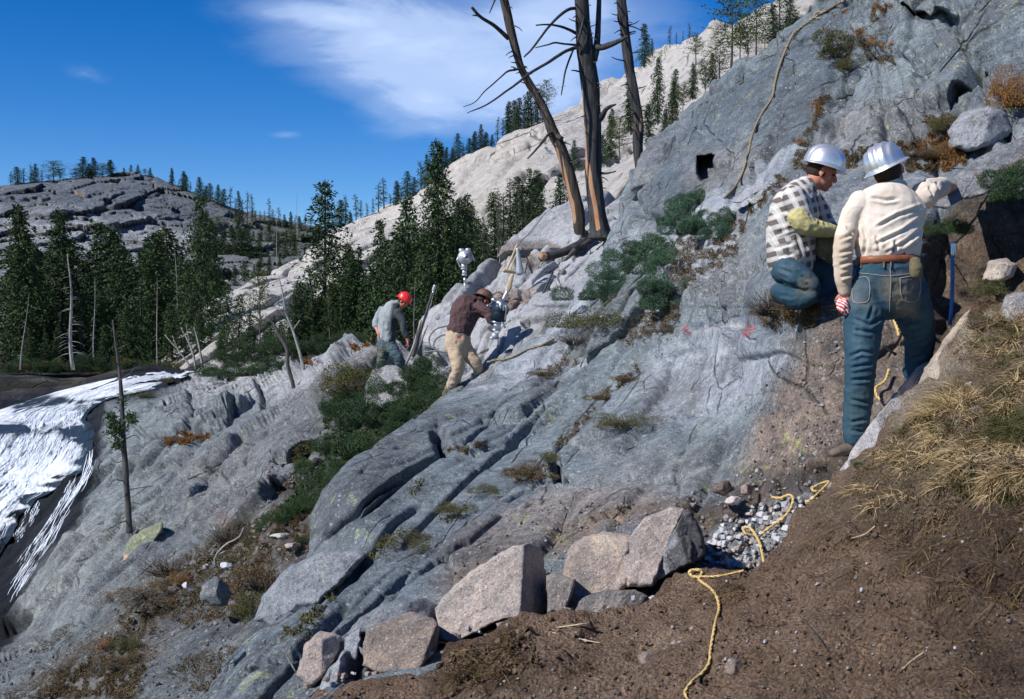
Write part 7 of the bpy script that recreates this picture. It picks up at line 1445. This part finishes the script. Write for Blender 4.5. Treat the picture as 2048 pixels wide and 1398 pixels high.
band_ring('collar', j(1611, 378, .0), V3(.5, 0, .9), fb, .072, .078, .016, .006, M['plaid'], P2, org)
c0 = j(1655, 495, -.05); bg_ = fuse('tool_bag', [ell(c0, (.11, .08, .075), (0, 1, 0), (.2, 0, 1)), ell(c0 + V3(.06, 0, -.05), (.07, .07, .06)), ell(c0 + V3(-.02, 0, .05), (.06, .05, .03))], .008, M['canvas'], None, c0, 3, (.014, .05, (1, 1, 1))); bg_.location = c0
tag(bg_, 'dark olive canvas tool bag in front of the kneeling worker\'s thighs', 'bag')

# --- driller in brown sweater --------------------------------------
j = J(16.8); org = j(905, 800); P3 = empty('person', org)
tag(P3, 'person bent over a rock drill in dark brown sweater, khaki trousers and brown helmet', 'person')
rt = V3(1, .2, -.25); hf = unit(V3(.7, .45, -.55)); hu = unit(V3(.35, .35, .86)); hd = j(966, 602, .12); hp, eyes = head_parts(hd, hf, hu)
tor = [(j(914, 690, .0), .18, .14), (j(918, 670, .0), .175, .14), (j(923, 650, .02), .165, .125), (j(930, 625, .05), .205, .135), (j(942, 608, .10), .19, .11)]
arm_n = [j(958, 612, -.02), j(975, 625, -.10), j(984, 642, -.12), j(992, 630, -.02), j(1002, 618, .05)]; arm_f = [j(925, 612, .2), j(955, 622, .35), j(975, 628, .40), j(990, 615, .30), j(998, 608, .22)]
l_l = [j(910, 692, -.02), j(914, 720, -.10), j(915, 742, -.12), j(902, 772, .0), j(890, 800, .10)]; l_r = [j(925, 690, .06), j(940, 712, .02), j(952, 728, .0), j(958, 748, .12), j(962, 768, .2)]
body = [loft([(c, a - .012, b - .012) for c, a, b in tor], rt), loft([(j(945, 606, .1), .06, .06), (hd - hu * .05, .055, .056)], rt), limbt(arm_n, (.052, .047, .043, .034, .028)), limbt(arm_f, (.052, .047, .043, .034, .028)), limbt(l_l, (.095, .08, .06, .055, .045)), limbt(l_r, (.095, .08, .06, .055, .045))] + hp
body += hand_parts(arm_n[-1], V3(.6, .3, .2), V3(.2, .2, -1), 1.1) + hand_parts(arm_f[-1], V3(.6, -.3, .1), V3(.2, 0, -1), 1.1)
fuse('body', body, .010, M['skin'], P3, org, 2)
fuse('sweater', [loft([(j(917, 664, .0), .185, .150), (tor[2][0], .185, .145), (tor[3][0], .225, .155), (tor[4][0], .205, .13), (j(950, 600, .12), .08, .075)], rt), limbt(arm_n[:4] + [j(998, 624, .02)], (.085, .075, .070, .060, .050)), limbt(arm_f[:4], (.085, .075, .070, .055))], .012, M['sweater'], P3, org, 4, (.014, .07, (1, 1, 1)), 21)
kp = painter((0.42, 0.33, 0.24), [([(914,671),(922,671),(921,677),(915,677)], (0.35, 0.05, 0.06), 1, .95), ([(885,760),(910,760),(905,800),(885,800)], (0.38, 0.31, 0.25), 8, .6)])
fuse('trousers', [loft([(j(914, 695, .0), .185, .155), (j(916, 680, .0), .195, .160), (j(918, 664, .0), .178, .142)], rt), limbt(l_l, (.125, .108, .09, .078, .075)), limbt(l_r, (.125, .108, .09, .078, .075))], .012, M['khaki'], P3, org, 4, (.012, .08, (1.2, 1.2, .9)), 22, paint=kp)
for q_ in ((j(889, 806, .12), j(900, 812, .0)), (j(962, 772, .2), j(975, 776, .15))): fuse('boot', [loft([(q_[0] + V3(0, 0, .06), .05, .05), (q_[0], .045, .05), (q_[1], .042, .035)], V3(.2, 1, 0))], .012, M['boot'], P3, org, 2)
helmet(P3, org, hd + hu * .045, hu, hf, M['brown_shell'], brim=.040); fuse('hair', [ell(hd + hu * .01 - hf * .02, (.081, .09, .078), hf, hu)], .01, M['hair'], P3, org, 2); fuse('eyes', eyes, .004, M['eye'], P3, org, 1)

# --- worker in the red helmet ---------------------------------------
j = J(21.0); org = j(780, 735); P4 = empty('person', org)
tag(P4, 'person in a red helmet, grey jacket and faded jeans, stooping among the junipers', 'person')
rt = V3(.75, -.6, -.1); hf = unit(V3(.75, -.25, -.62)); hu = unit(V3(.52, -.05, .85)); hd = j(806, 603, -.05); hp, eyes = head_parts(hd, hf, hu)
tor = [(j(772, 688, .05), .17, .13), (j(774, 672, .05), .165, .125), (j(776, 652, .03), .17, .125), (j(781, 628, .0), .205, .13), (j(789, 614, -.02), .16, .10)]
a_l = [j(765, 620, .15), j(754, 638, .16), j(752, 652, .12), j(755, 660, .05), j(757, 668, -.02)]; a_r = [j(797, 625, -.16), j(806, 645, -.22), j(808, 660, -.25), j(812, 672, -.25), j(816, 683, -.25)]
l_l = [j(765, 690, .1), j(766, 706, .04), j(764, 720, .0), j(760, 738, .05)]; l_r = [j(780, 690, .0), j(790, 706, -.1), j(798, 718, -.12), j(806, 736, -.05)]
body = [loft([(c, a - .012, b - .012) for c, a, b in tor], rt), loft([(j(791, 614, -.02), .06, .06), (hd - hu * .05, .055, .056)], rt), limbt(a_l, (.052, .047, .043, .036, .028)), limbt(a_r, (.052, .047, .043, .036, .028)), limbt(l_l, (.09, .075, .06, .045)), limbt(l_r, (.09, .075, .06, .045))] + hp
body += hand_parts(a_l[-1], V3(.1, -.2, -1), V3(1, 0, 0), .9) + hand_parts(a_r[-1], V3(.1, -.1, -1), V3(-1, 0, 0), .7)
fuse('body', body, .011, M['skin'], P4, org, 2)
fuse('jacket', [loft([(j(773, 680, .05), .19, .15), (tor[2][0], .19, .15), (tor[3][0], .222, .155), (tor[4][0], .18, .12), (j(795, 608, -.03), .08, .08)], rt), limbt(a_l[:3], (.085, .072, .066)), limbt(a_r[:4] , (.085, .070, .062, .055))], .013, M['grey_shirt'], P4, org, 4, (.012, .08, (1, 1, 2)), 31, paint=painter((0.26, 0.29, 0.31), [([(784,606),(830,600),(830,700),(778,700),(776,670),(780,640)], (0.035, 0.045, 0.05), 3, .95)]))  # dark vest front, with the jacket's shaded side painted in
fuse('trousers', [loft([(j(770, 698, .05), .17, .14), (j(772, 684, .05), .18, .145), (j(773, 676, .05), .17, .135)], rt), limbt(l_l, (.12, .10, .088, .08)), limbt(l_r, (.12, .10, .088, .08))], .013, M['jeans'], P4, org, 4, (.016, .06, (1.4, 1.4, .9)), 32, paint=painter((0.06, 0.095, 0.115), [([(745,690),(775,690),(772,730),(745,730)], (0.09, 0.095, 0.07), 6, .7)]))
for q_ in ((j(760, 742, .05), j(768, 746, -.05)), (j(806, 741, -.05), j(816, 744, -.12))): fuse('boot', [loft([(q_[0] + V3(0, 0, .06), .05, .05), (q_[0], .045, .05), (q_[1], .042, .035)], V3(.2, 1, 0))], .012, M['boot'], P4, org, 2)
helmet(P4, org, hd + hu * .045, hu, hf, M['red_shell'], brim=.022); fuse('hair', [ell(hd + hu * .01 - hf * .02, (.081, .09, .078), hf, hu)], .01, M['hair'], P4, org, 2); fuse('eyes', eyes, .004, M['eye'], P4, org, 1)
# ------------------------------------------------------------ tools, ropes, cord
M['steel'] = plain_mat('brushed_steel', (0.55, 0.60, 0.66), 0.35, 0.9, 25, .15); M['dark_steel'] = plain_mat('dark_steel', (0.06, 0.065, 0.07), 0.5, 0.7, 25); M['drill_blue'] = plain_mat('dark_blue_housing', (0.02, 0.035, 0.055), 0.35, 0.3, 20)
M['white_metal'] = plain_mat('pale_casting', (0.38, 0.41, 0.45), 0.45, 0.4, 30, .2); M['plank'] = wood_mat('pale_tool_wood', (0.38, 0.30, 0.19), (0.60, 0.50, 0.35)); M['hose'] = plain_mat('grey_hose', (0.20, 0.21, 0.21), 0.6); M['blue_bar'] = plain_mat('blue_painted_bar', (0.05, 0.16, 0.42), 0.4)
def rope_mat(name, a, b, sc_):
    m, t = mat_new(name); al = t.add('ShaderNodeAttribute', attribute_name='along').outputs['Fac']; ar = t.add('ShaderNodeAttribute', attribute_name='around').outputs['Fac']
    f_ = t.math('FRACT', t.math('ADD', t.math('MULTIPLY', al, sc_), t.math('MULTIPLY', ar, 2.0))); tri = t.math('ABSOLUTE', t.math('SUBTRACT', f_, 0.5))
    n = t.noise(objc(t), 60, 4); c = t.mix(t.ramp(tri, [(0.0, 0.0), (0.35, 1.0)]), a, b); c = t.mix(0.4, c, t.ramp(n, [(0.3, .3), (.7, .7)]), 'OVERLAY'); finish(t, c, 0.9, tri, 1.0, 0.01, 0.1); return m
M['rope'] = rope_mat('manila_rope', (0.10, 0.08, 0.05), (0.30, 0.245, 0.16), 16); M['cord'] = rope_mat('yellow_cord', (0.42, 0.29, 0.11), (0.60, 0.44, 0.19), 30)
def rope(name, label, cat, pts, wpx, fld, mat, off=None, lift=0.0, d0=None, parent=None):
    """a rope laid over the ground along photo pixels"""
    sp = smooth_path(pts, len(pts) * 12); x, y = sp[:, 0], sp[:, 1]; e = sp[:, 2] if sp.shape[1] > 2 else 0
    d = np.full(len(x), d0) if d0 is not None else fld(x, y)
    if d0 is None:
        for _ in range(10): dm = np.minimum(d, np.convolve(np.pad(d, 2, mode='edge'), np.ones(5) / 5, 'valid')); d = 0.5 * dm + 0.5 * np.convolve(np.pad(d, 1, mode='edge'), [.25, .5, .25], 'valid')
    r_ = wpx / 2 / F * d; P = W(x, y, d - r_ * 1.3 - lift - e); org = P[0].copy(); seg = 8
    V, q, tr = tube_np(P, r_, seg); n = len(P); L = np.r_[0, np.cumsum(np.linalg.norm(np.diff(P, axis=0), axis=1))]
    al = np.r_[np.repeat(L, seg), L[0], L[-1]]; ar = np.r_[np.tile(np.minimum(np.arange(seg), seg - np.arange(seg)) / seg, n), 0, 0]
    o = mesh_np(name, V - org, [q, tr], mat, parent, attrs={'along': al, 'around': ar})
    if parent is None: o.location = org; tag(o, label, cat)
    return o
rope('climbing_rope', 'thick twisted tan rope hanging down the big rock face from a bolt at the top', 'rope', [(1646,24),(1625,38),(1600,56),(1585,72),(1572,98),(1558,135),(1550,165),(1544,195),(1525,225),(1512,250),(1503,275),(1497,305),(1490,330),(1482,352),(1468,376),(1448,396)], 5, fA, M['rope'], lift=.02)
c0 = W(1638, 30, float(fA(1638, 30)) - .1); kn = empty('rope_knot', c0); tag(kn, 'knotted loop of tan rope at the top end of the long climbing rope', 'knot')
LP_ = smooth_path([c0 + V3(.06 * cos(a), -.03 * cos(a), .05 * sin(a)) for a in np.linspace(0, 2 * pi, 9)], 30); LP_ = tube_np(LP_ - c0, np.full(30, .015), 8)
mesh_np('loop', LP_[0], list(LP_[1:]), M['rope'], kn, attrs={'along': np.zeros(242), 'around': np.zeros(242)})
#smooth_path([c0 + V3(.06 * cos(a), -.03 * cos(a), .05 * sin(a)) for a in np.linspace(0, 2 * pi, 9)], 30) - c0, np.full(30, .015), 8)[0], list(tube_np(smooth_path([c0 + V3(.06 * cos(a), -.03 * cos(a), .05 * sin(a)) for a in np.linspace(0, 2 * pi, 9)], 30), np.full(30, .015), 8)[1:]), M['rope'], kn, attrs={'along': np.zeros(242), 'around': np.zeros(242)})
rope('rope_tail', 'short frayed tail of rope running from the knot to the top edge', 'rope', [(1640,28),(1655,20),(1672,10),(1690,0)], 5, fA, M['rope'], lift=.02)
rope('slab_rope', 'tan rope lying along the slab between the driller and the twiggy shrub', 'rope', [(974,725),(992,720),(1010,719),(1035,710),(1060,697),(1082,691),(1108,678)], 5, lambda x, y: np.minimum(fA(x, y), fB(x, y)), M['rope'])
rope('crack_rope', 'tan rope lying through the blue-green junipers in the crack', 'rope', [(1208,610),(1222,598),(1240,584),(1262,572),(1284,558)], 5.5, fA, M['rope'], lift=.25)
rope('yellow_cord', 'long yellow cord snaking down the bare soil at the bottom of the picture', 'cord', [(1378,1402),(1370,1385),(1382,1365),(1405,1345),(1418,1325),(1421,1300),(1426,1270),(1432,1240),(1438,1218),(1434,1195),(1422,1178),(1404,1164),(1398,1158),(1404,1146),(1398,1140),(1382,1141),(1379,1146),(1386,1153),(1402,1154)], 6.2, fG, M['cord'])
rope('yellow_cord', 'yellow cord segment running right from the loop on the soil to the rubble', 'cord', [(1402,1153),(1425,1153),(1450,1150),(1470,1145),(1488,1141)], 4.5, lambda x, y: np.minimum(fA(x, y), fG(x, y)), M['cord'], lift=.03)
rope('yellow_cord', 'yellow cord crossing the rubble pile in a hooked bend', 'cord', [(1528,1126),(1524,1105),(1519,1085),(1508,1065),(1498,1055),(1488,1058),(1490,1066),(1502,1070)], 6, fA, M['cord'], lift=.10)
rope('yellow_cord', 'yellow cord looping up from the rubble to the dirt above it', 'cord', [(1520,1070),(1535,1058),(1555,1045),(1572,1030),(1583,1012),(1586,996),(1578,990),(1560,996),(1542,994)], 5.5, fA, M['cord'], lift=.10)
rope('yellow_cord', 'yellow cord crossing itself beside the pale granite edge', 'cord', [(1612,1006),(1628,994),(1645,978),(1658,963),(1640,968),(1626,976),(1628,982),(1656,984)], 5, fA, M['cord'], lift=.10)
rope('yellow_cord', 'yellow cord hanging between the standing worker\'s legs, upper piece', 'cord', [(1786,628),(1790,645),(1796,662),(1797,672)], 6, fA, M['cord'], lift=.1)
rope('yellow_cord', 'yellow cord with a knot on the dirt behind the standing worker\'s legs', 'cord', [(1778,738),(1774,752),(1768,764),(1752,775),(1753,790),(1760,800)], 5.5, fA, M['cord'], lift=.05)
def bar(name, label, cat, pts, wpx, d0, mat, parts=()):
    sp = np.array(pts, float); P = W(sp[:, 0], sp[:, 1], d0 + (sp[:, 2] if sp.shape[1] > 2 else 0)); org = P[0].copy(); root = empty(name, org); tag(root, label, cat)
    V, q, tr = tube_np(smooth_path(P, 10), np.full(10, wpx / 2 / F * d0), 8); mesh_np('shaft', V - org, [q, tr], mat, root)
    for nm, pp, w_, mt in parts:
        pp = np.array(pp, float); Q = W(pp[:, 0], pp[:, 1], d0 + (pp[:, 2] if pp.shape[1] > 2 else 0)); V, q, tr = tube_np(smooth_path(Q, 8), np.full(8, w_ / 2 / F * d0), 8); mesh_np(nm, V - org, [q, tr], mt, root)
    return root
bar('pry_bar', 'blue pry bar with a pale top standing against the soil wall', 'pry bar', [(1906,484),(1905,530),(1904,600),(1900,650)], 8, 6.95, M['blue_bar'], [('grip', [(1906,484),(1906,512)], 9.5, M['steel'])])
bar('drill_steel', 'long thin grey steel bar leaning on the slab above the driller', 'steel bar', [(1106,543),(1090,578),(1075,612),(1062,642)], 4.5, 17.6, M['dark_steel'], [('tip', [(1063,640),(1061,645)], 6, M['steel'])])
bar('hand_rod', 'black rod leaning between the standing worker\'s legs', 'rod', [(1764,690),(1776,699),(1790,708)], 5, 6.9, M['dark_steel'], [('tip', [(1788,706),(1792,710)], 7, M['dark_steel'])])
bar('walking_stick', 'pale straight pole with a bright tip leaning beside the worker in the red helmet', 'pole', [(869,573),(858,615),(845,655),(832,700)], 4, 19.5, M['steel'], [('tip', [(870,570),(866,582)], 6, M['white_metal'])])
for i, (pts, w_, mt, lb) in enumerate([([(865,585),(848,640),(838,672)], 5, 'bark', 'dark stick leaning just left of the pale pole'), ([(842,640),(828,690),(812,728)], 5, 'snag', 'bleached stick at the foot of the pale pole'), ([(855,650),(835,700),(822,720)], 4, 'snag', 'second bleached stick crossing the foot of the pale pole'), ([(838,660),(830,700),(824,712)], 9, 'bark', 'short thick dark stick among the bleached ones')]):
    bar('stick', lb, 'stick', pts, w_, 19.3, M[mt], [('twig', [(pts[1][0], pts[1][1]), (pts[1][0] + 8, pts[1][1] - 14)], 2, M[mt])])
j = J(19.3)
def hose(label, pts, w_=3.5, d0=19.3):
    sp = smooth_path(pts, 60); P = W(sp[:, 0], sp[:, 1], d0); org = P[0].copy(); V, q, tr = tube_np(P, np.full(60, w_ / 2 / F * d0), 8); o = mesh_np('air_hose', V - org, [q, tr], M['hose']); o.location = org; tag(o, label, 'hose')
hose('left coil of grey hose hanging on the ledge behind the driller', [(895,652),(876,656),(862,668),(858,682),(862,694),(870,698)])
hose('right coil of grey hose looping down to the driller\'s legs', [(898,668),(880,672),(868,684),(870,698),(885,704),(900,703)])
hose('low grey hose running to the driller\'s boots', [(845,705),(870,702),(890,706),(902,712)], 3)
def solid(name, prim, mat, parent, org, vox=.008, sm=1, wr=None): return fuse(name, prim, vox, mat, parent, org, sm, wr)
def rod(a, b, r_, seg=14): return loft([(a, r_, r_), (a * .5 + b * .5, r_, r_), (b, r_, r_)], V3(.3, .9, .1), seg)
def disc(c, ax, r_, h): 
    ax = unit(ax); rt_ = unit(np.cross(ax, V3(.1, .2, 1))); b = np.cross(ax, rt_); th = np.linspace(0, 2 * pi, 24, endpoint=False); rows = [c + ax * s_ * h / 2 + r_ * (np.outer(np.cos(th), rt_) + np.outer(np.sin(th), b)) for s_ in (-1, 1)]
    V = np.concatenate(rows + [[c - ax * h / 2], [c + ax * h / 2]]); i = np.arange(24); k = (i + 1) % 24
    return V, np.stack([i, k, k + 24, i + 24], 1), np.concatenate([np.stack([np.full(24, 48), k, i], 1), np.stack([np.full(24, 49), i + 24, k + 24], 1)])
# drill machine standing on its steel at the lip of the slab
j = J(24.0); org = j(930, 562); dr = empty('rock_drill', org); tag(dr, 'pale silver rock drill standing upright on the lip of the slab above the driller', 'rock drill')
ax = V3(.25, -1, .05)
def m_(name, prim, mat):
    V, fs = join_np(prim); return mesh_np(name, V - org, fs, mat, dr, smooth=False)
m_('motor', [disc(j(930, 515), ax, .150, .16), disc(j(932, 514, -.10), ax, .11, .06)], M['white_metal']); m_('fan_ring', [disc(j(933, 514, -.14), ax, .075, .02)], M['steel']); m_('hub', [disc(j(933, 514, -.16), ax, .03, .03)], M['dark_steel'])
m_('head_casting', [disc(j(923, 502), V3(0, 0, 1), .055, .10), disc(j(936, 501), V3(0, 0, 1), .055, .09), disc(j(930, 507), V3(0, 0, 1), .11, .07)], M['white_metal']); m_('handle', [rod(j(918, 512), j(914, 520), .018), rod(j(944, 510), j(948, 520), .018), rod(j(914, 520), j(920, 534), .015)], M['steel'])
m_('cylinder', [disc(j(928, 533), V3(0, 0, 1), .060, .12), disc(j(929, 545), V3(0, 0, 1), .050, .14), disc(j(928, 538), V3(0, 0, 1), .072, .02), disc(j(929, 550), V3(0, 0, 1), .062, .02)], M['white_metal']); m_('chuck', [disc(j(930, 560), V3(0, 0, 1), .035, .10), disc(j(930, 580), V3(0, 0, 1), .022, .40)], M['steel'])
# the drill in use
j = J(16.6); org = j(990, 688); dr = empty('rock_drill', org); tag(dr, 'rock drill with a dark blue body and silver head held by the driller in brown', 'rock drill'); tl = V3(.12, -.05, 1)
m_('motor', [disc(j(998, 627, .02), tl, .115, .22), disc(j(1000, 618, 0), V3(.9, -.4, .1), .11, .16)], M['drill_blue']); m_('head_casting', [disc(j(1001, 607), tl, .075, .07), disc(j(988, 600), tl, .045, .05), disc(j(1006, 612, -.08), V3(.6, -.8, .1), .07, .04)], M['steel']); m_('fan_ring', [disc(j(1012, 620, -.03), V3(1, -.5, 0), .065, .03)], M['dark_steel'])
m_('handle', [rod(j(985, 606, .05), j(975, 612, .0), .016), rod(j(1005, 640), j(1010, 655), .014), rod(j(1010, 640, -.05), j(1012, 612, -.1), .012)], M['steel']); m_('cylinder', [disc(j(994, 651), tl, .058, .13), disc(j(993, 644), tl, .075, .025), disc(j(992, 660), tl, .065, .02)], M['steel'])
m_('chuck', [disc(j(990, 672), tl, .05, .09), disc(j(984, 676), tl, .03, .04), disc(j(998, 682), tl, .022, .12)], M['white_metal'])
# sling and wooden lever hanging at the overhanging slab
j = J(19.2); org = j(1034, 490); sg = empty('lifting_sling', org); tag(sg, 'pale rope sling with a wooden crossbar hanging below the white overhanging slab', 'sling')
def m2(name, prim, mat): V, fs = join_np(prim); return mesh_np(name, V - org, fs, mat, sg)
m2('strap', [rod(j(1034, 490), j(1022, 520), .018), rod(j(1022, 520), j(1012, 541), .018), rod(j(1036, 500), j(1020, 542), .012)], M['plank']); m2('crossbar', [rod(j(1008, 541, -.05), j(1032, 544, .05), .035)], M['plank']); m2('pulley_block', [loft([(j(1035, 498), .03, .03), (j(1038, 525), .05, .04), (j(1040, 546), .07, .05)], V3(1, 0, 0), 14)], M['white_metal']); m2('chain', [rod(j(1044, 495), j(1056, 520), .012), rod(j(1056, 520), j(1050, 546), .012)], M['dark_steel'])
m2('guy_rope', [rod(j(1036, 490), j(1062, 462, .6), .009), rod(j(1062, 462, .6), j(1092, 425, 1.6), .009)], M['rope'] if False else M['hose'])
org = j(1024, 548, -.1); lv = empty('wooden_lever', org); tag(lv, 'pale wooden lever with a metal tip pointing down from the sling', 'lever')
V, fs = join_np([loft([(j(1025, 549, -.1), .028, .02), (j(1018, 572, -.1), .05, .02), (j(1014, 584, -.1), .04, .02)], V3(1, 0, .3), 12)]); mesh_np('blade', V - org, fs, M['plank'], lv); V, fs = join_np([rod(j(1014, 584, -.1), j(1007, 598, -.1), .032)]); mesh_np('metal_tip', V - org, fs, M['steel'], lv)
bar('wood_stub', 'small dark peg stuck in the brown patch right of the wooden lever', 'peg', [(1072,588),(1071,604)], 6, 18.0, M['bark'], [('cap', [(1072,586),(1072,591)], 8, M['dark_steel'])])
bar('iron_peg', 'tiny iron peg standing on the sky side of the big outcrop', 'peg', [(1486,152),(1486,164)], 2.5, 17.0, M['dark_steel'], [('plate', [(1479,168),(1488,163)], 4, M['canvas'])])
bar('thin_twig', 'thin reddish twig sticking up from the overhanging slab', 'twig', [(1948,346),(1962,362),(1984,378)], 2, 6.9, M['leather'], [('shoot', [(1955,352),(1952,345)], 1.5, M['leather'])])
bar('curved_branch', 'bare pale curved branch lying in the twiggy shrub on the lower slope', 'branch', [(432,1135),(430,1115),(450,1090),(478,1075),(488,1055)], 4, 12.2, M['snag'], [('twig', [(432,1112),(450,1102)], 2, M['snag'])])
bar('bleached_twig', 'thin bleached twig standing in front of the white-edged rock', 'twig', [(565,1298),(578,1320),(592,1345)], 3, 6.2, M['snag'], [('shoot', [(572,1310),(582,1300)], 2, M['snag'])])
for i, (pts, lb) in enumerate([([(1115,1255),(1150,1250),(1180,1246)], 'thin yellowish root on the soil below the buff lump'), ([(1105,1265),(1160,1278),(1200,1286)], 'long thin brown root under the yellowish one'), ([(1608,1240),(1630,1268),(1655,1300)], 'dark thin root crossing the soil bank'), ([(1805,1338),(1825,1320),(1848,1304)], 'short straw stalk on the lower soil bank'), ([(1700,1078),(1730,1068),(1750,1052)], 'pale root sticking out of the bank under the grass')]):
    sp = np.array(pts, float); dd = fG(sp[:, 0], sp[:, 1]) - .015; bar('root', lb, 'root', [(a, b, c - dd.min()) for (a, b), c in zip(pts, dd)], 3, float(dd.min()), M['bark' if i == 2 else 'plank'], [('fibre', [(pts[1][0], pts[1][1]), (pts[1][0] + 12, pts[1][1] + 8)], 1.4, M['bark'])])
